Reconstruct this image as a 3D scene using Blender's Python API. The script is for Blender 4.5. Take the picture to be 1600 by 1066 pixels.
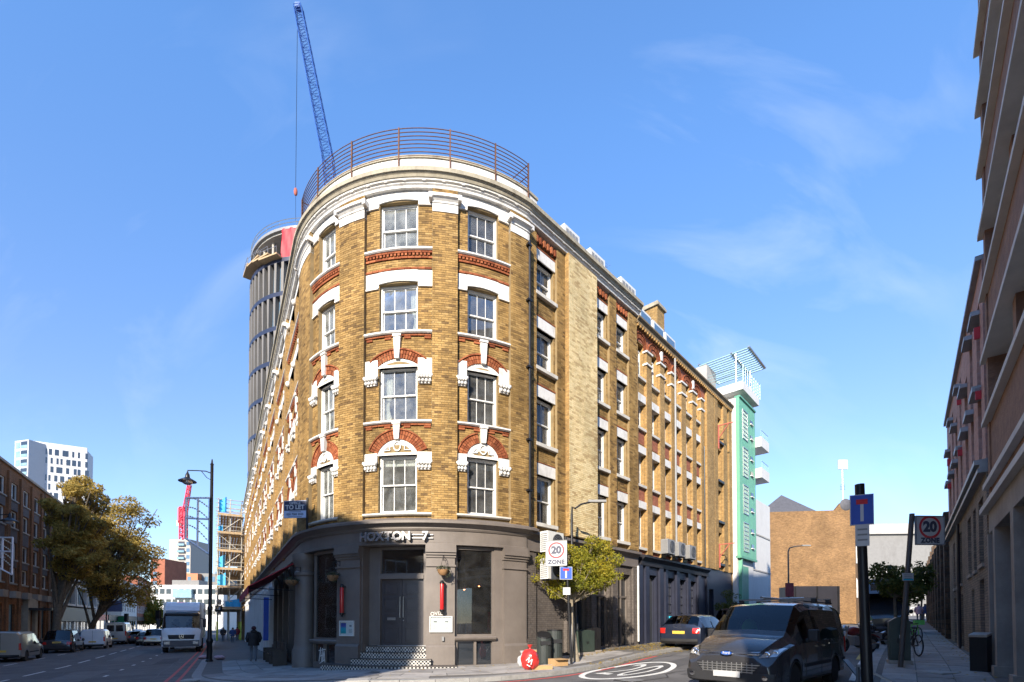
import bpy, bmesh, math, random
from mathutils import Vector, Matrix
random.seed(7)
R_ = math.radians
for o in list(bpy.data.objects): bpy.data.objects.remove(o, do_unlink=True)
SC = bpy.context.scene
COL = SC.collection

# ------------------------------------------------------------------ camera
F_PX, HOR, TILT, CAM_H = 760.0, 972.0, R_(1.3), 1.6
PPY = HOR - F_PX*math.tan(TILT)
cd = bpy.data.cameras.new('camera'); cam = bpy.data.objects.new('camera', cd); COL.objects.link(cam)
cd.sensor_width = 36.0; cd.lens = 36.0*F_PX/1600.0
cd.shift_y = (PPY-533.0)/1600.0
cd.clip_start = 0.1; cd.clip_end = 4000
cam.location = (0, 0, CAM_H); cam.rotation_euler = (R_(90)+TILT, 0, 0)
SC.camera = cam
# ------------------------------------------------------------------ sky and sun
SUN_AZ, SUN_EL = R_(198), R_(27)          # azimuth clockwise from +Y
SDIR = Vector((math.sin(SUN_AZ)*math.cos(SUN_EL), math.cos(SUN_AZ)*math.cos(SUN_EL), math.sin(SUN_EL)))
W = bpy.data.worlds.new('World'); SC.world = W; W.use_nodes = True
nt = W.node_tree; nt.nodes.clear()
def nn(nt, t, **k):
    n = nt.nodes.new(t)
    for a, b in k.items(): setattr(n, a, b)
    return n
wo = nn(nt,'ShaderNodeOutputWorld'); bg = nn(nt,'ShaderNodeBackground'); bg.inputs[1].default_value = 0.138
sky = nn(nt,'ShaderNodeTexSky', sky_type='NISHITA', sun_disc=False, sun_elevation=SUN_EL, sun_rotation=SUN_AZ)
sky.air_density = 1.0; sky.dust_density = 0.0; sky.ozone_density = 1.6; sky.altitude = 50
tc = nn(nt,'ShaderNodeTexCoord')
# thin cirrus streaks, the same everywhere round the sky
mp = nn(nt,'ShaderNodeMapping'); mp.inputs['Rotation'].default_value = (0.2, 0.75, 0.5); mp.inputs['Scale'].default_value = (1.1, 7.0, 3.2)
nz = nn(nt,'ShaderNodeTexNoise'); nz.inputs['Scale'].default_value = 1.5; nz.inputs['Detail'].default_value = 7; nz.inputs['Roughness'].default_value = .55; nz.inputs['Distortion'].default_value = .7
nz2 = nn(nt,'ShaderNodeTexNoise'); nz2.inputs['Scale'].default_value = 1.9; nz2.inputs['Detail'].default_value = 3
cr = nn(nt,'ShaderNodeMapRange'); cr.inputs[1].default_value = .52; cr.inputs[2].default_value = .82; cr.clamp = True
cr2 = nn(nt,'ShaderNodeMapRange'); cr2.inputs[1].default_value = .46; cr2.inputs[2].default_value = .70
mu = nn(nt,'ShaderNodeMath', operation='MULTIPLY'); mu2 = nn(nt,'ShaderNodeMath', operation='MULTIPLY'); mu2.inputs[1].default_value = .38
mx = nn(nt,'ShaderNodeMix', data_type='RGBA'); mx.inputs[7].default_value = (2.2, 2.4, 2.7, 1)
L = nt.links.new
L(tc.outputs['Generated'], mp.inputs[0]); L(mp.outputs[0], nz.inputs[0]); L(tc.outputs['Generated'], nz2.inputs[0])
L(nz.outputs[0], cr.inputs[0]); L(nz2.outputs[0], cr2.inputs[0]); L(cr.outputs[0], mu.inputs[0]); L(cr2.outputs[0], mu.inputs[1])
L(mu.outputs[0], mu2.inputs[0]); L(mu2.outputs[0], mx.inputs[0])
sx_ = nn(nt,'ShaderNodeSeparateXYZ'); L(tc.outputs['Generated'], sx_.inputs[0])
rp = nn(nt,'ShaderNodeValToRGB'); e_ = rp.color_ramp.elements; e_[0].position = 0; e_[0].color = (.34,.37,.46,1); e_[1].position = .72; e_[1].color = (.44,.62,.80,1); em = e_.new(.35); em.color = (.42,.46,.56,1)
L(sx_.outputs[2], rp.inputs[0])
ml = nn(nt,'ShaderNodeMix', data_type='RGBA', blend_type='MULTIPLY'); ml.inputs[0].default_value = 1; L(sky.outputs[0], ml.inputs[6]); L(rp.outputs[0], ml.inputs[7]); L(ml.outputs[2], mx.inputs[6])
L(mx.outputs[2], bg.inputs[0]); L(bg.outputs[0], wo.inputs[0])
sl = bpy.data.lights.new('sun','SUN'); sl.energy = 2.75; sl.angle = R_(0.53); sl.color = (1.0, .90, .76)
so = bpy.data.objects.new('sun', sl); COL.objects.link(so)
so.rotation_euler = (-SDIR).to_track_quat('-Z','Y').to_euler()
SC.view_settings.view_transform = 'Standard'; SC.view_settings.look = 'None'
SC.view_settings.gamma = 1; SC.view_settings.exposure = 1.9; SC.view_settings.use_curve_mapping = False
SC.render.engine = 'CYCLES'
SC.cycles.max_bounces = 8; SC.cycles.transparent_max_bounces = 16

# ------------------------------------------------------------------ pixels to places
def ray(px, py):
    x = (px-800)/F_PX; u = -(py-PPY)/F_PX; c, s = math.cos(TILT), math.sin(TILT)
    return Vector((x, c-s*u, s+c*u))
def lerp_tab(tab, x):
    if x <= tab[0][0]: return tab[0][1]
    for (a, b), (c, d) in zip(tab, tab[1:]):
        if x <= c: return b+(d-b)*(x-a)/(c-a)
    return tab[-1][1]
GR = [(8,0),(11,.04),(13.5,.10),(15.2,.22),(17,.33),(20,.42),(28,.58),(50,1.2),(76,1.95),(110,2.6)]
GL = [(-110,-1.0),(-44,-.9),(-24,-.8),(-13.2,-.46),(-8,-.22),(-4,0)]
DRx, DRy = 0.7, 0.714
def g(x, y):                      # street level: falls to the left street, rises up the side street
    k = min(1, max(0, (x+6)/6)); k = k*k*(3-2*k)
    return lerp_tab(GL, x) + k*lerp_tab(GR, DRx*x+DRy*y)
def gp(px, py, up=0.0):           # where the pixel's ray meets the street (up above it)
    d = ray(px, py); t = 8.0
    lo, hi = 2.0, 400.0
    for _ in range(60):
        t = (lo+hi)/2; p = d*t
        if CAM_H+p.z > g(p.x, p.y)+up: lo = t
        else: hi = t
    p = d*t; return Vector((p.x, p.y, g(p.x, p.y)+up))
def at(px, py, Y):                # the pixel's ray at depth Y
    d = ray(px, py); t = Y/d.y; return Vector((d.x*t, Y, CAM_H+d.z*t))
def vpdir(px):
    d = ray(px, HOR); v = Vector((d.x, d.y)); v.normalize(); return v

# ------------------------------------------------------------------ mesh building
ROFF = {}
class MB:
    def __init__(s): s.v = []; s.f = []; s.mi = []; s.m = 0
    def face(s, pts):
        n = len(s.v); s.v += [tuple(p) for p in pts]; s.f.append(tuple(range(n, n+len(pts)))); s.mi.append(s.m)
    def hexa(s, p):               # p: 8 points, bottom ring 0-3 then top ring 4-7
        n = len(s.v); s.v += [tuple(q) for q in p]
        for q in ((0,3,2,1),(4,5,6,7),(0,1,5,4),(1,2,6,5),(2,3,7,6),(3,0,4,7)):
            s.f.append(tuple(n+i for i in q)); s.mi.append(s.m)
    def box(s, x0, x1, y0, y1, z0, z1, M=None):
        p = [Vector(q) for q in ((x0,y0,z0),(x1,y0,z0),(x1,y1,z0),(x0,y1,z0),(x0,y0,z1),(x1,y0,z1),(x1,y1,z1),(x0,y1,z1))]
        if M is not None: p = [M @ q for q in p]
        s.hexa(p)
    def bar(s, a, b, w, h=None, up=(0,0,1)):
        a, b = Vector(a), Vector(b); d = (b-a); 
        if d.length < 1e-6: return
        d.normalize(); u = Vector(up)
        if abs(d.dot(u)) > .98: u = Vector((1,0,0))
        r = d.cross(u).normalized(); u = r.cross(d); h = h or w
        r = r*w/2; u = u*h/2
        s.hexa([a-r-u, a+r-u, b+r-u, b-r-u, a-r+u, a+r+u, b+r+u, b-r+u])
    def tube(s, pts, rad, n=8, cap=True):
        pts = [Vector(p) for p in pts]; k = len(pts)
        if not hasattr(rad, '__len__'): rad = [rad]*k
        base = len(s.v); u = None
        for i, p in enumerate(pts):
            d = (pts[min(i+1,k-1)]-pts[max(i-1,0)]).normalized()
            if u is None:
                u = d.cross(Vector((0,0,1)));
                if u.length < .05: u = d.cross(Vector((1,0,0)))
            u = (u - d*u.dot(d)).normalized(); w = d.cross(u)
            for j in range(n):
                a = 2*math.pi*j/n; s.v.append(tuple(p + (u*math.cos(a)+w*math.sin(a))*rad[i]))
        for i in range(k-1):
            for j in range(n):
                a = base+i*n+j; b = base+i*n+(j+1)%n
                s.f.append((a, b, b+n, a+n)); s.mi.append(s.m)
        if cap:
            s.f.append(tuple(base+j for j in reversed(range(n)))); s.mi.append(s.m)
            s.f.append(tuple(base+(k-1)*n+j for j in range(n))); s.mi.append(s.m)
    def lathe(s, prof, n=16, o=(0,0,0), M=None):   # prof: (r, z)
        o = Vector(o); base = len(s.v); k = len(prof)
        for r, z in prof:
            for j in range(n):
                a = 2*math.pi*j/n; p = Vector((r*math.cos(a), r*math.sin(a), z))
                if M is not None: p = M @ p
                s.v.append(tuple(p+o))
        for i in range(k-1):
            for j in range(n):
                a = base+i*n+j; b = base+i*n+(j+1)%n
                s.f.append((a, b, b+n, a+n)); s.mi.append(s.m)
        s.f.append(tuple(base+j for j in reversed(range(n)))); s.mi.append(s.m)
        s.f.append(tuple(base+(k-1)*n+j for j in range(n))); s.mi.append(s.m)
    def prism(s, poly, ax, a0, a1, M=None):         # polygon extruded along axis ax
        def P(q, a):
            p = {'x': (a, q[0], q[1]), 'y': (q[0], a, q[1]), 'z': (q[0], q[1], a)}[ax]
            p = Vector(p); return M @ p if M is not None else p
        n = len(poly); A = [P(q, a0) for q in poly]; B = [P(q, a1) for q in poly]
        s.face(list(reversed(A))); s.face(B)
        for i in range(n): s.face([A[i], A[(i+1)%n], B[(i+1)%n], B[i]])
    def ball(s, c, r, n=8, m=6, sq=(1,1,1)):
        c = Vector(c)
        prof = [(max(1e-4, math.sin(math.pi*i/m))*r, -math.cos(math.pi*i/m)*r) for i in range(m+1)]
        base = len(s.v)
        s.lathe(prof, n)
        for i in range(base, len(s.v)):
            p = s.v[i]; s.v[i] = (p[0]*sq[0]+c.x, p[1]*sq[1]+c.y, p[2]*sq[2]+c.z)
    def mesh(s, name, mats, off=None, smooth=False, weld=False):
        me = bpy.data.meshes.new(name)
        v = s.v if off is None else [(a-off[0], b-off[1], c-off[2]) for a, b, c in s.v]
        me.from_pydata(v, [], s.f)
        mats = mats if isinstance(mats, (list, tuple)) else [mats]
        for m in mats: me.materials.append(MAT(m))
        if len(mats) > 1: me.polygons.foreach_set('material_index', s.mi)
        bm = bmesh.new(); bm.from_mesh(me)
        if weld: bmesh.ops.remove_doubles(bm, verts=bm.verts, dist=1e-4)
        bmesh.ops.recalc_face_normals(bm, faces=bm.faces)
        uv = bm.loops.layers.uv.new('UVMap')
        ox = off if off is not None else (0,0,0)
        for f in bm.faces:
            n = f.normal
            if abs(n.z) > .75:
                for l in f.loops: l[uv].uv = (l.vert.co.x, l.vert.co.y)
            else:
                t = Vector((-n.y, n.x, 0)).normalized()
                for l in f.loops: l[uv].uv = (l.vert.co.dot(t), l.vert.co.z+ox[2])
            f.smooth = smooth is not False
        bm.to_mesh(me); bm.free()
        if smooth is not False and smooth is not True:
            me.set_sharp_from_angle(angle=R_(smooth))
        elif smooth is True:
            me.set_sharp_from_angle(angle=R_(38))
        return me
    def build(s, name, mats, parent=None, smooth=False, weld=False, kind=None, label=None):
        off = ROFF.get(parent.name) if parent is not None else None
        me = s.mesh(name, mats, off, smooth, weld)
        return link(name, me, parent, kind, label)
def link(name, me, parent=None, kind=None, label=None, loc=None, rotz=0):
    o = bpy.data.objects.new(name, me); COL.objects.link(o)
    if parent is not None:
        o.parent = parent
        if parent.name in ROFF: ROFF[o.name] = ROFF[parent.name]
    if loc is not None:
        off = ROFF.get(parent.name, (0,0,0)) if parent is not None else (0,0,0)
        o.location = (loc[0]-off[0], loc[1]-off[1], loc[2]-off[2]); o.rotation_euler = (0,0,rotz)
        ROFF.pop(o.name, None)
    if kind: o['kind'] = kind
    if label: o['label'] = label
    return o
def thing(name, label, cat, loc=(0,0,0), rotz=0, group=None, world=False):
    o = bpy.data.objects.new(name, None); COL.objects.link(o); o.empty_display_size = .1
    o.location = loc; o.rotation_euler = (0,0,rotz)
    if world: ROFF[o.name] = tuple(loc)
    return tag(o, label, cat, group)
def tag(o, label, cat, group=None):
    o['label'] = label; o['category'] = cat
    if group: o['group'] = group
    return o
def copy_tree(o, parent=None):
    c = o.copy(); COL.objects.link(c); c.parent = parent
    for ch in list(o.children): copy_tree(ch, c)
    return c

# ------------------------------------------------------------------ materials
_M = {}; _DEF = {}
def defmat(name, fn): _DEF[name] = fn
def MAT(name):
    if name not in _M: _M[name] = _DEF[name](name)
    return _M[name]
def newmat(name):
    m = bpy.data.materials.new(name); m.use_nodes = True
    nt = m.node_tree; return m, nt, nt.nodes['Principled BSDF']
def P(name, col, rough=.6, metal=0, var=.12, ns=2.5, bump=0, bs=60, spec=.5, coat=0, dirt=0, ds=.7, island=0, trans=0):
    """plain painted / stone / metal surface: colour broken up by noise, optional dirt patches, fine bump"""
    def fn(_):
        m, nt, b = newmat(name); L = nt.links.new
        b.inputs['Roughness'].default_value = rough; b.inputs['Metallic'].default_value = metal
        b.inputs['Specular IOR Level'].default_value = spec; b.inputs['Coat Weight'].default_value = coat
        b.inputs['Coat Roughness'].default_value = .04
        tc = nn(nt,'ShaderNodeTexCoord'); geo = nn(nt,'ShaderNodeNewGeometry')
        n1 = nn(nt,'ShaderNodeTexNoise'); n1.inputs['Scale'].default_value = ns; n1.inputs['Detail'].default_value = 6; n1.inputs['Roughness'].default_value = .65
        L(geo.outputs['Position'], n1.inputs[0])
        mr = nn(nt,'ShaderNodeMapRange'); mr.inputs[1].default_value = .3; mr.inputs[2].default_value = .7; mr.inputs[3].default_value = 1-var; mr.inputs[4].default_value = 1+var
        L(n1.outputs[0], mr.inputs[0])
        mx = nn(nt,'ShaderNodeMix', data_type='RGBA', blend_type='MULTIPLY'); mx.inputs[0].default_value = 1
        mx.inputs[6].default_value = (*col, 1); L(mr.outputs[0], mx.inputs[7]); out = mx.outputs[2]
        if island:
            mr3 = nn(nt,'ShaderNodeMapRange'); mr3.inputs[3].default_value = 1-island; mr3.inputs[4].default_value = 1+island
            oi = nn(nt,'ShaderNodeObjectInfo'); a3 = nn(nt,'ShaderNodeMath', operation='ADD'); f3 = nn(nt,'ShaderNodeMath', operation='FRACT')
            L(geo.outputs['Random Per Island'], a3.inputs[0]); L(oi.outputs['Random'], a3.inputs[1]); L(a3.outputs[0], f3.inputs[0]); L(f3.outputs[0], mr3.inputs[0])
            mz = nn(nt,'ShaderNodeMix', data_type='RGBA', blend_type='MULTIPLY'); mz.inputs[0].default_value = 1
            L(out, mz.inputs[6]); L(mr3.outputs[0], mz.inputs[7]); out = mz.outputs[2]
        if dirt:
            n2 = nn(nt,'ShaderNodeTexNoise'); n2.inputs['Scale'].default_value = ds; n2.inputs['Detail'].default_value = 8; n2.inputs['Roughness'].default_value = .7
            mpn = nn(nt,'ShaderNodeMapping'); mpn.inputs['Scale'].default_value = (1,1,.35); L(geo.outputs['Position'], mpn.inputs[0]); L(mpn.outputs[0], n2.inputs[0])
            r2 = nn(nt,'ShaderNodeMapRange'); r2.inputs[1].default_value = .5; r2.inputs[2].default_value = .72; r2.inputs[4].default_value = dirt
            L(n2.outputs[0], r2.inputs[0])
            m2 = nn(nt,'ShaderNodeMix', data_type='RGBA'); m2.inputs[7].default_value = (col[0]*.32+.012, col[1]*.29+.01, col[2]*.26+.008, 1)
            L(r2.outputs[0], m2.inputs[0]); L(out, m2.inputs[6]); out = m2.outputs[2]
        L(out, b.inputs['Base Color'])
        if bump:
            n3 = nn(nt,'ShaderNodeTexNoise'); n3.inputs['Scale'].default_value = bs; n3.inputs['Detail'].default_value = 4
            L(geo.outputs['Position'], n3.inputs[0])
            bp = nn(nt,'ShaderNodeBump'); bp.inputs['Strength'].default_value = bump; bp.inputs['Distance'].default_value = .02
            L(n3.outputs[0], bp.inputs['Height']); L(bp.outputs[0], b.inputs['Normal'])
        return m
    defmat(name, fn)
def BRICK(name, c1, c2, mort, bw=.225, bh=.075, ms=.01, bump=.4, dirt=.35, rough=.85):
    """masonry too far off to pick the bricks apart: metric UVs"""
    def fn(_):
        m, nt, b = newmat(name); L = nt.links.new; b.inputs['Roughness'].default_value = rough; b.inputs['Specular IOR Level'].default_value = .25
        uv = nn(nt,'ShaderNodeUVMap'); geo = nn(nt,'ShaderNodeNewGeometry')
        br = nn(nt,'ShaderNodeTexBrick'); br.inputs['Scale'].default_value = 1; br.inputs['Brick Width'].default_value = bw; br.inputs['Row Height'].default_value = bh
        br.inputs['Mortar Size'].default_value = ms; br.inputs['Mortar Smooth'].default_value = .2; br.inputs['Bias'].default_value = -.1
        br.inputs[1].default_value = (*c1,1); br.inputs[2].default_value = (*c2,1); br.inputs[3].default_value = (*mort,1)
        L(uv.outputs[0], br.inputs[0])
        n1 = nn(nt,'ShaderNodeTexNoise'); n1.inputs['Scale'].default_value = .55; n1.inputs['Detail'].default_value = 8; n1.inputs['Roughness'].default_value = .68
        L(geo.outputs['Position'], n1.inputs[0])
        mr = nn(nt,'ShaderNodeMapRange'); mr.inputs[1].default_value = .32; mr.inputs[2].default_value = .7; mr.inputs[3].default_value = 1-dirt; mr.inputs[4].default_value = 1.12
        L(n1.outputs[0], mr.inputs[0])
        n2 = nn(nt,'ShaderNodeTexNoise'); n2.inputs['Scale'].default_value = 9; n2.inputs['Detail'].default_value = 4; L(geo.outputs['Position'], n2.inputs[0])
        mr2 = nn(nt,'ShaderNodeMapRange'); mr2.inputs[1].default_value = .3; mr2.inputs[2].default_value = .7; mr2.inputs[3].default_value = .8; mr2.inputs[4].default_value = 1.18; L(n2.outputs[0], mr2.inputs[0])
        ma = nn(nt,'ShaderNodeMath', operation='MULTIPLY'); L(mr.outputs[0], ma.inputs[0]); L(mr2.outputs[0], ma.inputs[1])
        mx = nn(nt,'ShaderNodeMix', data_type='RGBA', blend_type='MULTIPLY'); mx.inputs[0].default_value = 1
        L(br.outputs[0], mx.inputs[6]); L(ma.outputs[0], mx.inputs[7]); L(mx.outputs[2], b.inputs['Base Color'])
        bp = nn(nt,'ShaderNodeBump', invert=True); bp.inputs['Strength'].default_value = bump; bp.inputs['Distance'].default_value = .01
        L(br.outputs['Fac'], bp.inputs['Height']); L(bp.outputs[0], b.inputs['Normal'])
        return m
    defmat(name, fn)
def STOCK(name, ramp, dirt=.4):
    """real bricks, one colour each (random per island), soot in patches"""
    def fn(_):
        m, nt, b = newmat(name); L = nt.links.new; b.inputs['Roughness'].default_value = .88; b.inputs['Specular IOR Level'].default_value = .2
        geo = nn(nt,'ShaderNodeNewGeometry'); oi = nn(nt,'ShaderNodeObjectInfo')
        ad = nn(nt,'ShaderNodeMath', operation='ADD'); fr = nn(nt,'ShaderNodeMath', operation='FRACT')
        L(geo.outputs['Random Per Island'], ad.inputs[0]); L(oi.outputs['Random'], ad.inputs[1]); L(ad.outputs[0], fr.inputs[0])
        cr = nn(nt,'ShaderNodeValToRGB'); el = cr.color_ramp.elements
        while len(el) < len(ramp): el.new(.5)
        for e, (p, c) in zip(el, ramp): e.position = p; e.color = (*c, 1)
        L(fr.outputs[0], cr.inputs[0])
        n1 = nn(nt,'ShaderNodeTexNoise'); n1.inputs['Scale'].default_value = .7; n1.inputs['Detail'].default_value = 9; n1.inputs['Roughness'].default_value = .7
        mq = nn(nt,'ShaderNodeMapping'); mq.inputs['Scale'].default_value = (1.3,1.3,.4); L(geo.outputs['Position'], mq.inputs[0]); L(mq.outputs[0], n1.inputs[0])
        mr = nn(nt,'ShaderNodeMapRange'); mr.inputs[1].default_value = .36; mr.inputs[2].default_value = .62; mr.inputs[3].default_value = 1-dirt; mr.inputs[4].default_value = 1.1; L(n1.outputs[0], mr.inputs[0])
        n2 = nn(nt,'ShaderNodeTexNoise'); n2.inputs['Scale'].default_value = 26; n2.inputs['Detail'].default_value = 5; L(geo.outputs['Position'], n2.inputs[0])
        mr2 = nn(nt,'ShaderNodeMapRange'); mr2.inputs[1].default_value = .3; mr2.inputs[2].default_value = .7; mr2.inputs[3].default_value = .78; mr2.inputs[4].default_value = 1.16; L(n2.outputs[0], mr2.inputs[0])
        ma = nn(nt,'ShaderNodeMath', operation='MULTIPLY'); L(mr.outputs[0], ma.inputs[0]); L(mr2.outputs[0], ma.inputs[1])
        mx = nn(nt,'ShaderNodeMix', data_type='RGBA', blend_type='MULTIPLY'); mx.inputs[0].default_value = 1
        L(cr.outputs[0], mx.inputs[6]); L(ma.outputs[0], mx.inputs[7]); L(mx.outputs[2], b.inputs['Base Color'])
        bp = nn(nt,'ShaderNodeBump'); bp.inputs['Strength'].default_value = .35; bp.inputs['Distance'].default_value = .01
        L(n2.outputs[0], bp.inputs['Height']); L(bp.outputs[0], b.inputs['Normal'])
        return m
    defmat(name, fn)
def GLASS(name, tint=(.5,.55,.58), clear=.8, wob=.006, ws=1.3, ior=1.6, dust=.0):
    """window pane: see-through with a sky-catching surface, old panes slightly wavy"""
    def fn(_):
        m, nt, b = newmat(name); L = nt.links.new; nt.nodes.remove(b); out = nt.nodes['Material Output']
        tr = nn(nt,'ShaderNodeBsdfTransparent'); tr.inputs[0].default_value = (*[t*clear for t in tint],1)
        gl = nn(nt,'ShaderNodeBsdfGlossy'); gl.inputs['Roughness'].default_value = .015; gl.inputs[0].default_value = (.95,.97,1,1)
        geo = nn(nt,'ShaderNodeNewGeometry'); n1 = nn(nt,'ShaderNodeTexNoise'); n1.inputs['Scale'].default_value = ws; n1.inputs['Detail'].default_value = 2
        L(geo.outputs['Position'], n1.inputs[0])
        bp = nn(nt,'ShaderNodeBump'); bp.inputs['Strength'].default_value = .6; bp.inputs['Distance'].default_value = wob; L(n1.outputs[0], bp.inputs['Height']); L(bp.outputs[0], gl.inputs['Normal'])
        fr = nn(nt,'ShaderNodeFresnel'); fr.inputs[0].default_value = ior
        mx = nn(nt,'ShaderNodeMixShader'); L(fr.outputs[0], mx.inputs[0]); L(tr.outputs[0], mx.inputs[1]); L(gl.outputs[0], mx.inputs[2]); sh = mx.outputs[0]
        if dust:
            df = nn(nt,'ShaderNodeBsdfDiffuse'); df.inputs[0].default_value = (.62,.62,.60,1); n5 = nn(nt,'ShaderNodeTexNoise'); n5.inputs['Scale'].default_value = 3.5; n5.inputs['Detail'].default_value = 6; L(geo.outputs['Position'], n5.inputs[0])
            r5 = nn(nt,'ShaderNodeMapRange'); r5.inputs[1].default_value = .35; r5.inputs[2].default_value = .7; r5.inputs[3].default_value = dust*.5; r5.inputs[4].default_value = dust*1.6; L(n5.outputs[0], r5.inputs[0])
            m5 = nn(nt,'ShaderNodeMixShader'); L(r5.outputs[0], m5.inputs[0]); L(sh, m5.inputs[1]); L(df.outputs[0], m5.inputs[2]); sh = m5.outputs[0]
        L(sh, out.inputs[0])
        return m
    defmat(name, fn)
def LEAF(name, ramp, trans=.35):
    def fn(_):
        m, nt, b = newmat(name); L = nt.links.new; out = nt.nodes['Material Output']
        geo = nn(nt,'ShaderNodeNewGeometry'); cr = nn(nt,'ShaderNodeValToRGB'); el = cr.color_ramp.elements
        while len(el) < len(ramp): el.new(.5)
        for e, (p, c) in zip(el, ramp): e.position = p; e.color = (*c, 1)
        n1 = nn(nt,'ShaderNodeTexNoise'); n1.inputs['Scale'].default_value = .8; L(geo.outputs['Position'], n1.inputs[0])
        ad = nn(nt,'ShaderNodeMath', operation='ADD'); mu = nn(nt,'ShaderNodeMath', operation='MULTIPLY'); mu.inputs[1].default_value = .55
        L(geo.outputs['Random Per Island'], mu.inputs[0]); L(mu.outputs[0], ad.inputs[0])
        mu2 = nn(nt,'ShaderNodeMapRange'); mu2.inputs[1].default_value = .3; mu2.inputs[2].default_value = .7; mu2.inputs[4].default_value = .45; L(n1.outputs[0], mu2.inputs[0]); L(mu2.outputs[0], ad.inputs[1])
        L(ad.outputs[0], cr.inputs[0]); L(cr.outputs[0], b.inputs['Base Color']); b.inputs['Roughness'].default_value = .55; b.inputs['Specular IOR Level'].default_value = .3
        tl = nn(nt,'ShaderNodeBsdfTranslucent'); L(cr.outputs[0], tl.inputs[0])
        mx = nn(nt,'ShaderNodeMixShader'); mx.inputs[0].default_value = trans; L(b.outputs[0], mx.inputs[1]); L(tl.outputs[0], mx.inputs[2]); L(mx.outputs[0], out.inputs[0])
        return m
    defmat(name, fn)
def EMIT(name, col, st):
    def fn(_):
        m, nt, b = newmat(name); b.inputs['Base Color'].default_value = (*col,1); b.inputs['Emission Color'].default_value = (*col,1); b.inputs['Emission Strength'].default_value = st
        return m
    defmat(name, fn)

STOCK('stock_brick', [(0,(.145,.088,.04)),(.10,(.22,.135,.052)),(.35,(.30,.185,.066)),(.7,(.355,.222,.08)),(1,(.40,.262,.105))], .45)
STOCK('pale_brick', [(0,(.42,.30,.15)),(.3,(.60,.47,.25)),(1,(.70,.58,.34))], .25)
STOCK('red_brick', [(0,(.18,.05,.022)),(.5,(.28,.085,.036)),(1,(.36,.125,.055))], .35)
STOCK('purple_brick', [(0,(.05,.02,.018)),(.5,(.10,.038,.03)),(1,(.15,.06,.045))], .3)
P('mortar', (.23,.165,.08), .95, var=.25, ns=3, bump=.3)
P('mortar_dark', (.16,.12,.07), .95, var=.3, ns=3, bump=.3)
BRICK('brick_stock_far', (.33,.19,.062), (.47,.29,.105), (.27,.20,.11))
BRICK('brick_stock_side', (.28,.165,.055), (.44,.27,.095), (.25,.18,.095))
BRICK('brick_gable', (.22,.115,.045), (.36,.20,.08), (.22,.16,.10), dirt=.32, bump=.8)
BRICK('brick_office', (.20,.085,.035), (.29,.13,.055), (.17,.11,.07), dirt=.3)
BRICK('brick_pink', (.50,.29,.23), (.56,.33,.27), (.44,.32,.28), bw=.6, bh=.3, ms=.012, dirt=.2)
BRICK('brick_grey', (.26,.20,.145), (.36,.28,.205), (.17,.145,.12), dirt=.35)
BRICK('brick_rough', (.10,.065,.045), (.19,.13,.085), (.09,.075,.06), bw=.5, bh=.25, ms=.03, bump=1.0, dirt=.5)
BRICK('brick_red_far', (.30,.09,.05), (.38,.13,.07), (.25,.13,.09), dirt=.2)
P('stone_white', (.66,.645,.61), .65, var=.09, ns=7, bump=.25, bs=40, dirt=.55, ds=2.6)
P('stone_lintel', (.55,.525,.47), .75, var=.1, ns=6, dirt=.35, ds=2.0, bump=.1)
P('stone_weathered', (.33,.295,.22), .85, var=.18, ns=5, dirt=.75, ds=2.2, bump=.35, bs=25)
P('white_paint', (.68,.67,.64), .4, var=.04, dirt=.12, ds=4)
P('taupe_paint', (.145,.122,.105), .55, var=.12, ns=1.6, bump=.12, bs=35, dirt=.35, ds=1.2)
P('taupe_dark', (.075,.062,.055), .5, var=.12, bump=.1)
P('door_paint', (.060,.052,.052), .38, var=.08, bump=.05)
P('black_paint', (.022,.021,.026), .42, var=.15, dirt=.2)
P('navy_paint', (.02,.023,.042), .45, var=.2, dirt=.3)
P('iron_rust', (.125,.058,.034), .8, var=.35, ns=9, metal=.2, bump=.3)
P('iron_black', (.018,.018,.020), .38, var=.2, metal=.3)
P('iron_dark_green', (.035,.052,.042), .45, var=.15, dirt=.2)
P('steel', (.48,.48,.47), .32, metal=.9, var=.1)
P('steel_dull', (.34,.34,.34), .5, metal=.7, var=.15)
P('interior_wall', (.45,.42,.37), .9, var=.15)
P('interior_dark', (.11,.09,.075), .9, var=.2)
P('curtain', (.72,.70,.64), .9, var=.06, ns=8)
P('red_lacquer', (.42,.012,.015), .3, var=.05, coat=.5)
P('red_cloth', (.42,.03,.042), .85, var=.12, ns=5)
P('plastic_white', (.62,.62,.59), .45, var=.05, dirt=.2, ds=5)
P('plastic_grey', (.22,.22,.22), .5, var=.08)
P('asphalt', (.115,.11,.107), .82, var=.3, ns=.9, bump=.5, bs=180, dirt=.35, ds=.35)
P('paving', (.13,.12,.11), .85, var=.14, ns=1.5, bump=.25, bs=70, dirt=.4, ds=.8)
P('paving_slab', (.30,.28,.26), .82, var=.18, ns=2.2, bump=.25, bs=70, dirt=.5, ds=1.3, island=.22)
P('kerb_granite', (.27,.26,.245), .8, var=.18, ns=9, bump=.25, bs=90, dirt=.3)
P('paint_white', (.66,.65,.61), .7, var=.1, ns=6, dirt=.45, ds=5)
P('paint_red', (.50,.075,.065), .7, var=.14, ns=6, dirt=.4, ds=5)
P('paint_yellow', (.55,.40,.10), .7, var=.14, ns=6, dirt=.4, ds=5)
P('concrete', (.34,.29,.24), .85, var=.15, ns=2, bump=.25, bs=50, dirt=.4, ds=.9)
P('concrete_pale', (.36,.345,.32), .8, var=.1, ns=1.5, dirt=.3)
P('render_white', (.60,.59,.565), .7, var=.05, dirt=.2, ds=.6)
P('render_grey', (.20,.196,.188), .8, var=.08, dirt=.25)
P('slate', (.075,.075,.085), .7, var=.2, ns=4)
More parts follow.
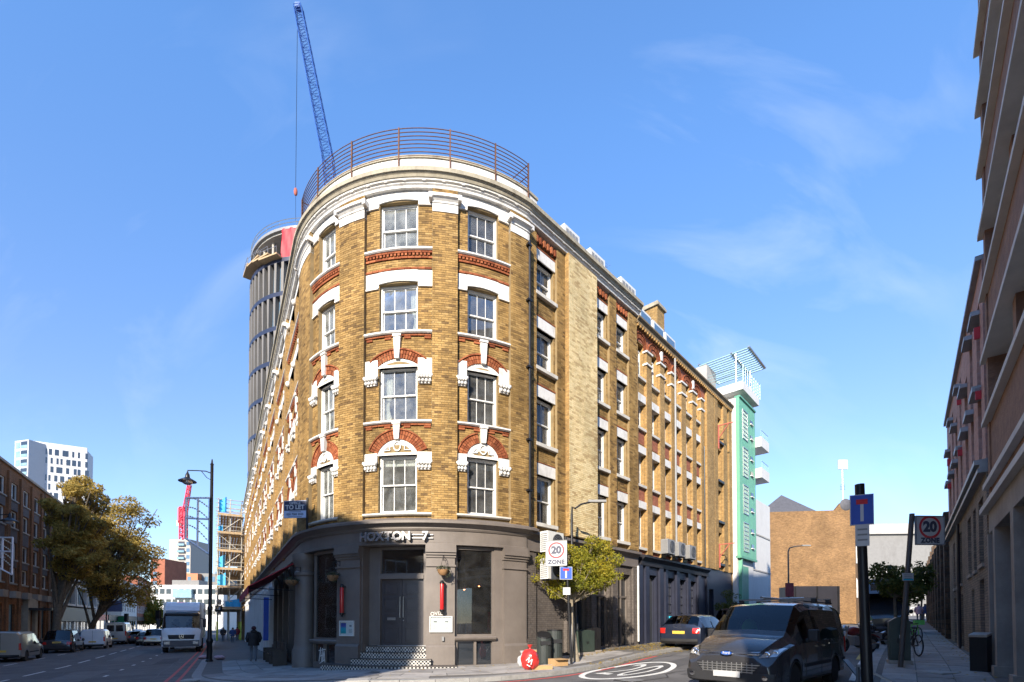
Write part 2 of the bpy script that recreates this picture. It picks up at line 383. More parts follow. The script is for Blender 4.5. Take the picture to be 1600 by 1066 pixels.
P('bark', (.13,.105,.075), .9, var=.35, ns=6, bump=.7, bs=22)
P('bark_pale', (.21,.175,.125), .9, var=.3, ns=9, bump=.5, bs=30)
P('tyre', (.018,.018,.019), .8, var=.15)
P('rim', (.36,.36,.37), .35, metal=.8, var=.1)
P('trim_black', (.018,.018,.020), .6, var=.12)
P('chrome', (.62,.62,.63), .14, metal=1, var=.03)
P('lamp_red', (.45,.02,.015), .2, var=.05, coat=.4)
P('lamp_clear', (.55,.56,.57), .12, metal=.6, var=.25, ns=14)
P('plate_yellow', (.62,.40,.06), .5, var=.06)
P('plate_white', (.42,.42,.42), .5, var=.10, ns=9)
P('wood', (.26,.145,.065), .6, var=.25, ns=6)
P('cardboard', (.40,.245,.11), .8, var=.12)
GLASS('pane', (.85,.88,.88), .95, dust=.085); GLASS('pane_dark', (.8,.82,.83), .9, .0015, dust=.02); GLASS('pane_thin', (.9,.92,.92), 1.0, .0, ior=1.12)
GLASS('car_glass', (.40,.45,.47), .75, .0)
P('dark_glass', (.018,.022,.028), .06, var=.1, spec=.9, coat=.6)
P('blue_glass', (.08,.14,.21), .06, var=.2, ns=.4, spec=.9, coat=.8)
# ================================================================== facade geometry
class Facade:
    """a street front: s runs along it, d stands out from it, z is up. Pieces: ('L',P,dir,len) / ('A',C,R,phi0,phi1)"""
    def __init__(f, pieces, s0=0.0):
        f.seg = []; s = s0
        for p in pieces:
            if p[0] == 'L':
                P, d, n = Vector(p[1]), Vector(p[2]).normalized(), p[3]
                f.seg.append((s, s+n, 'L', P, d)); s += n
            else:
                _, C, R, a, b = p; n = R*abs(b-a); f.seg.append((s, s+n, 'A', Vector(C), R, a, b)); s += n
        f.s0 = s0; f.s1 = s
    def frame(f, s):
        sg = f.seg[0]
        for q in f.seg:
            if s >= q[0]-1e-9: sg = q
        if sg[2] == 'L':
            p = sg[3]+sg[4]*(s-sg[0]); n = Vector((sg[4].y, -sg[4].x))
        else:
            a = sg[5]+(sg[6]-sg[5])*(s-sg[0])/(sg[1]-sg[0]); n = Vector((math.sin(a), -math.cos(a))); p = sg[3]+n*sg[4]
        return p, n
    def pt(f, s, z, d=0.0):
        p, n = f.frame(s)
        return Vector((p.x+n.x*d, p.y+n.y*d, z))
    def rot(f, s):
        p, n = f.frame(s); return math.atan2(n.x, -n.y)
    def samples(f, s0, s1):
        out = [s0]
        for q in f.seg:
            a, b = max(s0, q[0]), min(s1, q[1])
            if b-a < 1e-6: continue
            k = 1 if q[2] == 'L' else max(1, int(math.ceil((b-a)/.22)))
            for i in range(1, k+1): out.append(a+(b-a)*i/k)
        if len(out) == 1: out.append(s1)
        else: out[-1] = s1
        return out
    def s_px(f, px, py=700):       # where the pixel's ray meets the front (nearest hit)
        d = ray(px, py); best = None
        for q in f.seg:
            if q[2] == 'L':
                P, e = q[3], q[4]; den = d.x*e.y-d.y*e.x
                if abs(den) < 1e-9: continue
                t = (P.x*e.y-P.y*e.x)/den; s = (d.x*t-P.x)*e.x+(d.y*t-P.y)*e.y
                if t > 0 and -1e-6 <= s <= q[1]-q[0]+1e-6 and (best is None or t < best[0]): best = (t, q[0]+s)
            else:
                C, R = q[3], q[4]; A = d.x**2+d.y**2; B = -2*(d.x*C.x+d.y*C.y); Cc = C.x**2+C.y**2-R*R; D = B*B-4*A*Cc
                if D < 0: continue
                t = (-B-math.sqrt(D))/(2*A); a = math.atan2(d.x*t-C.x, -(d.y*t-C.y))
                if q[5]-1e-6 <= a <= q[6]+1e-6 and (best is None or t < best[0]): best = (t, q[0]+(a-q[5])*R)
        return best[1] if best else None
def sweep(M, fa, s0, s1, prof, cap=True):
    ss = fa.samples(s0, s1); k = len(prof); base = len(M.v)
    for s in ss:
        # mitre where two pieces of the front meet
        p, n = fa.frame(s); nn_ = n
        for q in fa.seg:
            if abs(s-q[0]) < 1e-6 and s > fa.s0+1e-6:
                _, n0 = fa.frame(s-1e-4); b = (n+n0).normalized(); nn_ = b/max(.3, b.dot(n))
        for d, z in prof: M.v.append((p.x+nn_.x*d, p.y+nn_.y*d, z))
    for i in range(len(ss)-1):
        for j in range(k):
            a = base+i*k+j; b = base+i*k+(j+1)%k
            M.f.append((a, b, b+k, a+k)); M.mi.append(M.m)
    if cap:
        M.f.append(tuple(base+j for j in range(k))); M.mi.append(M.m)
        M.f.append(tuple(base+(len(ss)-1)*k+j for j in reversed(range(k)))); M.mi.append(M.m)
def fbox(M, fa, s0, s1, z0, z1, d0, d1): sweep(M, fa, s0, s1, [(d0,z0),(d1,z0),(d1,z1),(d0,z1)])
def plate(M, fa, poly, d0, d1):    # outline in (s,z), thickness d0..d1
    A = [fa.pt(s, z, d0) for s, z in poly]; B = [fa.pt(s, z, d1) for s, z in poly]; n = len(poly)
    M.face(B); M.face(list(reversed(A)))
    for i in range(n): M.face([A[i], A[(i+1)%n], B[(i+1)%n], B[i]])
def rects_minus(s0, s1, z0, z1, holes):
    zs = sorted({z0, z1, *[h[2] for h in holes], *[h[3] for h in holes]}); zs = [z for z in zs if z0 <= z <= z1]; out = []
    for a, b in zip(zs, zs[1:]):
        m = (a+b)/2; xs = [s0]
        for h in sorted(h for h in holes if h[2] < m < h[3] and h[1] > s0 and h[0] < s1): xs += [max(s0,h[0]), min(s1,h[1])]
        xs.append(s1)
        for i in range(0, len(xs), 2):
            if xs[i+1]-xs[i] > .005: out.append((xs[i], xs[i+1], a, b))
    return out
BW, BH, JT = .225, .075, .011
def bricks(M, fa, rc, d=0.0, proud=.012, skip=None, keep=None, bw=BW, bh=BH):
    """lay real bricks over (s0,s1,z0,z1); skip(s,z) leaves one out; keep collects whole bricks to be single objects"""
    s0, s1, z0, z1 = rc; k = int(math.floor(z0/bh))
    while k*bh < z1-.004:
        a, b = max(z0, k*bh)+JT/2, min(z1, (k+1)*bh)-JT/2; sh = .5*bw*(k % 2); i = int(math.floor((s0-sh)/bw))
        while i*bw+sh < s1-.004:
            x, y = max(s0, i*bw+sh)+JT/2, min(s1, (i+1)*bw+sh)-JT/2; i += 1
            if y-x < .02 or b-a < .02 or (skip and skip((x+y)/2, (a+b)/2)): continue
            if keep is not None and y-x > bw-JT-.002 and b-a > bh-JT-.002 and keep((x+y)/2, (a+b)/2): continue
            e = d+random.uniform(-.003,.003); n = len(M.v)
            M.v += [tuple(fa.pt(q[0], q[1], q[2])) for q in ((x,a,d-proud),(y,a,d-proud),(y,b,d-proud),(x,b,d-proud),(x,a,e),(y,a,e),(y,b,e),(x,b,e))]
            for q in ((4,5,6,7),(0,1,5,4),(1,2,6,5),(2,3,7,6),(3,0,4,7)): M.f.append(tuple(n+c for c in q)); M.mi.append(M.m)
        k += 1

# the corner block: left front, rounded corner, right front
CC = Vector((-3.12, 21.87)); CR = 5.90
DL = vpdir(345); NL = Vector((-DL.y, DL.x)); PHL = math.atan2(NL.x, -NL.y); PHR = R_(37)
TL = CC+NL*CR; PR = CC+Vector((math.sin(PHR), -math.cos(PHR)))*CR
DRA = vpdir(1545); LEN_L = 51.0; LEN_A = 7.74
FA = Facade([('L', TL+DL*LEN_L, -DL, LEN_L), ('A', CC, CR, PHL, PHR), ('L', PR, DRA, LEN_A)], -LEN_L)
SARC = FA.seg[2][0]
PB = PR+DRA*LEN_A; DRB = vpdir(1497); LEN_B = 13.1
FB = Facade([('L', PB, DRB, LEN_B)])
PE = PB+DRB*LEN_B                       # end of the warehouse, start of the green building

# ================================================================== ground
def strip(M, rows):                      # rows of points -> quads
    base = len(M.v); k = len(rows[0])
    for r in rows: M.v += [tuple(p) for p in r]
    for i in range(len(rows)-1):
        for j in range(k-1):
            a = base+i*k+j; M.f.append((a, a+1, a+k+1, a+k)); M.mi.append(M.m)
def drape(x, y, up): return Vector((x, y, g(x, y)+up))
M = MB()
xs = [-900,-500,-300,-200,-150]+[-120+4*i for i in range(17)]+[-52+1.0*i for i in range(30)]+[-22+.6*i for i in range(78)]+[25+1.5*i for i in range(41)]+[86+4*i for i in range(10)]+[140,200,300,500,900]
ys = [-400,-200,-100,-60]+[-40+4*i for i in range(10)]+[.75*i for i in range(46)]+[34.5+1.5*i for i in range(37)]+[90+5*i for i in range(24)]+[220,300,400,600,900,1400]
strip(M, [[drape(x, y, 0) for x in xs] for y in ys])
ground = M.build('road', 'asphalt', smooth=True, kind='structure')

def offs(s):                             # pavement width round the corner block
    return lerp_tab([(-51,3.45),(0,3.5),(5,3.95),(8,3.3),(SARC,2.75),(SARC+3,2.5),(SARC+9,2.4)], s)
class Joined:                            # one run of front over both brick buildings, then the green one
    def pt(self, s, d):
        if s <= FA.s1: p, n = FA.frame(s)
        else:
            p, n = FB.frame(0); p = PB+DRB*(s-FA.s1)
        if abs(s-SARC) < .8 or abs(s-FA.s1) < .8:
            pass
        return p+n*d
JN = Joined()
KH = .12
def pave_run(name, pts_in, pts_out, mat='paving', kw=.28):
    """pavement between two lines with a kerb of single stones along the outer one"""
    M = MB(); rows = []
    for a, b in zip(pts_in, pts_out):
        rows.append([drape(*(a+(b-a)*t), KH) for t in (0,.2,.4,.6,.8,1)])
    strip(M, rows)
    o = M.build(name, mat, smooth=True, kind='structure')
    return o
def kerb_run(parent, pts, inward, step=.9, lim=140, far=None):
    """kerb stones laid along pts (dense list); inward(i) unit vector to the pavement side"""
    acc = 0; last = pts[0]; n = 0; M = MB()
    run = [pts[0]]; d = [0]
    for p in pts[1:]: d.append(d[-1]+(p-run[-1]).length); run.append(p)
    def at_d(t):
        for i in range(len(d)-1):
            if d[i+1] >= t: return run[i].lerp(run[i+1], (t-d[i])/max(1e-6, d[i+1]-d[i]))
        return run[-1]
    t = 0
    while t+step <= d[-1]:
        a, b = at_d(t+.006), at_d(t+step-.006); dr = (b-a).normalized(); nv = inward(a, dr)*.28
        up = KH+.006+random.uniform(-.002,.004)
        q = [a, b, b+nv, a+nv]
        MM = MB(); MM.hexa([drape(v.x, v.y, -.1) for v in q]+[drape(v.x, v.y, up) for v in q])
        MM.build('kerbstone', 'kerb_granite', parent); n += 1; t += step
        if n >= lim: break
    while t+step*4 <= d[-1]:
        a, b = at_d(t), at_d(t+step*4-.02); nv = inward(a, (b-a).normalized())*.28; q = [a, b, b+nv, a+nv]
        M.hexa([drape(v.x, v.y, -.1) for v in q]+[drape(v.x, v.y, KH+.006) for v in q]); t += step*4
    if M.f: M.build('kerb', 'kerb_granite', parent)
# corner pavement
ss = [-51+1.5*i for i in range(34)]+[.4*i for i in range(int(SARC/.4)+1)]
ss += [SARC+.5+.75*i for i in range(30)]
inn = [JN.pt(s, -.35) for s in ss]; out = [JN.pt(s, offs(s)) for s in ss]
# round off the small kinks of the kerb
for _ in range(3): out = [out[0]]+[(out[i-1]+out[i]*2+out[i+1])/4 for i in range(1, len(out)-1)]+[out[-1]]
corner_pavement = pave_run('pavement', inn, [o_+(i_-o_).normalized()*.27 for i_, o_ in zip(inn, out)])
kerb_run(corner_pavement, [o for o in out], lambda a, d: Vector((-d.y, d.x)), lim=110)
# slabs: laid in the frame of the rounded corner, only where they are big enough to see
cnt = 0
for ring in range(6):
    r0 = .12+ring*.62; row = MB(); w = .9
    s = -14+.31*(ring % 2)
    while s < SARC+6:
        c = s+w/2
        if r0+.6 < offs(c)-.32 and offs(c) > r0+.7:
            if cnt < 290 and (-9 < s < SARC+4):
                q = [JN.pt(s+.009, r0), JN.pt(s+w-.009, r0), JN.pt(s+w-.009, r0+.60), JN.pt(s+.009, r0+.60)]
                if not any((q[i]-q[(i+1)%4]).length < .3 for i in range(4)):
                    MM = MB(); up = KH+.007+random.uniform(-.004,.004); tl = random.uniform(-.002,.002)
                    MM.hexa([drape(v.x, v.y, KH-.02) for v in q]+[drape(v.x, v.y, up+(tl if i < 2 else -tl)) for i, v in enumerate(q)])
                    MM.build('paving_slab', 'paving_slab', corner_pavement); cnt += 1
        s += w
# right-hand pavement, camera side
DR2 = vpdir(1416); NR2 = Vector((-DR2.y, DR2.x))       # street side of the right row
p_base = gp(1547, 1046, KH); BR0 = Vector((p_base.x, p_base.y))
p_k = gp(1352, 1046, 0); K0 = Vector((p_k.x, p_k.y))
kw_ = (K0-BR0).dot(NR2)                                 # pavement width
def RP(t, d): return BR0+DR2*t+NR2*d
ts = [-24+1.2*i for i in range(110)]
right_pavement = pave_run('pavement', [RP(t, -.5) for t in ts], [RP(t, kw_-.27) for t in ts])
kerb_run(right_pavement, [RP(t, kw_) for t in ts if t > -16], lambda a, d: Vector((d.y, -d.x)), lim=70)
c2 = 0
for ring in range(5):
    d0 = .1+ring*.66
    if d0+.65 > kw_-.3: break
    t = -9.5+.45*(ring % 2)
    while t < 24 and c2 < 200:
        q = [RP(t+.009, d0), RP(t+.891, d0), RP(t+.891, d0+.642), RP(t+.009, d0+.642)]
        MM = MB(); up = KH+.007+random.uniform(-.004,.004)
        MM.hexa([drape(v.x, v.y, KH-.02) for v in q]+[drape(v.x, v.y, up) for v in q])
        MM.build('paving_slab', 'paving_slab', right_pavement); c2 += 1; t += .9
# left street, far side pavement
NLo = NL                                                 # away from the corner block, across the left street
ST_W = 18.8
def LP(t, d): return TL+DL*t+NL*d                        # t along the left street, d across it from the corner block
ts = [-10+3*i for i in range(75)]
left_pavement = pave_run('pavement', [LP(t, ST_W+.3) for t in ts], [LP(t, ST_W-3.4) for t in ts])
kerb_run(left_pavement, [LP(t, ST_W-3.65) for t in ts if t > -6], lambda a, d: Vector((-d.y, d.x)), lim=30)

# ---- road markings: thin sheets of paint
def mark(M, pts, w, up=.008):
    """painted line through pts, draped"""
    rows = []
    for i, p in enumerate(pts):
        d = (pts[min(i+1, len(pts)-1)]-pts[max(i-1, 0)]).normalized(); n = Vector((-d.y, d.x))*w/2
        rows.append([drape(p.x-n.x, p.y-n.y, up), drape(p.x+n.x, p.y+n.y, up)])
    strip(M, rows)
def seg(a, b, step=.7):
    n = max(1, int((b-a).length/step)); return [a.lerp(b, i/n) for i in range(n+1)]
for dd in (3.85, 4.2):                                    # double red lines along the left street
    M = MB(); mark(M, seg(LP(-10, dd), LP(46, dd)), .11); M.build('red_line', 'paint_red', kind='structure')
M = MB(); mark(M, [o+(o-i).normalized()*.32 for i, o, s in zip(inn, out, ss) if 7.2 < s < SARC+4.6], .12); M.build('red_line', 'paint_red', kind='structure')
for i in range(22):                                       # centre line of the left street
    t0 = -6+i*4.6; M = MB(); mark(M, seg(LP(t0, 9.75), LP(t0+2.9, 9.75)), .13); M.build('lane_dash', 'paint_white', kind='structure')
for i in range(14):
    t0 = -6.6+i*3.6; M = MB(); mark(M, [LP(t0, 6.55), LP(t0+.75, 6.55)], .12); M.build('lane_dash', 'paint_white', kind='structure')
for i in range(10):
    t0 = -4+i*5.2; M = MB(); mark(M, [LP(t0, 12.85), LP(t0+2.2, 12.85)], .1); M.build('lane_dash', 'paint_white', kind='structure')
for (a, b) in (((1331,1064),(1349,1031)),((1341,1031),(1347,1022)),((1352,1014),(1362,994))):   # bay lines of the side street
    pa, pb = gp(*a), gp(*b); M = MB(); mark(M, seg(Vector((pa.x,pa.y)), Vector((pb.x,pb.y))), .13); M.build('bay_line', 'paint_yellow' if a[1] < 1040 else 'paint_white', kind='structure')

def text_mesh(txt, size, extrude=.0, offset=0.0, align='CENTER', spacing=1.0):
    c = bpy.data.curves.new('lettering', 'FONT'); c.body = txt; c.size = size; c.extrude = extrude; c.offset = offset
    c.align_x = align; c.align_y = 'CENTER'; c.space_character = spacing; c.resolution_u = 3
    o = bpy.data.objects.new('lettering', c); COL.objects.link(o)
    dg = bpy.context.evaluated_depsgraph_get(); me = bpy.data.meshes.new_from_object(o.evaluated_get(dg))
    bpy.data.objects.remove(o, do_unlink=True); bpy.data.curves.remove(c)
    return me
def text_obj(txt, size, mat, parent, loc, rot=(R_(90),0,0), extrude=.002, offset=0.0, scale=(1,1,1), name='lettering', spacing=1.0):
    me = text_mesh(txt, size, extrude, offset, spacing=spacing); me.materials.clear(); me.materials.append(MAT(mat))
    o = bpy.data.objects.new(name, me); COL.objects.link(o); o.parent = parent; o.location = loc; o.rotation_euler = rot; o.scale = scale
    return o
# ---- painted 20 roundel on the side street, read by drivers coming out towards the corner
ra, rb = gp(906, 1050), gp(1052, 1048); rc_ = gp(985, 1049)
C20 = Vector((rc_.x, rc_.y)); ax = DRA; ay = Vector((-DRA.y, DRA.x))
M = MB(); N = 56; rows = []
for i in range(N+1):
    a = 2*math.pi*i/N
    pr = []
    for k_ in (1.0, .91):
        p = C20+ax*(math.cos(a)*2.25*k_)+ay*(math.sin(a)*1.02*(k_ if k_ == 1 else .83)); pr.append(drape(p.x, p.y, .009))
    rows.append(pr)
strip(M, rows); roundel = M.build('road_roundel', 'paint_white', kind='structure')
me = text_mesh('20', 1.2, 0, -.012); me.materials.clear(); me.materials.append(MAT('paint_white'))
for v in me.vertices:
    p = C20+ay*(-v.co.x*.95)+ax*(v.co.y*3.3)
    v.co = drape(p.x, p.y, .009)
o = bpy.data.objects.new('road_number', me); COL.objects.link(o); o.parent = roundel

# ---- patched and worn tarmac: old reinstatements, a seam, drain gratings
P('asphalt_patch', (.075,.072,.072), .85, var=.25, ns=2, bump=.5, bs=160, dirt=.3, ds=1.2); P('asphalt_old', (.15,.145,.14), .85, var=.25, ns=2, bump=.5, bs=160, dirt=.35, ds=1.0); P('tar_seam', (.022,.022,.024), .5, var=.2)
def sheet(M, c, ax_, L_, W_, up):
    ay_ = Vector((-ax_.y, ax_.x)); n = max(2, int(L_/.6)); m = max(2, int(W_/.6)); rnd = random.Random(int(c.x*100))
    rows = [[drape(*(c+ax_*(L_*(i/n-.5))+ay_*(W_*(j/m-.5)+(rnd.uniform(-.03,.03) if j in (0,m) else 0))), up) for j in range(m+1)] for i in range(n+1)]
    strip(M, rows)
for (c, ax_, L_, W_, mt) in ((LP(4,7.6), DL, 9, 1.3, 'asphalt_old'), (LP(-3,11.2), DL, 7, 1.6, 'asphalt_patch'), (LP(14,5.2), DL, 6, 1.0, 'asphalt_patch'), (LP(-6,5.6), DL, 4, .8, 'asphalt_patch'), (LP(24,8.2), DL, 12, .9, 'asphalt_old'),
        (JN.pt(SARC+2.5,4.3), DRA, 5.5, .8, 'asphalt_patch'), (JN.pt(SARC+7,3.6), DRA, 4.0, 1.1, 'asphalt_old'), (JN.pt(SARC-1.5,4.6), Vector((.95,.3)).normalized(), 3.0, .7, 'asphalt_patch'), (JN.pt(SARC+5.2,5.6), DRA, 9, .5, 'asphalt_patch')):
    M = MB(); sheet(M, c, ax_, L_, W_, .005); M.build('tarmac_patch', mt, kind='structure')
for pts_ in ([JN.pt(SARC-3+.6*i, 5.2+.25*math.sin(i*1.7)) for i in range(24)], [LP(-8+1.2*i, 8.6+.12*math.sin(i*2.3)) for i in range(34)], [LP(-8+1.2*i, 4.75+.05*math.sin(i*1.3)) for i in range(30)], [JN.pt(SARC+1+.5*i, 3.15+.1*math.sin(i*2.1)) for i in range(26)]):
    M = MB(); mark(M, pts_, .035, .0075); M.build('tar_seam', 'tar_seam', kind='structure')
# ================================================================== the corner building
S = FA.s_px
B0 = (CC.x, CC.y, g(CC.x, CC.y))
corner = thing('corner_building', 'golden brick corner building with rounded end, white trim and dark painted bar below', 'building', B0, world=True)
def WIN(w, h, cols=3, rows=(1,1), simple=False):
    """sash window, origin bottom centre, -y is outwards; returns dict of meshes, cached"""
    key = (round(w,2), round(h,2), cols, rows, simple)
    if key in WIN.c: return WIN.c[key]
    fr = MB(); t = .055
    for a in ((-w/2,-w/2+t,0,h),(w/2-t,w/2,0,h),(-w/2+t,w/2-t,h-t,h),(-w/2+t,w/2-t,0,t)): fr.box(a[0],a[1],-.03,.12,a[2],a[3])
    d = {'frame': fr.mesh('window_frame','white_paint')}
    iw = w-2*t; hm = h*.5
    parts = []
    for (z0, z1, y, nr) in ((t, hm+.02, .065, rows[1]), (hm-.02, h-t, .015, rows[0])):
        sb = MB(); b = .042; gb = .02
        sb.box(-iw/2,-iw/2+b,y,y+.045,z0,z1); sb.box(iw/2-b,iw/2,y,y+.045,z0,z1)
        sb.box(-iw/2+b,iw/2-b,y,y+.045,z0,z0+b*(1.5 if z0 == t else 1)); sb.box(-iw/2+b,iw/2-b,y,y+.045,z1-b,z1)
        zz0, zz1 = z0+b*(1.5 if z0 == t else 1), z1-b; pw = (iw-2*b-(cols-1)*gb)/cols; ph = (zz1-zz0-(nr-1)*gb)/nr
        panes = []
        for i in range(cols):
            x0 = -iw/2+b+i*(pw+gb)
            if i: sb.box(x0-gb, x0, y+.006, y+.039, zz0, zz1)
            for j in range(nr): panes.append((x0+pw/2, y+.022, zz0+j*(ph+gb)+ph/2))
        for j in range(1, nr): sb.box(-iw/2+b, iw/2-b, y+.008, y+.037, zz0+j*(ph+gb)-gb, zz0+j*(ph+gb))
        pm = MB(); pm.box(-pw/2-.004, pw/2+.004, -.003, .003, -ph/2-.004, ph/2+.004)
        parts.append((sb.mesh('sash','white_paint'), pm.mesh('pane','pane'), panes))
    d['sash'] = parts; WIN.c[key] = d; return d
WIN.c = {}
def curtain_mesh(w, h, half, key={}):
    k = (round(w,2), round(h,2), half)
    if k in key: return key[k]
    M = MB(); rows = []
    n = 22; x0, x1 = ((-w/2, -w/2+w*.24) if half == 'L' else (w/2-w*.24, w/2) if half == 'R' else (-w/2, w/2))
    for j in range(9):
        z = h*.03+h*.95*j/8; pin = 1-.45*math.exp(-((j-2.6)/1.6)**2) if half != 'B' else 1
        r = []
        for i in range(n+1):
            t = i/n; x = x0+(x1-x0)*t
            if half == 'L': x = x0+(x1-x0)*t*pin
            if half == 'R': x = x1-(x1-x0)*(1-t)*pin
            r.append((x, .02*math.sin(t*(28 if half != 'B' else 60)), z))
        rows.append(r)
    strip(M, rows); key[k] = M.mesh('curtain', 'curtain', smooth=True); return key[k]
def put_window(fa, parent, s, z, w, h, d=-.19, cols=3, rows=(1,1), panes=True, curtain=None, blind=0):
    wd = WIN(w, h, cols, rows); p = fa.pt(s, z, d)
    f = link('window', wd['frame'], parent, loc=p, rotz=fa.rot(s))
    for sm, pm, pl in wd['sash']:
        link('sash', sm, f)
        for c in pl:
            o = link('pane', pm, f); o.location = c
    if curtain:
        o = link('curtain', curtain_mesh(w*.9, h*.93, curtain), f); o.location = (0, .22, .05)
    if blind:
        key = ('bl', round(w,2), round(blind,2))
        if key not in WIN.c:
            bm_ = MB(); bm_.box(-w*.45, w*.45, .17, .185, -blind, 0); WIN.c[key] = bm_.mesh('blind','curtain')
        o = link('blind', WIN.c[key], f); o.location = (0, 0, h-.06)
    return f
def arc_pts(c, z, r, a0, a1, n): return [(c+r*math.sin(a0+(a1-a0)*i/n), z+r*math.cos(a0+(a1-a0)*i/n)) for i in range(n+1)]
def arch_ring(fa, parent, sc, zc, ri, ro, am, d0=-.03, d1=.035, n=22, gap=(0,0), mat='red_brick', name='brick_arch'):
    M = MB()
    for i in range(n):
        a0, a1 = -am+2*am*i/n+.008, -am+2*am*(i+1)/n-.008
        if gap[0] < (a0+a1)/2 < gap[1]: continue
        for (r0, r1) in ((ri, (ri+ro)/2-.006), ((ri+ro)/2+.006, ro)):
            plate(M, fa, [(sc+r0*math.sin(a0), zc+r0*math.cos(a0)), (sc+r1*math.sin(a0), zc+r1*math.cos(a0)), (sc+r1*math.sin(a1), zc+r1*math.cos(a1)), (sc+r0*math.sin(a1), zc+r0*math.cos(a1))], d0, d1+random.uniform(-.003,.003))
    # thin moulded course over the arch
    M2 = MB()
    rr = ro+.045
    for i in range(n):
        a0, a1 = -am+2*am*i/n, -am+2*am*(i+1)/n
        if gap[0] < (a0+a1)/2 < gap[1]: continue
        plate(M2, fa, [(sc+ro*math.sin(a0), zc+ro*math.cos(a0)), (sc+rr*math.sin(a0), zc+rr*math.cos(a0)), (sc+rr*math.sin(a1), zc+rr*math.cos(a1)), (sc+ro*math.sin(a1), zc+ro*math.cos(a1))], d0, d1+.035)
    M2.build('arch_moulding', 'red_brick', parent, kind='stuff')
    return M.build(name, mat, parent, kind='stuff')
def carved(fa, parent, sc, w, z0, z1, d=.04):
    """small leafy capital under an impost: bell with curled leaves and volutes"""
    M = MB(); n = max(3, int(w/.11)); h = z1-z0
    fbox(M, fa, sc-w*.44, sc+w*.44, z0, z1, -.05, d+.02)
    for r_ in range(2):
        for i in range(n+r_):
            x = sc-w/2+w*(i+.5)/(n+r_); p = fa.pt(x, z0+h*(.28+.42*r_), d+.05+.03*r_)
            M.ball(p, .058, 6, 4, (1, 1, 1.15))
    for sg_ in (-1, 1): M.ball(fa.pt(sc+sg_*w*.47, z1-.05, d+.07), .065, 7, 5)
    fbox(M, fa, sc-w*.52, sc+w*.52, z1-.035, z1, -.05, d+.10)
    return M.build('carved_capital', 'stone_white', parent, smooth=50)

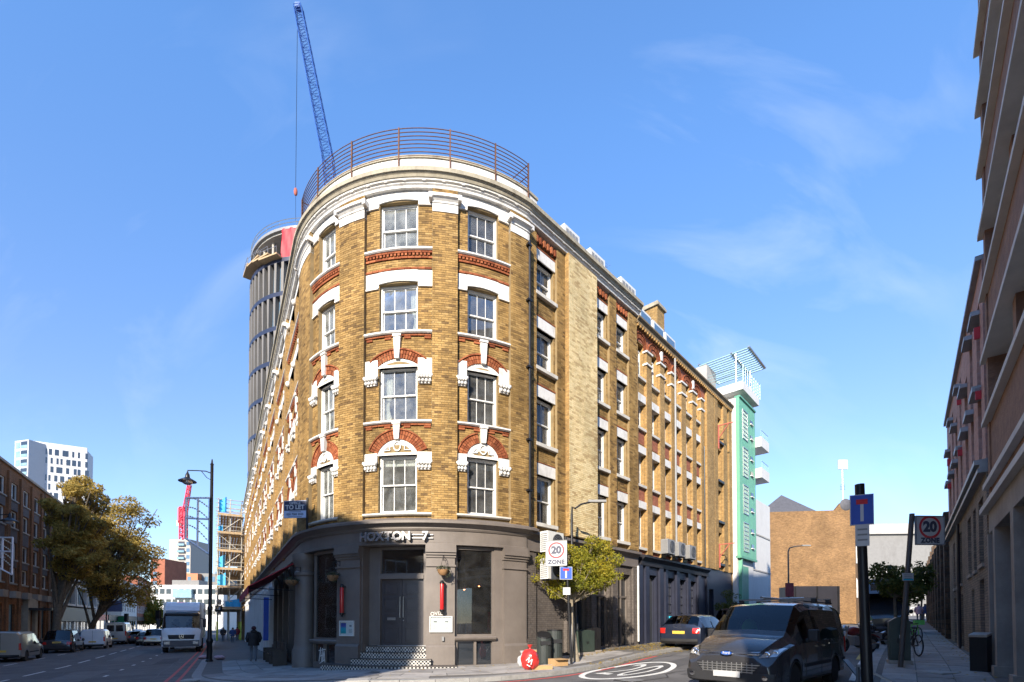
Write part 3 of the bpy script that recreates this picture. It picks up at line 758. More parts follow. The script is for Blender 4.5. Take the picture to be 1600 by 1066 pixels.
# ---- bays on the rounded corner
PIL = [(S(470.6), S(488)), (S(533), S(571)), (S(675), S(714)), (S(795), SARC)]
PIL[0] = (-.35, PIL[0][1]); PIL[3] = (PIL[3][0], SARC+.12)
BAYS = [(PIL[0][1], PIL[1][0], 1.02), (PIL[1][1], PIL[2][0], 1.32), (PIL[2][1], PIL[3][0], 1.08)]
ZB, ZT = 4.92, 16.10
FLO = [dict(sill=5.21, head=7.15), dict(sill=8.28, head=10.14), dict(sill=11.27, head=12.94), dict(sill=14.07, head=15.70)]
backs = MB(); BR = MB()
keepers = []
def keep_front(s, z):
    if len(keepers) < 298 and PIL[2][0] < s < PIL[2][1] and 5.1 < z < 12.0 and s_ok(s): keepers.append((s, z)); return True
    return False
def s_ok(s): return True
cur = {(1,2):'R',(1,1):'L',(0,1):'L',(2,2):'R',(0,2):None}
for bi, (s0, s1, ww) in enumerate(BAYS):
    sc = (s0+s1)/2 + (-.04 if bi == 2 else .03 if bi == 0 else 0); bw_ = s1-s0
    holes = [(sc-ww/2, sc+ww/2, f['sill'], f['head']) for f in FLO]
    circ = []
    # arches of the two lower floors
    hw = ww/2+.03
    for fl, (rise, th, zs) in ((0, (.46, .30, 7.20)), (1, (.22, .28, 10.15))):
        ri = (hw*hw+rise*rise)/(2*rise); zc = zs+rise-ri; am = math.asin(min(1, hw/ri)); 
        if fl == 1: am *= 1.14
        ro = ri+th; circ.append((zc, ro, zs))
        kg = .10/ri
        arch_ring(FA, corner, sc, zc, ri, ro, am, n=(24 if fl == 0 else 20), gap=(-kg, kg))
        # tympanum
        M = MB(); poly = [(sc-hw, zs-.06)]+[(s_, z_) for s_, z_ in arc_pts(sc, zc, ri-.004, -math.asin(hw/ri), math.asin(hw/ri), 14)]+[(sc+hw, zs-.06)]
        plate(M, FA, poly, -.14, .004)
        fbox(M, FA, sc-hw, sc+hw, zs-.06, zs+.02, -.14, .0)
        ty = M.build('tympanum', 'stone_white', corner)
        if fl == 0:
            M = MB(); zc2 = zs+.23
            for i in range(14):
                a0, a1 = 2*math.pi*i/14, 2*math.pi*(i+1)/14
                plate(M, FA, [(sc+.10*math.cos(a0)*r_, zc2+.13*math.sin(a0)*r_) if k_ == 0 else (sc+.10*math.cos(a1)*r_, zc2+.13*math.sin(a1)*r_) for k_, r_ in ((0,1),(0,1.35),(1,1.35),(1,1))], -.0, .03)
            M.build('oculus_ring', 'stone_white', ty)
            M = MB()
            for sg_ in (-1, 1):
                for (a, b) in (((.24,.10),(.46,.10)),((.46,.10),(.27,.27)),((.27,.27),(.24,.10))):
                    q0, q1 = Vector((sc+sg_*a[0]*ww/1.3, zs+a[1])), Vector((sc+sg_*b[0]*ww/1.3, zs+b[1])); dv = (q1-q0).normalized(); nv = Vector((-dv.y, dv.x))*.012
                    plate(M, FA, [tuple(q0-nv), tuple(q1-nv), tuple(q1+nv), tuple(q0+nv)], -.0, .022)
            M.build('tympanum_moulding', 'stone_white', ty, kind='stuff')
        # imposts and carved capitals
        for sg_ in (-1, 1):
            xa = sc+sg_*hw; xb = s0+.005 if sg_ < 0 else s1-.005
            a, b = min(xa, xb), max(xa, xb)
            zi0, zi1 = (6.93, 7.22) if fl == 0 else (9.80, 10.36)
            M = MB(); fbox(M, FA, a, b, zi0, zi1, -.19, .045)
            if fl == 1: pass
            M.build('impost', 'stone_white', corner)
            carved(FA, corner, (a+b)/2, b-a, zi0-.30, zi0)
        # keystone
        M = MB(); zt = 8.20 if fl == 0 else 11.14; zb_ = zc+ri-.02
        plate(M, FA, [(sc-.075, zb_), (sc+.075, zb_), (sc+.125, zt), (sc-.125, zt)], -.02, .11)
        fbox(M, FA, sc-.14, sc+.14, zt-.07, zt, .0, .14)
        M.build('keystone', 'stone_white', corner)
    def skip(s, z, circ=circ, sc=sc):
        for zc, ro, zs in circ:
            if z > zs-.05 and (s-sc)**2+(z-zc)**2 < ro*ro: return True
        for (z0, z1) in ((12.9,13.33),(15.66,16.08)):
            if z0 < z < z1: return True
        return False
    for rc in rects_minus(s0, s1, ZB, ZT, holes):
        fbox(backs, FA, *rc, -.32, -.012)
        bricks(BR, FA, rc, 0, skip=skip)
    # flat white lintels of the two upper floors with dropped ears
    for fl, (z0, z1) in ((2, (12.94, 13.32)), (3, (15.70, 16.07))):
        M = MB(); e = .10
        n = 10; low = []
        for i in range(n+1):
            t = -1+2*i/n; low.append((sc+t*(ww/2+.02), z0+.045*(1-t*t)))
        poly = [(s0+.004, z0-.11), (sc-ww/2-.02, z0-.11)]+low+[(sc+ww/2+.02, z0-.11), (s1-.004, z0-.11), (s1-.004, z1), (s0+.004, z1)]
        # split in strips so the curve of the wall is followed
        k = len(low)
        for i in range(k-1):
            plate(M, FA, [low[i], low[i+1], (low[i+1][0], z1+.02*(1-((low[i+1][0]-sc)/(bw_/2))**2)), (low[i][0], z1+.02*(1-((low[i][0]-sc)/(bw_/2))**2))], -.19, .035)
        fbox(M, FA, s0+.004, sc-ww/2-.02, z0-.11, z1, -.19, .035); fbox(M, FA, sc+ww/2+.02, s1-.004, z0-.11, z1, -.19, .035)
        M.build('lintel', 'stone_white', corner)
        for (xa, xb) in ((s0+.004, sc-ww/2-.03), (sc+ww/2+.03, s1-.004)):
            M = MB(); fbox(M, FA, xa, xb, z0-.17, z0-.115, -.1, .06); M.build('impost', 'stone_white', corner)
        M = MB(); bricks(M, FA, (s0, s1, z1+.025, z1+.11), .05, proud=.05); M.build('brick_course', 'red_brick', corner, kind='stuff')
    # sills with brick corbels under them
    for fl, f in enumerate(FLO):
        M = MB(); zs = f['sill']; sweep(M, FA, s0-(.0 if fl else .02), s1+(.0 if fl else .02), [(-.25,zs-.10),(.10,zs-.10),(.14,zs-.07),(.14,zs-.02),(-.25,zs)]); M.build('sill', 'stone_white' if fl else 'stone_lintel', corner)
        if fl == 3:
            M = MB(); x = s0+.03
            while x < s1-.08: fbox(M, FA, x, x+.075, zs-.26, zs-.19, -.01, .075); x += .125
            bricks(M, FA, (s0, s1, zs-.185, zs-.105), .085, proud=.09); bricks(M, FA, (s0, s1, zs-.345, zs-.27), .045, proud=.05)
            M.build('dentil_course', 'red_brick', corner, kind='stuff')
        elif fl:
            M = MB(); bricks(M, FA, (s0, s1, zs-.18, zs-.105), .055, proud=.06)
            for i in range(4):
                x = s0+.04+(bw_-.3)*i/3
                if abs(x+.11-sc) > .2: fbox(M, FA, x, x+.22, zs-.25, zs-.182, -.01, .04)
            M.build('corbel_course', 'red_brick', corner, kind='stuff')
    for fl, f in enumerate(FLO):
        put_window(FA, corner, sc, f['sill'], ww, f['head']-f['sill'], curtain=cur.get((bi,fl)), blind=.22 if (bi,fl) in ((0,0),(1,0),(2,0)) else 0)
    fbox(backs, FA, s0, s1, ZT, ZT+.1, -.32, .0)
# pilasters between the bays
for pi, (a, b) in enumerate(PIL):
    fbox(backs, FA, a, b, ZB, 16.1, -.32, .128)
    bricks(BR, FA, (a, b, ZB, 15.24), .14, keep=keep_front if pi == 2 else None); bricks(BR, FA, (a, b, 15.78, 16.05), .14)
    M = MB()
    prof = [(-.02,15.24),(.16,15.24),(.16,15.50),(.19,15.52),(.19,15.57),(.27,15.65),(.31,15.66),(.31,15.74),(.28,15.78),(-.02,15.78)]
    sweep(M, FA, a-.0, b+.0, prof)
    for (x0, x1, sgn) in ((a, a-.11, -1), (b, b+.11, 1)):
        lo, hi = min(x0, x1), max(x0, x1); fbox(M, FA, lo, hi, 15.60, 15.775, -.02, .30)
    M.build('pilaster_capital', 'stone_white', corner)
    # brick returns of the pilaster sides
M = BR.build('brickwork', 'stock_brick', corner, kind='stuff')
bme = MB(); bme.box(-(BW-JT)/2, (BW-JT)/2, 0, .014, -(BH-JT)/2, (BH-JT)/2); bmesh_ = bme.mesh('brick', 'stock_brick')
for s, z in keepers: link('brick', bmesh_, corner, loc=FA.pt(s, z, .142), rotz=FA.rot(s))
# ---- right front (first part)
A0 = SARC+.12
AW = [(SARC+1.22, 1.02), (SARC+4.86, .96), (SARC+6.50, .92)]
AF = [dict(sill=5.23, head=7.03, lt=7.45), dict(sill=8.18, head=9.92, lt=10.33), dict(sill=11.0, head=12.50, lt=12.91), dict(sill=13.79, head=15.06, lt=15.45)]
PIERS = [(A0, SARC+.62), (SARC+1.80, SARC+2.30), (SARC+4.20, SARC+4.32), (SARC+5.42, SARC+5.98), (SARC+7.02, FA.s1)]
BR = MB(); RB = MB(); PBk = MB()
for (wc, ww) in AW:
    s0, s1 = wc-.60, wc+.60
    if wc > SARC+2: s0, s1 = (SARC+4.32, SARC+5.42) if wc < SARC+6 else (SARC+5.98, SARC+7.02)
    else: s0, s1 = SARC+.62, SARC+1.80
    holes = [(wc-ww/2, wc+ww/2, f['sill'], f['head']) for f in AF]
    for rc in rects_minus(s0, s1, ZB, 15.95, holes):
        fbox(backs, FA, *rc, -.40, -.072); bricks(BR, FA, rc, -.06, skip=lambda s, z: any(f['head'] < z < f['lt'] for f in AF))
    for fi, f in enumerate(AF):
        M = MB(); fbox(M, FA, s0+.01, s1-.01, f['head'], f['lt'], -.28, -.03); M.build('lintel', 'stone_white', corner)
        M = MB(); fbox(M, FA, s0-.03, s1+.03, f['sill']-.13, f['sill'], -.3, .07); M.build('sill', 'stone_lintel', corner)
        M = MB(); bricks(M, FA, (s0, s1, f['lt']+.01, f['lt']+.08), -.02, proud=.05)
        if fi == 3:
            x = s0
            while x < s1-.1: fbox(M, FA, x, x+.1, 15.62, 15.86, -.06, .06); x += .21
        M.build('brick_course', 'red_brick', corner, kind='stuff')
        put_window(FA, corner, wc, f['sill'], ww, f['head']-f['sill'], d=-.24, cols=2, curtain=('B' if (fi in (1,)) else 'R' if fi == 2 else None))
for i, (a, b) in enumerate(PIERS):
    fbox(backs, FA, a, b, ZB, 15.98, -.40, .048); bricks(BR, FA, (a, b, ZB, 15.98), .06)
BR.build('brickwork', 'stock_brick', corner, kind='stuff')
fbox(backs, FA, SARC+2.30, SARC+4.20, ZB, 16.0, -.40, .238); bricks(PBk, FA, (SARC+2.30, SARC+4.20, ZB, 16.0), .25)
PBk.build('pale_brickwork', 'pale_brick', corner, kind='stuff')
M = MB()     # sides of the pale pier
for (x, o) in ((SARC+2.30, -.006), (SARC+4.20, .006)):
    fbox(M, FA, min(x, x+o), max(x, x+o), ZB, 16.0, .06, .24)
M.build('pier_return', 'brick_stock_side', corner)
backs.build('wall', 'mortar', corner)
# rainwater pipe at the end of the curve
M = MB(); M.tube([FA.pt(SARC+.06, 15.2, .22), FA.pt(SARC+.06, 4.9, .22)], .04)
for z in (15.0, 13.0, 10.6, 8.0, 6.2): fbox(M, FA, SARC-.02, SARC+.14, z, z+.07, .1, .27)
M.build('drainpipe', 'iron_black', corner, smooth=40)
# ---- left front: bays of five metres
LB = MB(); LBW = MB(); LRED = MB(); LWH = MB()
for k in range(10):
    e = -.35-k*5.06; s1 = e; s0 = e-4.36; pa, pb = s0-.70, s0
    fbox(LB, FA, pa, pb, ZB-.4, 16.25, -.3, .14)
    cap = MB(); sweep(cap, FA, pa-.0, pb, [(-.02,15.24),(.16,15.24),(.16,15.50),(.27,15.65),(.33,15.66),(.33,15.76),(-.02,15.78)])
    fbox(cap, FA, pa-.1, pa, 15.6, 15.775, -.02, .3); fbox(cap, FA, pb, pb+.1, 15.6, 15.775, -.02, .3); cap.build('pilaster_capital', 'stone_white', corner)
    ww = 1.25; cs = [s0+1.22, s0+3.14]
    holes = [(c-ww/2, c+ww/2, f['sill'], f['head']) for f in FLO for c in cs]
    for rc in rects_minus(s0, s1, ZB-.4, 16.22, holes): fbox(LB, FA, *rc, -.3, 0)
    for c in cs:
        for fl, f in enumerate(FLO):
            if k < 4: put_window(FA, corner, c, f['sill'], ww, f['head']-f['sill'])
            else:
                o = link('window', WIN(ww, f['head']-f['sill'])['frame'], corner, loc=FA.pt(c, f['sill'], -.19), rotz=FA.rot(c))
                key = ('sp', fl)
                if key not in WIN.c:
                    q = MB(); q.box(-ww/2+.05, ww/2-.05, .05, .06, .05, f['head']-f['sill']-.05); WIN.c[key] = q.mesh('pane','dark_glass')
                link('pane', WIN.c[key], o)
            if fl < 2:
                hw = ww/2+.03; rise, th, zs = ((.46,.30,7.20),(.22,.28,10.15))[fl]; ri = (hw*hw+rise*rise)/(2*rise); zc = zs+rise-ri; am = math.asin(hw/ri)
                if k < 5:
                    arch_ring(FA, corner, c, zc, ri, ri+th, am, n=12, gap=(-.10/ri, .10/ri))
                    M = MB(); plate(M, FA, [(c-hw, zs-.06)]+arc_pts(c, zc, ri, -am, am, 8)+[(c+hw, zs-.06)], -.14, .02); M.build('tympanum', 'stone_white', corner)
                M = MB(); zt = 8.20 if fl == 0 else 11.14; plate(M, FA, [(c-.075, zc+ri), (c+.075, zc+ri), (c+.14, zt), (c-.14, zt)], -.02, .09); fbox(M, FA, c-.16, c+.16, zt-.1, zt, .0, .13); M.build('keystone', 'stone_white', corner)
                for sg_ in (-1, 1):
                    a, b = sorted((c+sg_*hw, c+sg_*(hw+.36))); zi0, zi1 = (6.93,7.22) if fl == 0 else (9.80,10.36)
                    M = MB(); fbox(M, FA, a, b, zi0, zi1, -.19, .05); M.build('impost', 'stone_white', corner)
                    if k < 6: carved(FA, corner, (a+b)/2, b-a, zi0-.30, zi0, .04)
    for fl, (z0, z1) in ((2,(12.94,13.32)),(3,(15.70,16.07))):
        M = MB()
        fbox(M, FA, s0+.01, s1-.01, z0, z1, -.19, .02); M.build('lintel', 'stone_white', corner)
        for c in (s0+.14, (s0+s1)/2, s1-.14):
            q = MB(); q.ball(FA.pt(c, z0-.12, .06), .12, 8, 6, (1,1,1.2)); q.build('carved_capital', 'stone_white', corner, smooth=True)
    for fl, f in enumerate(FLO):
        zs = f['sill']; M = MB(); sweep(M, FA, s0, s1, [(-.25,zs-.10),(.08,zs-.10),(.12,zs-.07),(.12,zs-.02),(-.25,zs)]); M.build('sill', 'stone_white' if fl else 'stone_lintel', corner)
        if fl:
            M = MB(); fbox(M, FA, s0, s1, zs-.18, zs-.105, -.01, .08)
            x = s0+.05
            while x < s1-.1: fbox(M, FA, x, x+.09, zs-.26, zs-.185, -.01, .07); x += .2
            M.build('dentil_course', 'red_brick', corner, kind='stuff')
LB.build('left_wall', 'brick_stock_side', corner)
# ---- cornice, parapet and roof
M = MB(); sweep(M, FA, -51, FA.s1+.05, [(-.3,16.02),(.15,16.02),(.16,16.05),(.16,16.09),(.21,16.13),(.21,16.17),(-.3,16.2)]); M.build('frieze_moulding', 'stone_white', corner)
M = MB(); sweep(M, FA, -51, FA.s1+.05, [(-.3,16.165),(.23,16.165),(.27,16.19),(.27,16.25),(.29,16.26),(-.3,16.31)]); M.build('cornice', 'stone_lintel', corner)
M = MB(); sweep(M, FA, -51, FA.s1+.05, [(-.3,16.255),(.30,16.255),(.33,16.33),(.39,16.38),(.41,16.38),(.41,16.52),(.37,16.55),(.05,16.62),(-.3,16.62)]); M.build('gutter', 'stone_weathered', corner)
M = MB(); x = -50.8
while x < FA.s1-.1:
    if FA.s1-8.9 > x or True: fbox(M, FA, x, x+.10, 16.17, 16.248, .22, .265)
    x += .62
M.build('modillions', 'stone_white', corner, kind='stuff')
S_P0, S_P1 = -1.6, SARC+.6
M = MB(); sweep(M, FA, S_P0, S_P1, [(-.35,16.3),(.09,16.3),(.09,17.06),(-.35,17.06)]); M.build('parapet', 'stone_white', corner)
M = MB(); sweep(M, FA, S_P0-.03, S_P1+.03, [(-.40,17.07),(.13,17.07),(.13,17.16),(-.05,17.24),(-.40,17.24)]); M.build('coping', 'stone_weathered', corner)
# roof terrace railing: rusty posts and eight hooped rails
rail = thing('roof_railing', 'rusty curved iron railing round the rooftop of the corner building', 'railing', tuple(FA.pt(SARC/2, 17.24, 0)), world=True)
posts = [S(487,300)+.1, S(505,290)+.15, S(553.5,250), S(625,250), S(703,250), S(772,250), SARC+.10]
posts[0] = .15; posts[1] = S(512, 600)-.55
for s in posts:
    M = MB(); 
    fbox(M, FA, s-.022, s+.022, 16.5, 18.10, .10, .145); M.build('post', 'iron_rust', rail)
for i in range(8):
    z = 17.12+.135*i
    M = MB(); ss_ = [.15+(SARC-.05)*j/60 for j in range(61)]
    M.tube([FA.pt(s, z, .125) for s in ss_], .014, 6); M.build('rail', 'iron_rust', rail, smooth=True)
M = MB()
for zz in (17.2, 17.6, 18.0):
    M.tube([FA.pt(.15, zz, .12), FA.pt(.15, zz, -2.2)], .016, 6); M.tube([FA.pt(SARC+.05, zz, .12), FA.pt(SARC+.05, zz, -2.2)], .016, 6)
M.build('rail', 'iron_rust', rail)
# roof deck and the closed back of the block
back_l = FA.pt(-51, 0, -.3); EW = Vector((PE.x, PE.y))
def lidpts(z):
    L_ = [FA.pt(s, z, -.2) for s in [-51]+[SARC*i/20 for i in range(21)]+[FA.s1]]
    return L_+[Vector((PE.x, PE.y+.2, z)), Vector((PE.x-9, PE.y+9, z)), ]
M = MB(); pts = lidpts(16.45); M.face(pts); M.build('roof', 'slate', corner)
M = MB(); q = [Vector((PE.x, PE.y, 0)), Vector((PE.x-9, PE.y+9, 0)), back_l]
for a, b in zip(q, q[1:]):
    M.face([Vector((a.x,a.y,-1)), Vector((b.x,b.y,-1)), Vector((b.x,b.y,16.4)), Vector((a.x,a.y,16.4))])
M.build('back_wall', 'brick_stock_side', corner)
# rooms behind the windows
M = MB(); M.m = 0
sweep(M, FA, -24, FA.s1-.05, [(-2.4,ZB),(-2.3,ZB),(-2.3,16.2),(-2.4,16.2)])
for z in (4.75, 7.75, 10.72, 13.62, 16.12): sweep(M, FA, -24, FA.s1-.05, [(-2.4,z),(-.33,z),(-.33,z+.18),(-2.4,z+.18)])
for s in (-24,-10.3, -.2, (PIL[1][0]+PIL[1][1])/2, (PIL[2][0]+PIL[2][1])/2, SARC+.3, SARC+3.2, SARC+5.7, FA.s1-.06): fbox(M, FA, s, s+.06, ZB, 16.1, -2.35, -.33)
M.build('rooms', 'interior_wall', corner)
P('letter_face', (.20,.12,.11), .5, var=.2, ns=20)
P('paper', (.72,.72,.70), .7, var=.05)
P('orange_wood', (.42,.14,.04), .5, var=.15)
P('sign_blue', (.03,.09,.42), .5, var=.08); P('sign_white', (.50,.505,.51), .45, var=.04, dirt=.12, ds=6); P('sign_red', (.55,.02,.03), .45, var=.05); P('sign_black', (.012,.012,.014), .5, var=.05); P('sign_navy', (.035,.04,.075), .5, var=.06); P('sign_lilac', (.42,.50,.66), .5, var=.04)
P('dark_wood', (.035,.026,.02), .6, var=.25, ns=5)
BRICK('taupe_brick', (.118,.10,.088), (.135,.115,.10), (.09,.076,.068), bump=.5, dirt=.3)
def postb(_):
    m, nt, b = newmat('poster_blue'); L = nt.links.new; geo = nn(nt,'ShaderNodeTexCoord'); sp = nn(nt,'ShaderNodeSeparateXYZ'); L(geo.outputs['Generated'], sp.inputs[0])
    wv = nn(nt,'ShaderNodeMath', operation='MULTIPLY_ADD'); cr = nn(nt,'ShaderNodeValToRGB')
    el = cr.color_ramp.elements; el[0].color = (.02,.35,.36,1); el[1].color = (.04,.08,.30,1); e = el.new(.45); e.color = (.03,.42,.55,1); e = el.new(.7); e.color = (.10,.10,.42,1)
    L(sp.outputs[2], cr.inputs[0]); L(cr.outputs[0], b.inputs['Base Color']); return m
defmat('poster_blue', postb)
# ================================================================== ground floor bar front
def zpx(py, px=640, d=0.0, fa=None):       # height of a pixel on the bar front
    s = S(px); p = FA.pt(s, 0, d); return at(px, py, p.y).z
GZ = -.6
piers = [(-.35, S(489)), (S(531), S(566)), (S(668), S(711)), (S(786), SARC+.05)]
shop = MB()
for i, (a, b) in enumerate(piers):
    M = MB()
    if i == 0:                              # round corner column
        c = FA.pt((a+b)/2, 0, -.05)
        M.lathe([(.44,GZ),(.44,.55),(.40,.62),(.37,.75),(.35,1.2),(.33,3.3),(.38,3.36),(.38,3.46),(.34,3.5),(.34,3.68),(.45,3.85),(.47,3.98),(.47,4.15)], 20, (c.x, c.y, 0))
        M.build('corner_column', 'taupe_paint', corner, smooth=True)
        continue
    sweep(M, FA, a, b, [(-.3,GZ),(.15,GZ),(.15,.78),(.11,.84),(.08,.86),(.08,4.15),(-.3,4.15)])
    for (z0, z1, d) in ((3.42,3.48,.13),(3.72,3.80,.12),(3.80,3.88,.17),(3.88,4.02,.22),(4.02,4.15,.19)):
        fbox(M, FA, a-.03, b+.03, z0, z1, -.05, d)
    M.build('shop_pilaster', 'taupe_paint', corner)
# fascia and cornice above the bar
M = MB(); sweep(M, FA, -51, SARC+.05, [(-.3,4.14),(.12,4.14),(.12,4.20),(.09,4.22),(.09,4.62),(-.3,4.62)]); M.build('fascia', 'taupe_paint', corner)
M = MB(); sweep(M, FA, -51, SARC+.4, [(-.3,4.60),(.12,4.60),(.16,4.66),(.16,4.70),(.30,4.80),(.36,4.81),(.36,4.89),(.30,4.91),(.02,5.04),(-.3,5.04)]); M.build('shop_cornice', 'taupe_paint', corner)
# ---- entrance: recess, frame, transom, panelled double door
da, db = piers[1][1], piers[2][0]; dc = S(623); hw = .80; RD = -.42
zd0, zd1 = .80, 3.05
M = MB()
fbox(M, FA, da, da+.04, GZ, 4.15, RD-.2, -.02); fbox(M, FA, db-.04, db, GZ, 4.15, RD-.2, -.02)     # jambs
fbox(M, FA, da+.04, dc-hw-.09, GZ, 4.14, RD-.15, RD+.02); fbox(M, FA, dc+hw+.09, db-.04, GZ, 4.14, RD-.15, RD+.02)
M.build('door_recess', 'taupe_paint', corner)
M = MB()
for (a, b, z0, z1, d) in ((dc-hw-.09,dc-hw,zd0,4.13,.09),(dc+hw,dc+hw+.09,zd0,4.13,.09),(dc-hw,dc+hw,4.05,4.13,.09),(dc-hw,dc+hw,zd1,zd1+.14,.12),(dc-hw,dc+hw,zd1+.14,zd1+.19,.07)):
    fbox(M, FA, a, b, z0, z1, RD-.1, RD+d)
M.build('door_frame', 'taupe_paint', corner)
M = MB(); plate(M, FA, [(dc-hw, zd1+.19), (dc+hw, zd1+.19), (dc+hw, 4.05), (dc-hw, 4.05)], RD-.01, RD); M.build('transom_window', 'pane_dark', corner)
for sg_ in (-1, 1):
    M = MB(); a, b = sorted((dc+sg_*.006, dc+sg_*hw)); fbox(M, FA, a, b, zd0+.015, zd1, RD-.05, RD)
    leaf = M.build('door', 'door_paint', corner)
    for (z0, z1) in ((zd0+.12,zd0+.62),(zd0+.74,zd0+1.05),(zd0+1.17,zd0+1.62),(zd0+1.74,zd1-.13)):
        M = MB(); m = (a+b)/2; w = (b-a)/2-.11
        for (k_, d0, d1) in ((1, 0, .012),):
            for (p, q, r, t) in ((m-w,m+w,z0,z0+.025),(m-w,m+w,z1-.025,z1),(m-w,m-w+.025,z0+.025,z1-.025),(m+w-.025,m+w,z0+.025,z1-.025)): fbox(M, FA, p, q, r, t, RD, RD+.018)
        plate(M, FA, [(m-w+.07,z0+.07),(m+w-.07,z0+.07),(m+w-.07,z1-.07),(m-w+.07,z1-.07)], RD, RD+.014)
        M.build('door_panel', 'door_paint', leaf)
    M = MB(); x = dc+sg_*.06; M.tube([FA.pt(x, zd0+.95, RD+.01), FA.pt(x, zd0+.95, RD+.06), FA.pt(x, zd0+1.65, RD+.06), FA.pt(x, zd0+1.65, RD+.01)], .012, 8); M.build('door_handle', 'steel', leaf, smooth=True)
    if sg_ < 0:
        M = MB(); fbox(M, FA, dc-.56, dc-.24, zd0+.86, zd0+.95, RD, RD+.022); M.build('letter_box', 'steel', leaf)
    else:
        M = MB(); M.ball(FA.pt(dc+.06, zd0+.85, RD+.02), .022); M.build('lock', 'steel', leaf, smooth=True)
M = MB(); fbox(M, FA, dc-hw-.09, dc+hw+.09, zd0-.03, zd0+.015, RD-.1, RD+.10); M.build('door_sill', 'steel_dull', corner)
# checkered steps
def checker(_):
    m, nt, b = newmat('checker_tile'); L = nt.links.new
    uv = nn(nt,'ShaderNodeUVMap'); ck = nn(nt,'ShaderNodeTexChecker'); ck.inputs['Scale'].default_value = 17.0
    ck.inputs[1].default_value = (.62,.60,.55,1); ck.inputs[2].default_value = (.014,.014,.016,1); L(uv.outputs[0], ck.inputs[0])
    n1 = nn(nt,'ShaderNodeTexNoise'); n1.inputs['Scale'].default_value = 4; n1.inputs['Detail'].default_value = 6; geo = nn(nt,'ShaderNodeNewGeometry'); L(geo.outputs['Position'], n1.inputs[0])
    mr = nn(nt,'ShaderNodeMapRange'); mr.inputs[1].default_value = .3; mr.inputs[2].default_value = .7; mr.inputs[3].default_value = .6; mr.inputs[4].default_value = 1.05; L(n1.outputs[0], mr.inputs[0])
    mx = nn(nt,'ShaderNodeMix', data_type='RGBA', blend_type='MULTIPLY'); mx.inputs[0].default_value = 1; L(ck.outputs[0], mx.inputs[6]); L(mr.outputs[0], mx.inputs[7])
    L(mx.outputs[2], b.inputs['Base Color']); b.inputs['Roughness'].default_value = .3; return m
defmat('checker_tile', checker)
st = [(piers[1][0]-.12, piers[2][1]+.02, -.3, .20, .62), (da-.16, db+.16, .20, .40, .30), (da+.0, db-.0, .40, .60, .02), (da+.02, db-.02, .60, .795, -.22)]
for i, (a, b, z0, z1, d) in enumerate(st):
    M = MB(); fbox(M, FA, a, b, z0, z1-.02, RD-.1, d)
    sp = M.build('step', 'checker_tile', corner)
    M = MB(); fbox(M, FA, a-.01, b+.01, z1-.02, z1, RD-.1, d+.02); M.build('tread', 'taupe_dark', sp)
# ---- shop windows
def shopwin(a, b, zs, glass_z0, small=True):
    M = MB()
    for (x0, x1, z0, z1) in ((a, a+.07, zs, 4.12), (b-.07, b, zs, 4.12), (a+.07, b-.07, 4.02, 4.12), (a+.07, b-.07, zs, zs+.07)): fbox(M, FA, x0, x1, z0, z1, -.2, -.06)
    fr = M.build('shop_window_frame', 'taupe_paint', corner)
    M = MB(); fbox(M, FA, a+.07, b-.07, zs+.07, 4.02, -.135, -.125); M.build('pane', 'pane_dark', fr)
    M = MB(); sweep(M, FA, a-.02, b+.02, [(-.3,zs-.16),(.02,zs-.16),(.10,zs-.10),(.12,zs-.04),(.08,zs),(-.3,zs)]); M.build('shop_sill', 'taupe_paint', corner)
    M = MB(); mid = (a+b)/2
    for (x0, x1, z0, z1) in ((a, a+.08, GZ, zs-.16), (b-.08, b, GZ, zs-.16), (mid-.04, mid+.04, GZ, zs-.16), (a+.08, mid-.04, GZ, .17), (mid+.04, b-.08, GZ, .17)): fbox(M, FA, x0, x1, z0, z1, -.25, -.03)
    rs = M.build('stall_riser', 'taupe_paint', corner)
    for (x0, x1) in ((a+.08, mid-.04), (mid+.04, b-.08)):
        M = MB(); fbox(M, FA, x0, x1, .17, zs-.16, -.13, -.12); M.build('cellar_light', 'dark_glass', rs)
shopwin(S(490)+.02, S(531)-.02, .98, 0); shopwin(S(711)+.02, S(773), 1.12, 0)
M = MB(); fbox(M, FA, S(773), S(786), GZ, 4.14, -.25, -.02); M.build('shop_pier', 'taupe_paint', corner)
# bar room: floor, back wall, ceiling
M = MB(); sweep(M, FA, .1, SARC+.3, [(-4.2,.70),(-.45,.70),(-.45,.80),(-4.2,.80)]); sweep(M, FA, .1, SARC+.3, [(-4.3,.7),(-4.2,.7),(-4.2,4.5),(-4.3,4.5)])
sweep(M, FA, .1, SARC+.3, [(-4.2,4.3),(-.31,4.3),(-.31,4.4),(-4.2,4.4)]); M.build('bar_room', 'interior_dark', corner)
# sign letters: open metal letters on two rails
lt = 'HOXTON 7'; x0, x1 = S(570), S(672)
for i, ch in enumerate(lt):
    if ch == ' ': continue
    s = x0+(x1-x0)*((i+.5)/len(lt)) + (.02 if ch == '7' else 0)
    me = text_mesh(ch, .40, .055, .012); me.materials.clear(); me.materials.append(MAT('steel_dull'))
    p = FA.pt(s, 4.385, .22); o = link('sign_letter', me, corner, loc=p); o.rotation_euler = (R_(90), 0, FA.rot(s)); o.scale = (.98, .98, 1)
    me2 = text_mesh(ch, .40, .004, -.012); me2.materials.clear(); me2.materials.append(MAT('letter_face'))
    o2 = link('letter_face', me2, o); o2.location = (0, 0, .056)
M = MB()
for z in (4.33, 4.44): sweep(M, FA, x0-.05, x1+.12, [(.12,z),(.15,z),(.15,z+.03),(.12,z+.03)])
M.build('sign_rail', 'steel_dull', corner)
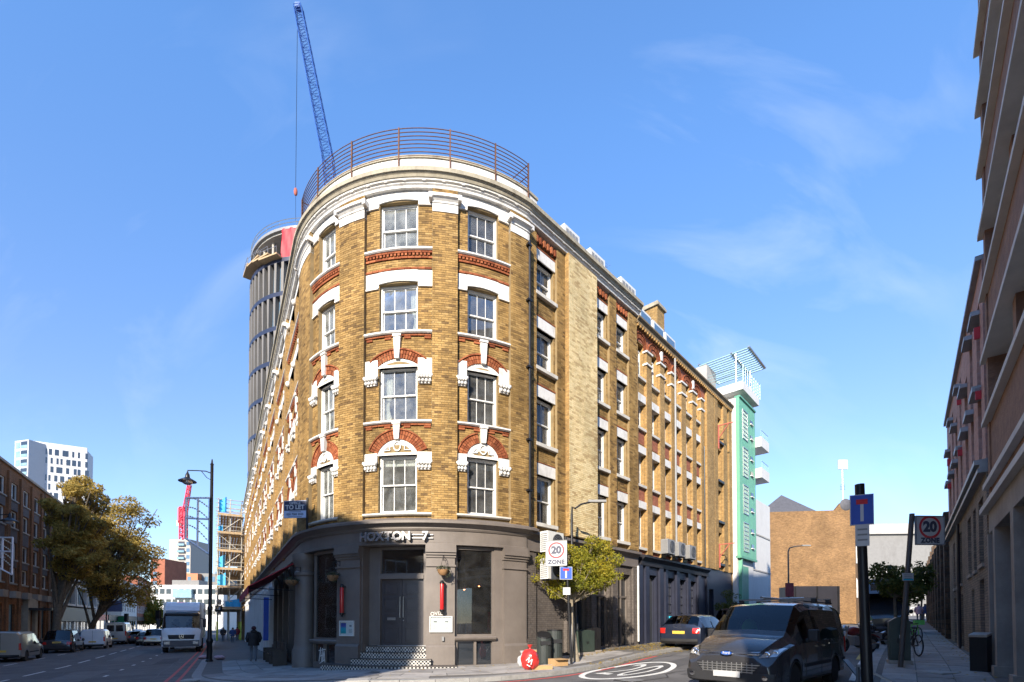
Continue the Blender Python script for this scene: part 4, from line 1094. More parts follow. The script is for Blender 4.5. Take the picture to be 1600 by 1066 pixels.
# ---- things fixed to or standing by the bar front
def lantern(s, z0, z1, lab):
    p = FA.pt(s, z0, .24); t = thing('wall_lantern', lab, 'wall lamp', tuple(p), FA.rot(s), 'red tube lanterns on the bar front')
    h = z1-z0
    M = MB(); M.lathe([(.062,.09),(.066,.10),(.066,h-.10),(.062,h-.09)], 18); M.build('lamp_tube', 'red_lacquer', t, smooth=True)
    M = MB(); M.lathe([(.02,-.05),(.045,-.03),(.03,0),(.075,.03),(.078,.09),(.05,.095)], 16); M.build('bottom_cap', 'iron_black', t, smooth=True)
    M = MB(); M.lathe([(.05,h-.095),(.078,h-.09),(.078,h-.04),(.05,h-.01),(.045,h+.02),(.015,h+.03)], 16); M.build('top_cap', 'iron_black', t, smooth=True)
    M = MB(); M.box(-.02,.02,.02,.16,.05,.08); M.build('bracket', 'iron_black', t); M = MB(); M.box(-.02,.02,.02,.16,h-.08,h-.05); M.build('bracket', 'iron_black', t)
lantern(S(544), zpx(962,544,.2), zpx(914,544,.2), 'red tube lantern on the pillar between side window and bar door')
lantern(S(691.5), zpx(957,691,.2), zpx(908,691,.2), 'red tube lantern above the white menu case')
LEAF('basket_leaf', [(0,(.02,.03,.015)),(.45,(.045,.06,.025)),(.8,(.10,.09,.07)),(1,(.30,.28,.26))], .2)
def leaves(M, cs, n, size, squash=1.0, flat=0.0, shell=.45):
    """small leaf quads scattered in ellipsoids cs = [(centre, rx, ry, rz)]"""
    tot = sum(c[1]*c[2]*c[3] for c in cs)
    for c, rx, ry, rz in cs:
        for _ in range(max(1, int(n*rx*ry*rz/tot))):
            while True:
                a = Vector((random.uniform(-1,1), random.uniform(-1,1), random.uniform(-1,1)))
                if a.length < 1: break
            if random.random() < shell: a = a.normalized()*random.uniform(.62, 1.12)
            p = Vector((c[0]+a.x*rx, c[1]+a.y*ry, c[2]+a.z*rz))
            u = Vector((random.gauss(0,1), random.gauss(0,1), random.gauss(0,1)-flat)).normalized(); w = u.cross(Vector((random.gauss(0,1), random.gauss(0,1), random.gauss(0,.6)))).normalized()
            s = size*random.uniform(.6, 1.35); u *= s; w *= s*.42; k = len(M.v)
            nrm = u.cross(w).normalized()*s*.12
            M.v += [tuple(p-u), tuple(p-w+nrm), tuple(p+u), tuple(p+w+nrm)]; M.f.append((k,k+1,k+2,k+3)); M.mi.append(M.m)
def basket(p, rot, lab, r=.19):
    t = thing('hanging_basket', lab, 'flower basket', tuple(p), rot, 'hanging baskets on the bar front')
    M = MB(); M.lathe([(.02,-.17),(r*.55,-.15),(r*.9,-.06),(r,.02),(r*.95,.03)], 14); M.build('bowl', 'wood', t, smooth=True)
    M = MB(); leaves(M, [((0,0,.06), r*1.15, r*1.15, .10), ((r*.7,-.05,-.08), .12, .1, .14)], 260, .035); M.build('plants', 'basket_leaf', t)
    M = MB()
    for a in (0, 2.1, 4.2): M.tube([(r*math.cos(a), r*math.sin(a), .02), (0,0,.46)], .005, 4)
    M.build('chain', 'iron_black', t)
    M = MB(); M.tube([(0,.30,.55),(0,.30,.36)], .012, 5); M.tube([(0,.30,.52),(0,.1,.52),(0,-.02,.48)], .010, 5); M.tube([(0,.30,.38),(0,.16,.44),(0,.08,.52)], .008, 5); M.build('bracket', 'iron_black', t)
basket(FA.pt(S(536), zpx(901,536,.3), .40), FA.rot(S(536)), 'dark hanging basket by the bar side window')
basket(FA.pt(S(693), zpx(892,693,.3), .38), FA.rot(S(693)), 'hanging basket of pale dried flowers above a red lantern')
basket(FA.pt(S(480), 3.1, .5), FA.rot(S(478)), 'drooping hanging basket beside the round corner column', .24)
def case(s, z0, z1, w, lab, blue=False):
    p = FA.pt(s, z0, .085); t = thing('menu_case', lab, 'notice case', tuple(p), FA.rot(s)); h = z1-z0
    M = MB(); M.box(-w/2,w/2,-.05,0,0,.03); M.box(-w/2,w/2,-.05,0,h-.03,h); M.box(-w/2,-w/2+.03,-.05,0,.03,h-.03); M.box(w/2-.03,w/2,-.05,0,.03,h-.03); M.build('case_frame', 'plastic_white', t)
    M = MB(); M.box(-w/2+.03,w/2-.03,-.008,-.002,.03,h-.03); M.build('backboard', 'paper', t)
    for k_ in (0, 1):
        x = -w/4+k_*w/2; M = MB(); M.box(x-w*.18,x+w*.18,-.016,-.010,h*.16,h*.85); M.build('poster' if blue and k_ == 0 else 'menu_sheet', 'poster_blue' if blue and k_ == 0 else 'paper', t)
        if not (blue and k_ == 0):
            M = MB()
            M.box(x-w*.08,x+w*.08,-.0185,-.0165,h*.60,h*.72)
            for j in range(4): M.box(x-w*.12,x+w*.12,-.0185,-.0165,h*(.22+.07*j),h*(.245+.07*j))
            M.build('print', 'plastic_grey', t)
    M = MB(); M.box(-w/2+.03,w/2-.03,-.045,-.04,.03,h-.03); M.build('pane', 'pane_thin', t)

case(S(547.5), zpx(994,547,.08), zpx(970,547,.08), .62, 'small notice case with a blue poster beside the bar door', True)
case(S(690), zpx(988,690,.08), zpx(963,690,.08), .74, 'wide white menu case with two sheets under a red lantern')
M = MB(); p = FA.pt(S(693), .98, .1); M.box(-.035,.035,-.05,0,0,.14); o = M.build('wall_lock_box', 'plastic_grey'); o.location = p; o.rotation_euler = (0,0,FA.rot(S(693))); tag(o, 'small key box on the pillar under the menu case', 'key box')
# spray-painted tags on the pillar and the stall riser
text_obj('OVIZ', .17, 'paint_white', corner, tuple(FA.pt(S(683), zpx(959,683,.1), .084)-Vector(B0)), (R_(90), R_(-6), FA.rot(S(683))), .0015, name='graffiti_tag')
M = MB(); c = S(506)
for (a, b) in (((-.22,.12),(-.12,.62)),((-.12,.62),(-.05,.1)),((-.2,.3),(-.02,.34)),((.0,.6),(.02,.12)),((.02,.12),(.1,.5)),((.1,.5),(.16,.1)),((-.24,.5),(.2,.56)),((-.18,.05),(.14,.2))):
    q0, q1 = Vector(a), Vector(b); dv = (q1-q0).normalized(); nv = Vector((-dv.y, dv.x))*.014
    plate(M, FA, [(c+q.x, .08+q.y) for q in (q0-nv, q1-nv, q1+nv, q0+nv)], -.02, -.012)
M.build('graffiti_tag', 'paint_white', corner)
# inside the window: table, chair
tb = FA.pt(S(735), .8, -.75); t = thing('bar_table', 'small wooden bar table inside the large shop window', 'table', tuple(tb), .3)
M = MB(); M.box(-.55,.55,-.35,.35,.76,.80); M.build('tabletop', 'wood', t)
M = MB(); M.lathe([(.25,0),(.25,.02),(.03,.05),(.03,.76)], 12); M.build('leg', 'iron_black', t, smooth=True)
tb = FA.pt(S(764), .8, -.75); t = thing('bar_bench', 'orange wooden bench with red back inside the large shop window', 'bench', tuple(tb), .5)
M = MB(); M.box(-.45,.45,-.25,.25,.30,.46); M.box(-.42,.42,-.2,.2,0,.30); M.build('seat', 'orange_wood', t)
M = MB(); M.box(.36,.45,-.25,.25,.461,1.15); M.build('backrest', 'red_lacquer', t)
# ---- left front, ground floor: dark open front, awning, then a cream shop
FZ = lambda s: g(*FA.frame(s)[0])+KH
M = MB()
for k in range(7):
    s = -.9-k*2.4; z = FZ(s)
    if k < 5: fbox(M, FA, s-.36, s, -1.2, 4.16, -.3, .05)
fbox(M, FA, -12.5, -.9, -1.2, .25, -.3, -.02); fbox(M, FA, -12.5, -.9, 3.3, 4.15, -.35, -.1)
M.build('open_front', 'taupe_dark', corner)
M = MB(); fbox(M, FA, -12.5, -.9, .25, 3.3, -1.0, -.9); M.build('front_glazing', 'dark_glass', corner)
M = MB()
for k in range(16):
    s = -12.6-k*2.3; fbox(M, FA, s-.5, s, -1.4, 3.5, -.3, .12); fbox(M, FA, s-.55, s+.05, 3.5, 3.75, -.3, .18)
fbox(M, FA, -51, -12.6, 3.6, 4.15, -.3, .02); M.build('shop_pilasters', 'render_white', corner)
M = MB(); fbox(M, FA, -51, -12.6, -1.4, 3.6, -.4, -.35); M.build('shop_glazing', 'dark_glass', corner)
M = MB(); fbox(M, FA, -15.2, -14.85, .4, 3.2, -.02, .28); M.build('blue_board', 'sign_blue', corner)
aw = thing('awning', 'sloping dark red cloth awning over the left pavement of the bar', 'awning', tuple(FA.pt(-5.5, 3.9, 0)), world=True)
M = MB(); sweep(M, FA, -11.5, -1.3, [(.12,3.98),(.12,4.02),(1.75,3.02),(1.75,2.98)]); M.build('cloth', 'red_cloth', aw)
M = MB(); sweep(M, FA, -11.5, -1.3, [(1.74,2.70),(1.755,2.70),(1.755,3.03),(1.74,3.03)]); M.build('valance', 'red_cloth', aw)
for s in (-1.5, -6.3, -11.2):
    M = MB(); M.tube([FA.pt(s, 2.9, .1), FA.pt(s, 2.95, 1.72)], .02, 6); M.build('arm', 'iron_black', aw)
bench_spots = [-1.9, -3.7, -5.6]
for i, s in enumerate(bench_spots):
    p = FA.pt(s, 0, .62); p.z = g(p.x, p.y)+KH
    t = thing('wall_bench', ['dark wooden bench right beside the round corner column','dark wooden bench, middle of three under the awning','dark wooden bench under the awning, last before the cream shop'][i], 'bench', tuple(p), FA.rot(s), 'benches under the awning')
    M = MB(); M.box(-.72,.72,-.22,.24,.40,.45); M.build('seat', 'dark_wood', t)
    M = MB(); M.box(-.72,.72,.20,.25,.451,.92); M.build('backrest', 'dark_wood', t)
    for sx in (-.74, .68):
        M = MB(); M.box(sx,sx+.06,-.24,.26,0,.62); M.build('side_panel', 'dark_wood', t)
# "to let" board on the corner
bd = at(443, 783, 0.0+FA.pt(-1.2,0,.3).y); ps = -.7
tl_s = Vector((at(461.5, 796, 17.3)))
t = thing('to_let_board', 'navy and pale blue office to let board fixed to the corner', 'sign', tuple(tl_s), R_(-6))
w, h = .86, .62
M = MB(); M.box(-w/2,w/2,-.02,.02,-h/2,h/2); M.build('board', 'sign_lilac', t)
M = MB(); M.box(-w/2+.02,w/2-.02,-.026,-.021,-.05,h/2-.02); M.build('board_header', 'sign_navy', t)
text_obj('OFFICE', .13, 'sign_white', t, (0,-.030,.215), extrude=.001, offset=.004)
text_obj('TO LET', .215, 'sign_white', t, (0,-.030,.065), extrude=.001, offset=.007)
text_obj('020 7583 5555', .105, 'sign_navy', t, (0,-.023,-.185), extrude=.001, offset=.003)
M = MB(); M.box(-.22,.22,-.0225,-.0205,-.10,-.085); M.box(-.26,.26,-.0225,-.0205,-.28,-.265); M.build('small_print', 'sign_navy', t, kind='stuff')
M = MB(); M.box(w/2-.01,w/2+.05,-.03,.03,-.75,.4); M.build('post', 'iron_black', t)
# two outdoor air-conditioning units one above the other at the end of the bar
def ac_unit(fa, s, z, d, lab, w=.86, h=.72, dp=.36, fan_side='front', m='plastic_white', grp='air conditioning units'):
    p = fa.pt(s, z, d); t = thing('air_conditioner', lab, 'air conditioner', tuple(p), fa.rot(s), grp)
    M = MB(); M.box(-w/2,w/2,-dp,0,0,h); M.build('casing', m, t)
    M = MB(); c = Vector((w*.14,-dp-.004,h/2)); n = 26
    for k_ in range(5):
        r0 = .06+.055*k_
        for i in range(n):
            a0, a1 = 2*math.pi*i/n, 2*math.pi*(i+1)/n; M.bar(c+Vector((r0*math.cos(a0),0,r0*math.sin(a0))), c+Vector((r0*math.cos(a1),0,r0*math.sin(a1))), .008)
    M.build('fan_grille', 'plastic_grey', t)
    M = MB(); M.lathe([(.30,0),(.30,.004)], 28, (c.x, -dp-.001, c.z), Matrix.Rotation(R_(90),3,'X')); M.build('fan_well', 'sign_black', t)
    M = MB()
    for i in range(9): M.box(-w/2-.012,-w/2-.002,-dp+.03,-.03,.05+i*.07,.085+i*.07)
    M.build('side_louvres', 'plastic_grey', t)
    
    for sx in (-1, 1):
        M = MB(); M.box(sx*w*.36-.03,sx*w*.36+.03,-dp,.02,-.05,0); M.build('bracket', 'iron_black', t)
ac_unit(FA, SARC+.72, 4.05, .50, 'upper white air conditioner fixed to the bar wall')
ac_unit(FA, SARC+.72, 3.10, .50, 'lower white air conditioner fixed to the bar wall')
# ---- right front ground floor of the corner building (taupe paint, tall doors and windows)
FRA = [(SARC+.05, SARC+.62, .02), (SARC+2.3, SARC+2.6, .10), (SARC+4.0, SARC+4.35, .06), (SARC+5.6, SARC+6.0, .06), (SARC+7.3, FA.s1, .06)]
M = MB(); tall = [(SARC+2.75, SARC+3.85, .95, 3.75), (SARC+4.45, SARC+5.5, .45, 3.75), (SARC+6.1, SARC+7.2, .35, 3.75)]
for rc in rects_minus(SARC+.05, FA.s1, -.3, 4.15, tall): fbox(M, FA, *rc, -.35, -.04)
for a, b, d in FRA: fbox(M, FA, a, b, -.3, 4.12, -.1, d)
for (a, b) in ((SARC+.06, SARC+.6),): fbox(M, FA, a, b, -.3, 1.0, -.1, .06)
M.build('painted_wall', 'taupe_brick', corner)
M = MB(); sweep(M, FA, SARC+.05, FA.s1, [(-.3,4.14),(.06,4.14),(.06,4.55),(.18,4.70),(.26,4.72),(.26,4.82),(-.3,5.0)]); M.build('fascia', 'taupe_paint', corner)
for (a, b, z0, z1) in tall:
    M = MB(); fbox(M, FA, a, b, z0, z1, -.30, -.28); o = M.build('shop_pane', 'dark_glass', corner)
    M = MB(); m = (a+b)/2
    for (x0, x1, y0, y1) in ((a,a+.08,z0,z1),(b-.08,b,z0,z1),(a+.08,b-.08,z1-.1,z1),(a+.08,b-.08,z0,z0+.1),(m-.03,m+.03,z0+.1,z1-.1),(a+.08,m-.03,2.7,2.78),(m+.03,b-.08,2.7,2.78)): fbox(M, FA, x0, x1, y0, y1, -.28, -.2)
    M.build('shop_window_frame', 'taupe_paint', corner)
M = MB(); M.tube([FA.pt(FA.s1-.12, 4.2, .12), FA.pt(FA.s1-.12, .7, .12)], .045); M.build('drainpipe', 'plastic_white', corner, smooth=True)

# small shaded lamps hanging in the bar window
EMIT('bulb_warm', (1.0,.32,.12), 5)
for i, (px, d, z, lab) in enumerate(((734, -.9, 2.75, 'small lit pendant lamp inside the large shop window over the table'), (766, -1.1, 2.9, 'small lit pendant lamp inside the large shop window near the bench'))):
    p = FA.pt(S(px), z, d); t = thing('pendant_lamp', lab, 'lamp', tuple(p), 0)
    M = MB(); M.lathe([(.03,.10),(.05,.08),(.11,.0),(.10,-.005)], 12); M.build('shade', 'red_lacquer', t, smooth=True); M = MB(); M.ball((0,0,.0), .035, 8, 6); M.build('bulb', 'bulb_warm', t, smooth=True)
    M = MB(); M.tube([(0,0,.10),(0,0,4.28-z)], .006, 4); M.build('flex', 'iron_black', t)
# ================================================================== side street, left side: warehouse
P('hoist_red', (.36,.09,.06), .6, var=.2); P('green_clad', (.13,.36,.24), .5, var=.06, ns=.8, dirt=.12, ds=.7); P('green_dark', (.10,.30,.20), .5, var=.1)
P('teal_metal', (.35,.52,.53), .4, metal=.4, var=.1); P('roof_dark', (.06,.06,.07), .7, var=.2)
P('blue_panel', (.11,.16,.27), .45, var=.12); P('blue_board', (.03,.42,.60), .5, var=.08, dirt=.1)
P('red_tile', (.22,.035,.035), .5, var=.2); P('recess_dark', (.075,.072,.10), .6, var=.25, ns=14, bump=.2)
P('ledge_white', (.60,.57,.52), .7, var=.08, dirt=.2); P('soffit', (.34,.31,.25), .8, var=.1, dirt=.3)
P('brown_concrete', (.27,.155,.10), .9, var=.22, ns=5, bump=.7, bs=20, dirt=.35)
def simple_window(fa, parent, s0, s1, z0, z1, d, bars=(1,1), mat='white_paint', glass='dark_glass', t=.06, name='window'):
    M = MB()
    for (a, b, c, e) in ((s0,s0+t,z0,z1),(s1-t,s1,z0,z1),(s0+t,s1-t,z1-t,z1),(s0+t,s1-t,z0,z0+t)): fbox(M, fa, a, b, c, e, d-.06, d+.03)
    for i in range(1, bars[0]+1):
        x = s0+(s1-s0)*i/(bars[0]+1); fbox(M, fa, x-t*.35, x+t*.35, z0+t, z1-t, d-.05, d+.015)
    for i in range(1, bars[1]+1):
        z = z0+(z1-z0)*i/(bars[1]+1); fbox(M, fa, s0+t, s1-t, z-t*.35, z+t*.35, d-.045, d+.02)
    w = M.build(name, mat, parent)
    M = MB(); fbox(M, fa, s0+t*.6, s1-t*.6, z0+t*.6, z1-t*.6, d-.035, d-.03); M.build('pane', glass, w)
    return w
wb = FB.pt(LEN_B/2, 0, 0); wh = thing('warehouse', 'brown brick warehouse with narrow white windows and arched top floor', 'building', (wb.x, wb.y, g(wb.x, wb.y)), world=True)
WC = [(.56,.80),(1.98,.84),(3.35,.72),(4.62,.78),(6.08,.80),(7.42,.66),(8.45,.40)]
WF = [(5.15,7.02,7.36),(8.15,9.66,10.02),(10.9,12.15,12.52)]
ZG = 4.85; M = MB(); R1 = MB()
hol = []
for c, w in WC:
    if w < .5: continue
    for (a, b, l) in WF: hol.append((c-w/2, c+w/2, a, l))
    hol.append((c-w/2, c+w/2, 13.35, 15.05))
lo = [(10.55,11.45,5.3,7.3),(10.55,11.45,8.0,10.0),(10.55,11.45,10.6,12.6),(10.55,11.45,13.1,14.7)]
for rc in rects_minus(0, LEN_B, ZG, 16.0, hol+lo): fbox(M, FB, *rc, -.45, -.10)
M.build('wall', 'brick_stock_far', wh)
edges = [0]+[c for c, w in WC]
pr = [(0,.12)]+[((WC[i][0]+WC[i][1]/2+.04), (WC[i+1][0]-WC[i+1][1]/2-.04)) for i in range(6)]+[(8.72,9.9),(9.95,10.5),(11.5,12.2),(12.55,LEN_B)]
for a, b in pr:
    if b-a < .08: continue
    M = MB(); fbox(M, FB, a, b, ZG, 14.75 if a < 8.7 else 15.9, -.2, .04); M.build('pier', 'brick_stock_far', wh)
for i, (c, w) in enumerate(WC):
    if w < .5: continue
    for (a, b, l) in WF:
        simple_window(FB, wh, c-w/2, c+w/2, a, b, -.32, (1,1), t=.08)
        M = MB(); fbox(M, FB, c-w/2-.02, c+w/2+.02, b, l, -.3, .0); M.build('lintel', 'stone_white', wh)
        M = MB(); fbox(M, FB, c-w/2-.02, c+w/2+.02, a-.12, a, -.3, .03); M.build('sill', 'stone_lintel', wh)
        if a < 8.1 or a > 8.1:
            M = MB(); fbox(M, FB, c-w/2+.02, c+w/2-.02, a-.75, a-.14, -.12, -.08); M.build('apron', 'brick_red_far', wh)
    simple_window(FB, wh, c-w/2, c+w/2, 13.35, 14.85, -.32, (1,1), t=.08)
    M = MB(); fbox(M, FB, c-w/2-.02, c+w/2+.02, 13.23, 13.35, -.3, .03); M.build('sill', 'stone_lintel', wh)
    arch_ring(FB, wh, c, 14.85, w/2, w/2+.24, R_(88), n=12, d0=-.12, d1=-.05)
for (a, b) in pr[1:7]:                      # white impost bands that step round the piers
    for z in (14.72, 14.1):
        M = MB(); fbox(M, FB, a-.06, b+.06, z, z+.09, -.15, .10); M.build('impost_band', 'stone_white', wh)
for s in (2.7, 6.75):
    M = MB(); fbox(M, FB, s-.07, s+.07, 15.0, 15.45, -.1, .05); M.build('keystone', 'stone_white', wh)
M = MB(); fbox(M, FB, 0.1, 8.7, 15.1, 15.75, -.15, -.085); M.build('red_band', 'brick_red_far', wh)
for (a, b, z0, z1) in lo:
    simple_window(FB, wh, a, b, z0, z1, -.34, (1,3), t=.06, name='loading_window')
    M = MB(); fbox(M, FB, a-.05, b+.05, z0-.14, z0, -.3, .08); M.build('sill', 'black_paint', wh)
for z in (6.1, 13.6):                        # red hoist brackets
    M = MB(); a = FB.pt(10.5, z, .05); M.bar(FB.pt(10.5,z-1.1,.08), FB.pt(10.5,z+.4,.08), .07); M.bar(FB.pt(10.5,z+.35,.05), FB.pt(10.5,z+.35,1.0), .06); M.bar(FB.pt(10.5,z-.5,.05), FB.pt(10.5,z+.33,.7), .05); M.build('hoist', 'hoist_red', wh)
M = MB(); sweep(M, FB, 0, LEN_B, [(-.4,15.75),(.10,15.75),(.10,15.86),(.2,15.98),(.2,16.06),(-.4,16.2)]); M.build('eaves', 'mortar_dark', wh)
M = MB(); x = .05
while x < 12.9: fbox(M, FB, x, x+.1, 15.62, 15.76, -.1, .12); x += .24
M.build('eaves_dentils', 'brick_stock_far', wh, kind='stuff')
M = MB(); M.tube([FB.pt(4.02, 15.6, .14), FB.pt(4.02, 4.9, .14)], .055); M.build('drainpipe', 'plastic_grey', wh, smooth=True)
M = MB(); M.tube([FB.pt(8.1, 12.0, .1), FB.pt(8.1, 4.9, .1)], .04); M.build('drainpipe', 'iron_black', wh, smooth=True)
# black painted ground floor
tall = [(1.3,2.1,.55,3.9),(3.3,4.2,1.2,3.9),(4.75,5.65,1.2,3.9),(6.2,7.1,1.2,3.9),(8.9,9.8,.6,3.6)]
M = MB()
for rc in rects_minus(0, LEN_B, -.2, ZG, tall): fbox(M, FB, *rc, -.45, -.06)
for a, b in ((.1,.5),(.8,1.15),(2.3,2.7),(2.95,3.2),(4.3,4.65),(5.75,6.1),(7.2,7.6),(8.5,8.8)): fbox(M, FB, a, b, -.2, 4.3, -.2, .04)
M.build('painted_front', 'navy_paint', wh)
M = MB(); sweep(M, FB, .3, 8.6, [(-.3,4.3),(.06,4.3),(.08,4.5),(.26,4.66),(.26,4.76),(-.3,4.9)]); M.build('shop_cornice', 'black_paint', wh)
for (a, b, z0, z1) in tall: simple_window(FB, wh, a, b, z0, z1, -.25, (2,5) if z0 > 1 else (0,0), 'navy_paint', t=.05, name='shop_window' if z0 > 1 else 'shop_door')
for i in range(3):
    M = MB(); fbox(M, FB, 3.25+1.45*i, 4.25+1.45*i, .0, 1.9, .05, .10); M.build('blue_panel', 'blue_board', wh)
# roof: chimney stack, dormers, aerial of the corner block and warehouse
def roofbox(name, pxs, pys, fa, s, d, depth, mat, lab, cat, w=None):
    p = fa.pt(s, 0, d); a = at(pxs[0], pys[1], p.y); b = at(pxs[1], pys[0], p.y); w = b.x-a.x
    t = thing(name, lab, cat, (p.x, p.y, a.z), fa.rot(s)); h = b.z-a.z; return t, w, h
cp = FB.pt(5.0, 16.1, -2.5); ch = thing('chimney_stack', 'tall brick party wall chimney rising above the warehouse roof', 'chimney', (cp.x, cp.y, 16.0), FB.rot(0), world=False)
M = MB(); M.box(-.45,.45,-1.4,3.5,-.5,3.3); M.build('stack', 'brick_stock_side', ch)
M = MB(); M.box(-.55,.55,-1.5,3.6,3.3,3.45); M.box(-.50,.50,-1.45,3.55,3.45,3.55); M.build('coping', 'stone_weathered', ch)
cp = FA.pt(SARC+5.2, 16.4, -3.2); ch = thing('chimney_stack', 'small buff chimney on the corner building roof', 'chimney', tuple(cp), FA.rot(SARC+5))
M = MB(); M.box(-.4,.4,-.6,.6,-.3,2.3); M.box(-.5,.5,-.7,.7,2.3,2.5); M.build('stack', 'brick_gable', ch)
for i, (s, w, lab) in enumerate(((SARC+2.9, 1.0, 'white roof box above the pale brick pier'), (SARC+4.7, 1.1, 'white slatted roof box behind the pale brick pier'), (SARC+7.2, 1.3, 'white louvred roof box near the aerial'))):
    cp = FA.pt(s, 16.55, -.35); t = thing('roof_box', lab, 'roof unit', tuple(cp), FA.rot(s))
    M = MB(); M.box(-w/2,w/2,-.3,.6,-.25,.85); M.build('casing', 'plastic_white', t)
    M = MB()
    for k_ in range(4): M.box(-w/2+.1+k_*(w-.2)/4, -w/2+.1+(k_+.8)*(w-.2)/4, -.32, -.301, .30, .72)
    M.build('louvres', 'plastic_grey', t, kind='stuff')
for i, s in enumerate((1.2, 2.6, 4.0)):
    cp = FB.pt(s, 16.15, -.3); t = thing('skylight', ['low white rooflight at the warehouse eaves, nearest the aerial','low white rooflight at the warehouse eaves, middle of three','low white rooflight at the warehouse eaves, nearest the chimney'][i], 'rooflight', tuple(cp), FB.rot(s), 'rooflights along the warehouse eaves')
    M = MB(); M.box(-.6,.6,-.2,.6,-.1,.72); M.build('kerb', 'plastic_white', t); M = MB(); M.box(-.5,.5,-.22,-.201,.25,.6); M.build('pane', 'blue_glass', t)
cp = FA.pt(SARC+7.0, 16.45, -1.4); t = thing('tv_aerial', 'television aerial on a thin mast above the roof boxes', 'aerial', tuple(cp), FA.rot(SARC+7))
M = MB(); M.tube([(0,0,-.1),(0,0,2.6)], .02, 6); M.build('mast', 'steel_dull', t)
M = MB(); M.tube([(-.5,0,2.35),(.5,0,2.55)], .012, 5)
for k_ in range(7): M.tube([(-.45+.15*k_,-.22,2.36+.03*k_),(-.45+.15*k_,.22,2.36+.03*k_)], .007, 4)
M.build('yagi', 'steel_dull', t)
# condensers above the black shop cornice
for i, s in enumerate((2.0, 3.25, 4.6)):
    ac_unit(FB, s, 4.92, .42, ['grey air conditioner over the black shop cornice, next to a brick pier', 'grey air conditioner over the black cornice, middle of three', 'grey air conditioner over the black cornice, beside a drainpipe'][i], w=.8, h=.7, m='plastic_grey', grp='condensers on the shop cornice')
# ================================================================== green clad building
GE = Facade([('L', PE+DRB*.05, DRB, 12)])
sg0, sg1 = GE.s_px(1141, 750) or .1, GE.s_px(1169, 750)
gb_ = GE.pt((sg0+sg1)/2, 0, 0); gr = thing('green_building', 'pale green metal clad building with roof terrace', 'building', (gb_.x, gb_.y, g(gb_.x, gb_.y)), world=True)
Yg = GE.pt(0,0,.5).y; zb_g, zt_g = at(1141, 868, Yg).z, at(1141, 620, Yg).z; sE = sg1
n = 26
for i in range(n):
    a, b = sE*i/n, sE*(i+1)/n; M = MB(); fbox(M, GE, a+.006, b-.006, zb_g, zt_g, .30, .50+random.uniform(-.004,.004)); M.build('cladding_panel', 'green_clad', gr)
M = MB(); fbox(M, GE, 0, sE, zb_g-.15, zb_g, .2, .56); fbox(M, GE, 0, sE, zt_g, zt_g+.12, .2, .58); M.build('cladding_trim', 'green_dark', gr, kind='stuff')
fl = (zt_g-zb_g)/4.15
for k in range(4):
    z0 = zb_g+.35+k*fl
    simple_window(GE, gr, sE*.20, sE*.50, z0, z0+fl*.78, .51, (3,6), 'steel', t=.05)
    for j in (0, 1):
        M = MB(); fbox(M, GE, sE*.66, sE*.82, z0+.4+j*fl*.42, z0+.65+j*fl*.42, .5, .53); w = M.build('slot_window', 'dark_glass', gr); M = MB(); fbox(M, GE, sE*.66, sE*.82, z0+.33+j*fl*.42, z0+.39+j*fl*.42, .5, .6); M.build('slot_sill', 'stone_white', gr)
M = MB(); fbox(M, GE, 0, sE, -.2, zt_g, -6, .28); M.build('core', 'render_white', gr)
M = MB(); fbox(M, GE, .25, .45, -.2, zb_g-.16, .29, .5); M.build('corner_post', 'green_clad', gr)
M = MB(); fbox(M, GE, .6, 2.2, .4, zb_g-.6, .285, .33); M.build('entrance', 'green_dark', gr)
# white set-back top floor, terrace slab, railing and louvred pergola
zr = zt_g+.55
M = MB(); fbox(M, GE, .2, sE+.3, zr, zr+.55, -4.5, .70); M.build('terrace_slab', 'render_white', gr)
M = MB(); fbox(M, GE, .9, 2.6, zt_g+.12, zr, -.9, .3); M.build('terrace_pier', 'render_white', gr)
M = MB(); fbox(M, GE, .2, sE, zt_g+.12, zr, -4, -.9); M.build('penthouse_glass', 'dark_glass', gr)
M = MB(); fbox(M, GE, .0, sE*.5, zr+.55, zr+2.4, -5, -1.6); M.build('penthouse', 'concrete_pale', gr)
for i in range(9):
    x = .25+(sE+.3)*i/8; M = MB(); M.tube([GE.pt(x, zr+.55, .7), GE.pt(x, zr+1.65, .7)], .025, 6); M.build('railing_post', 'teal_metal', gr)
for k in range(5):
    M = MB(); M.tube([GE.pt(.25, zr+.75+.22*k, .7), GE.pt(sE+.55, zr+.75+.22*k, .7)], .018, 6); M.tube([GE.pt(.25, zr+.75+.22*k, .7), GE.pt(.25, zr+.75+.22*k, -3)], .018, 6); M.build('railing_rail', 'teal_metal', gr)
for i in range(12):
    x = .2+(sE+.1)*i/11; M = MB(); M.bar(GE.pt(x, zr+2.55, -2.2), GE.pt(x, zr+2.6, 1.1), .10, .06); M.build('pergola_blade', 'teal_metal', gr)
for d in (-2.2, .0, 1.1):
    M = MB(); M.bar(GE.pt(.1, zr+2.65, d), GE.pt(sE+.4, zr+2.65, d), .14, .08); M.build('pergola_beam', 'steel', gr)
for (x, d) in ((.4,.2),(sE,.2)):
    M = MB(); M.tube([GE.pt(x, zr+.5, d), GE.pt(x, zr+2.6, d)], .05, 8); M.build('pergola_post', 'steel', gr)
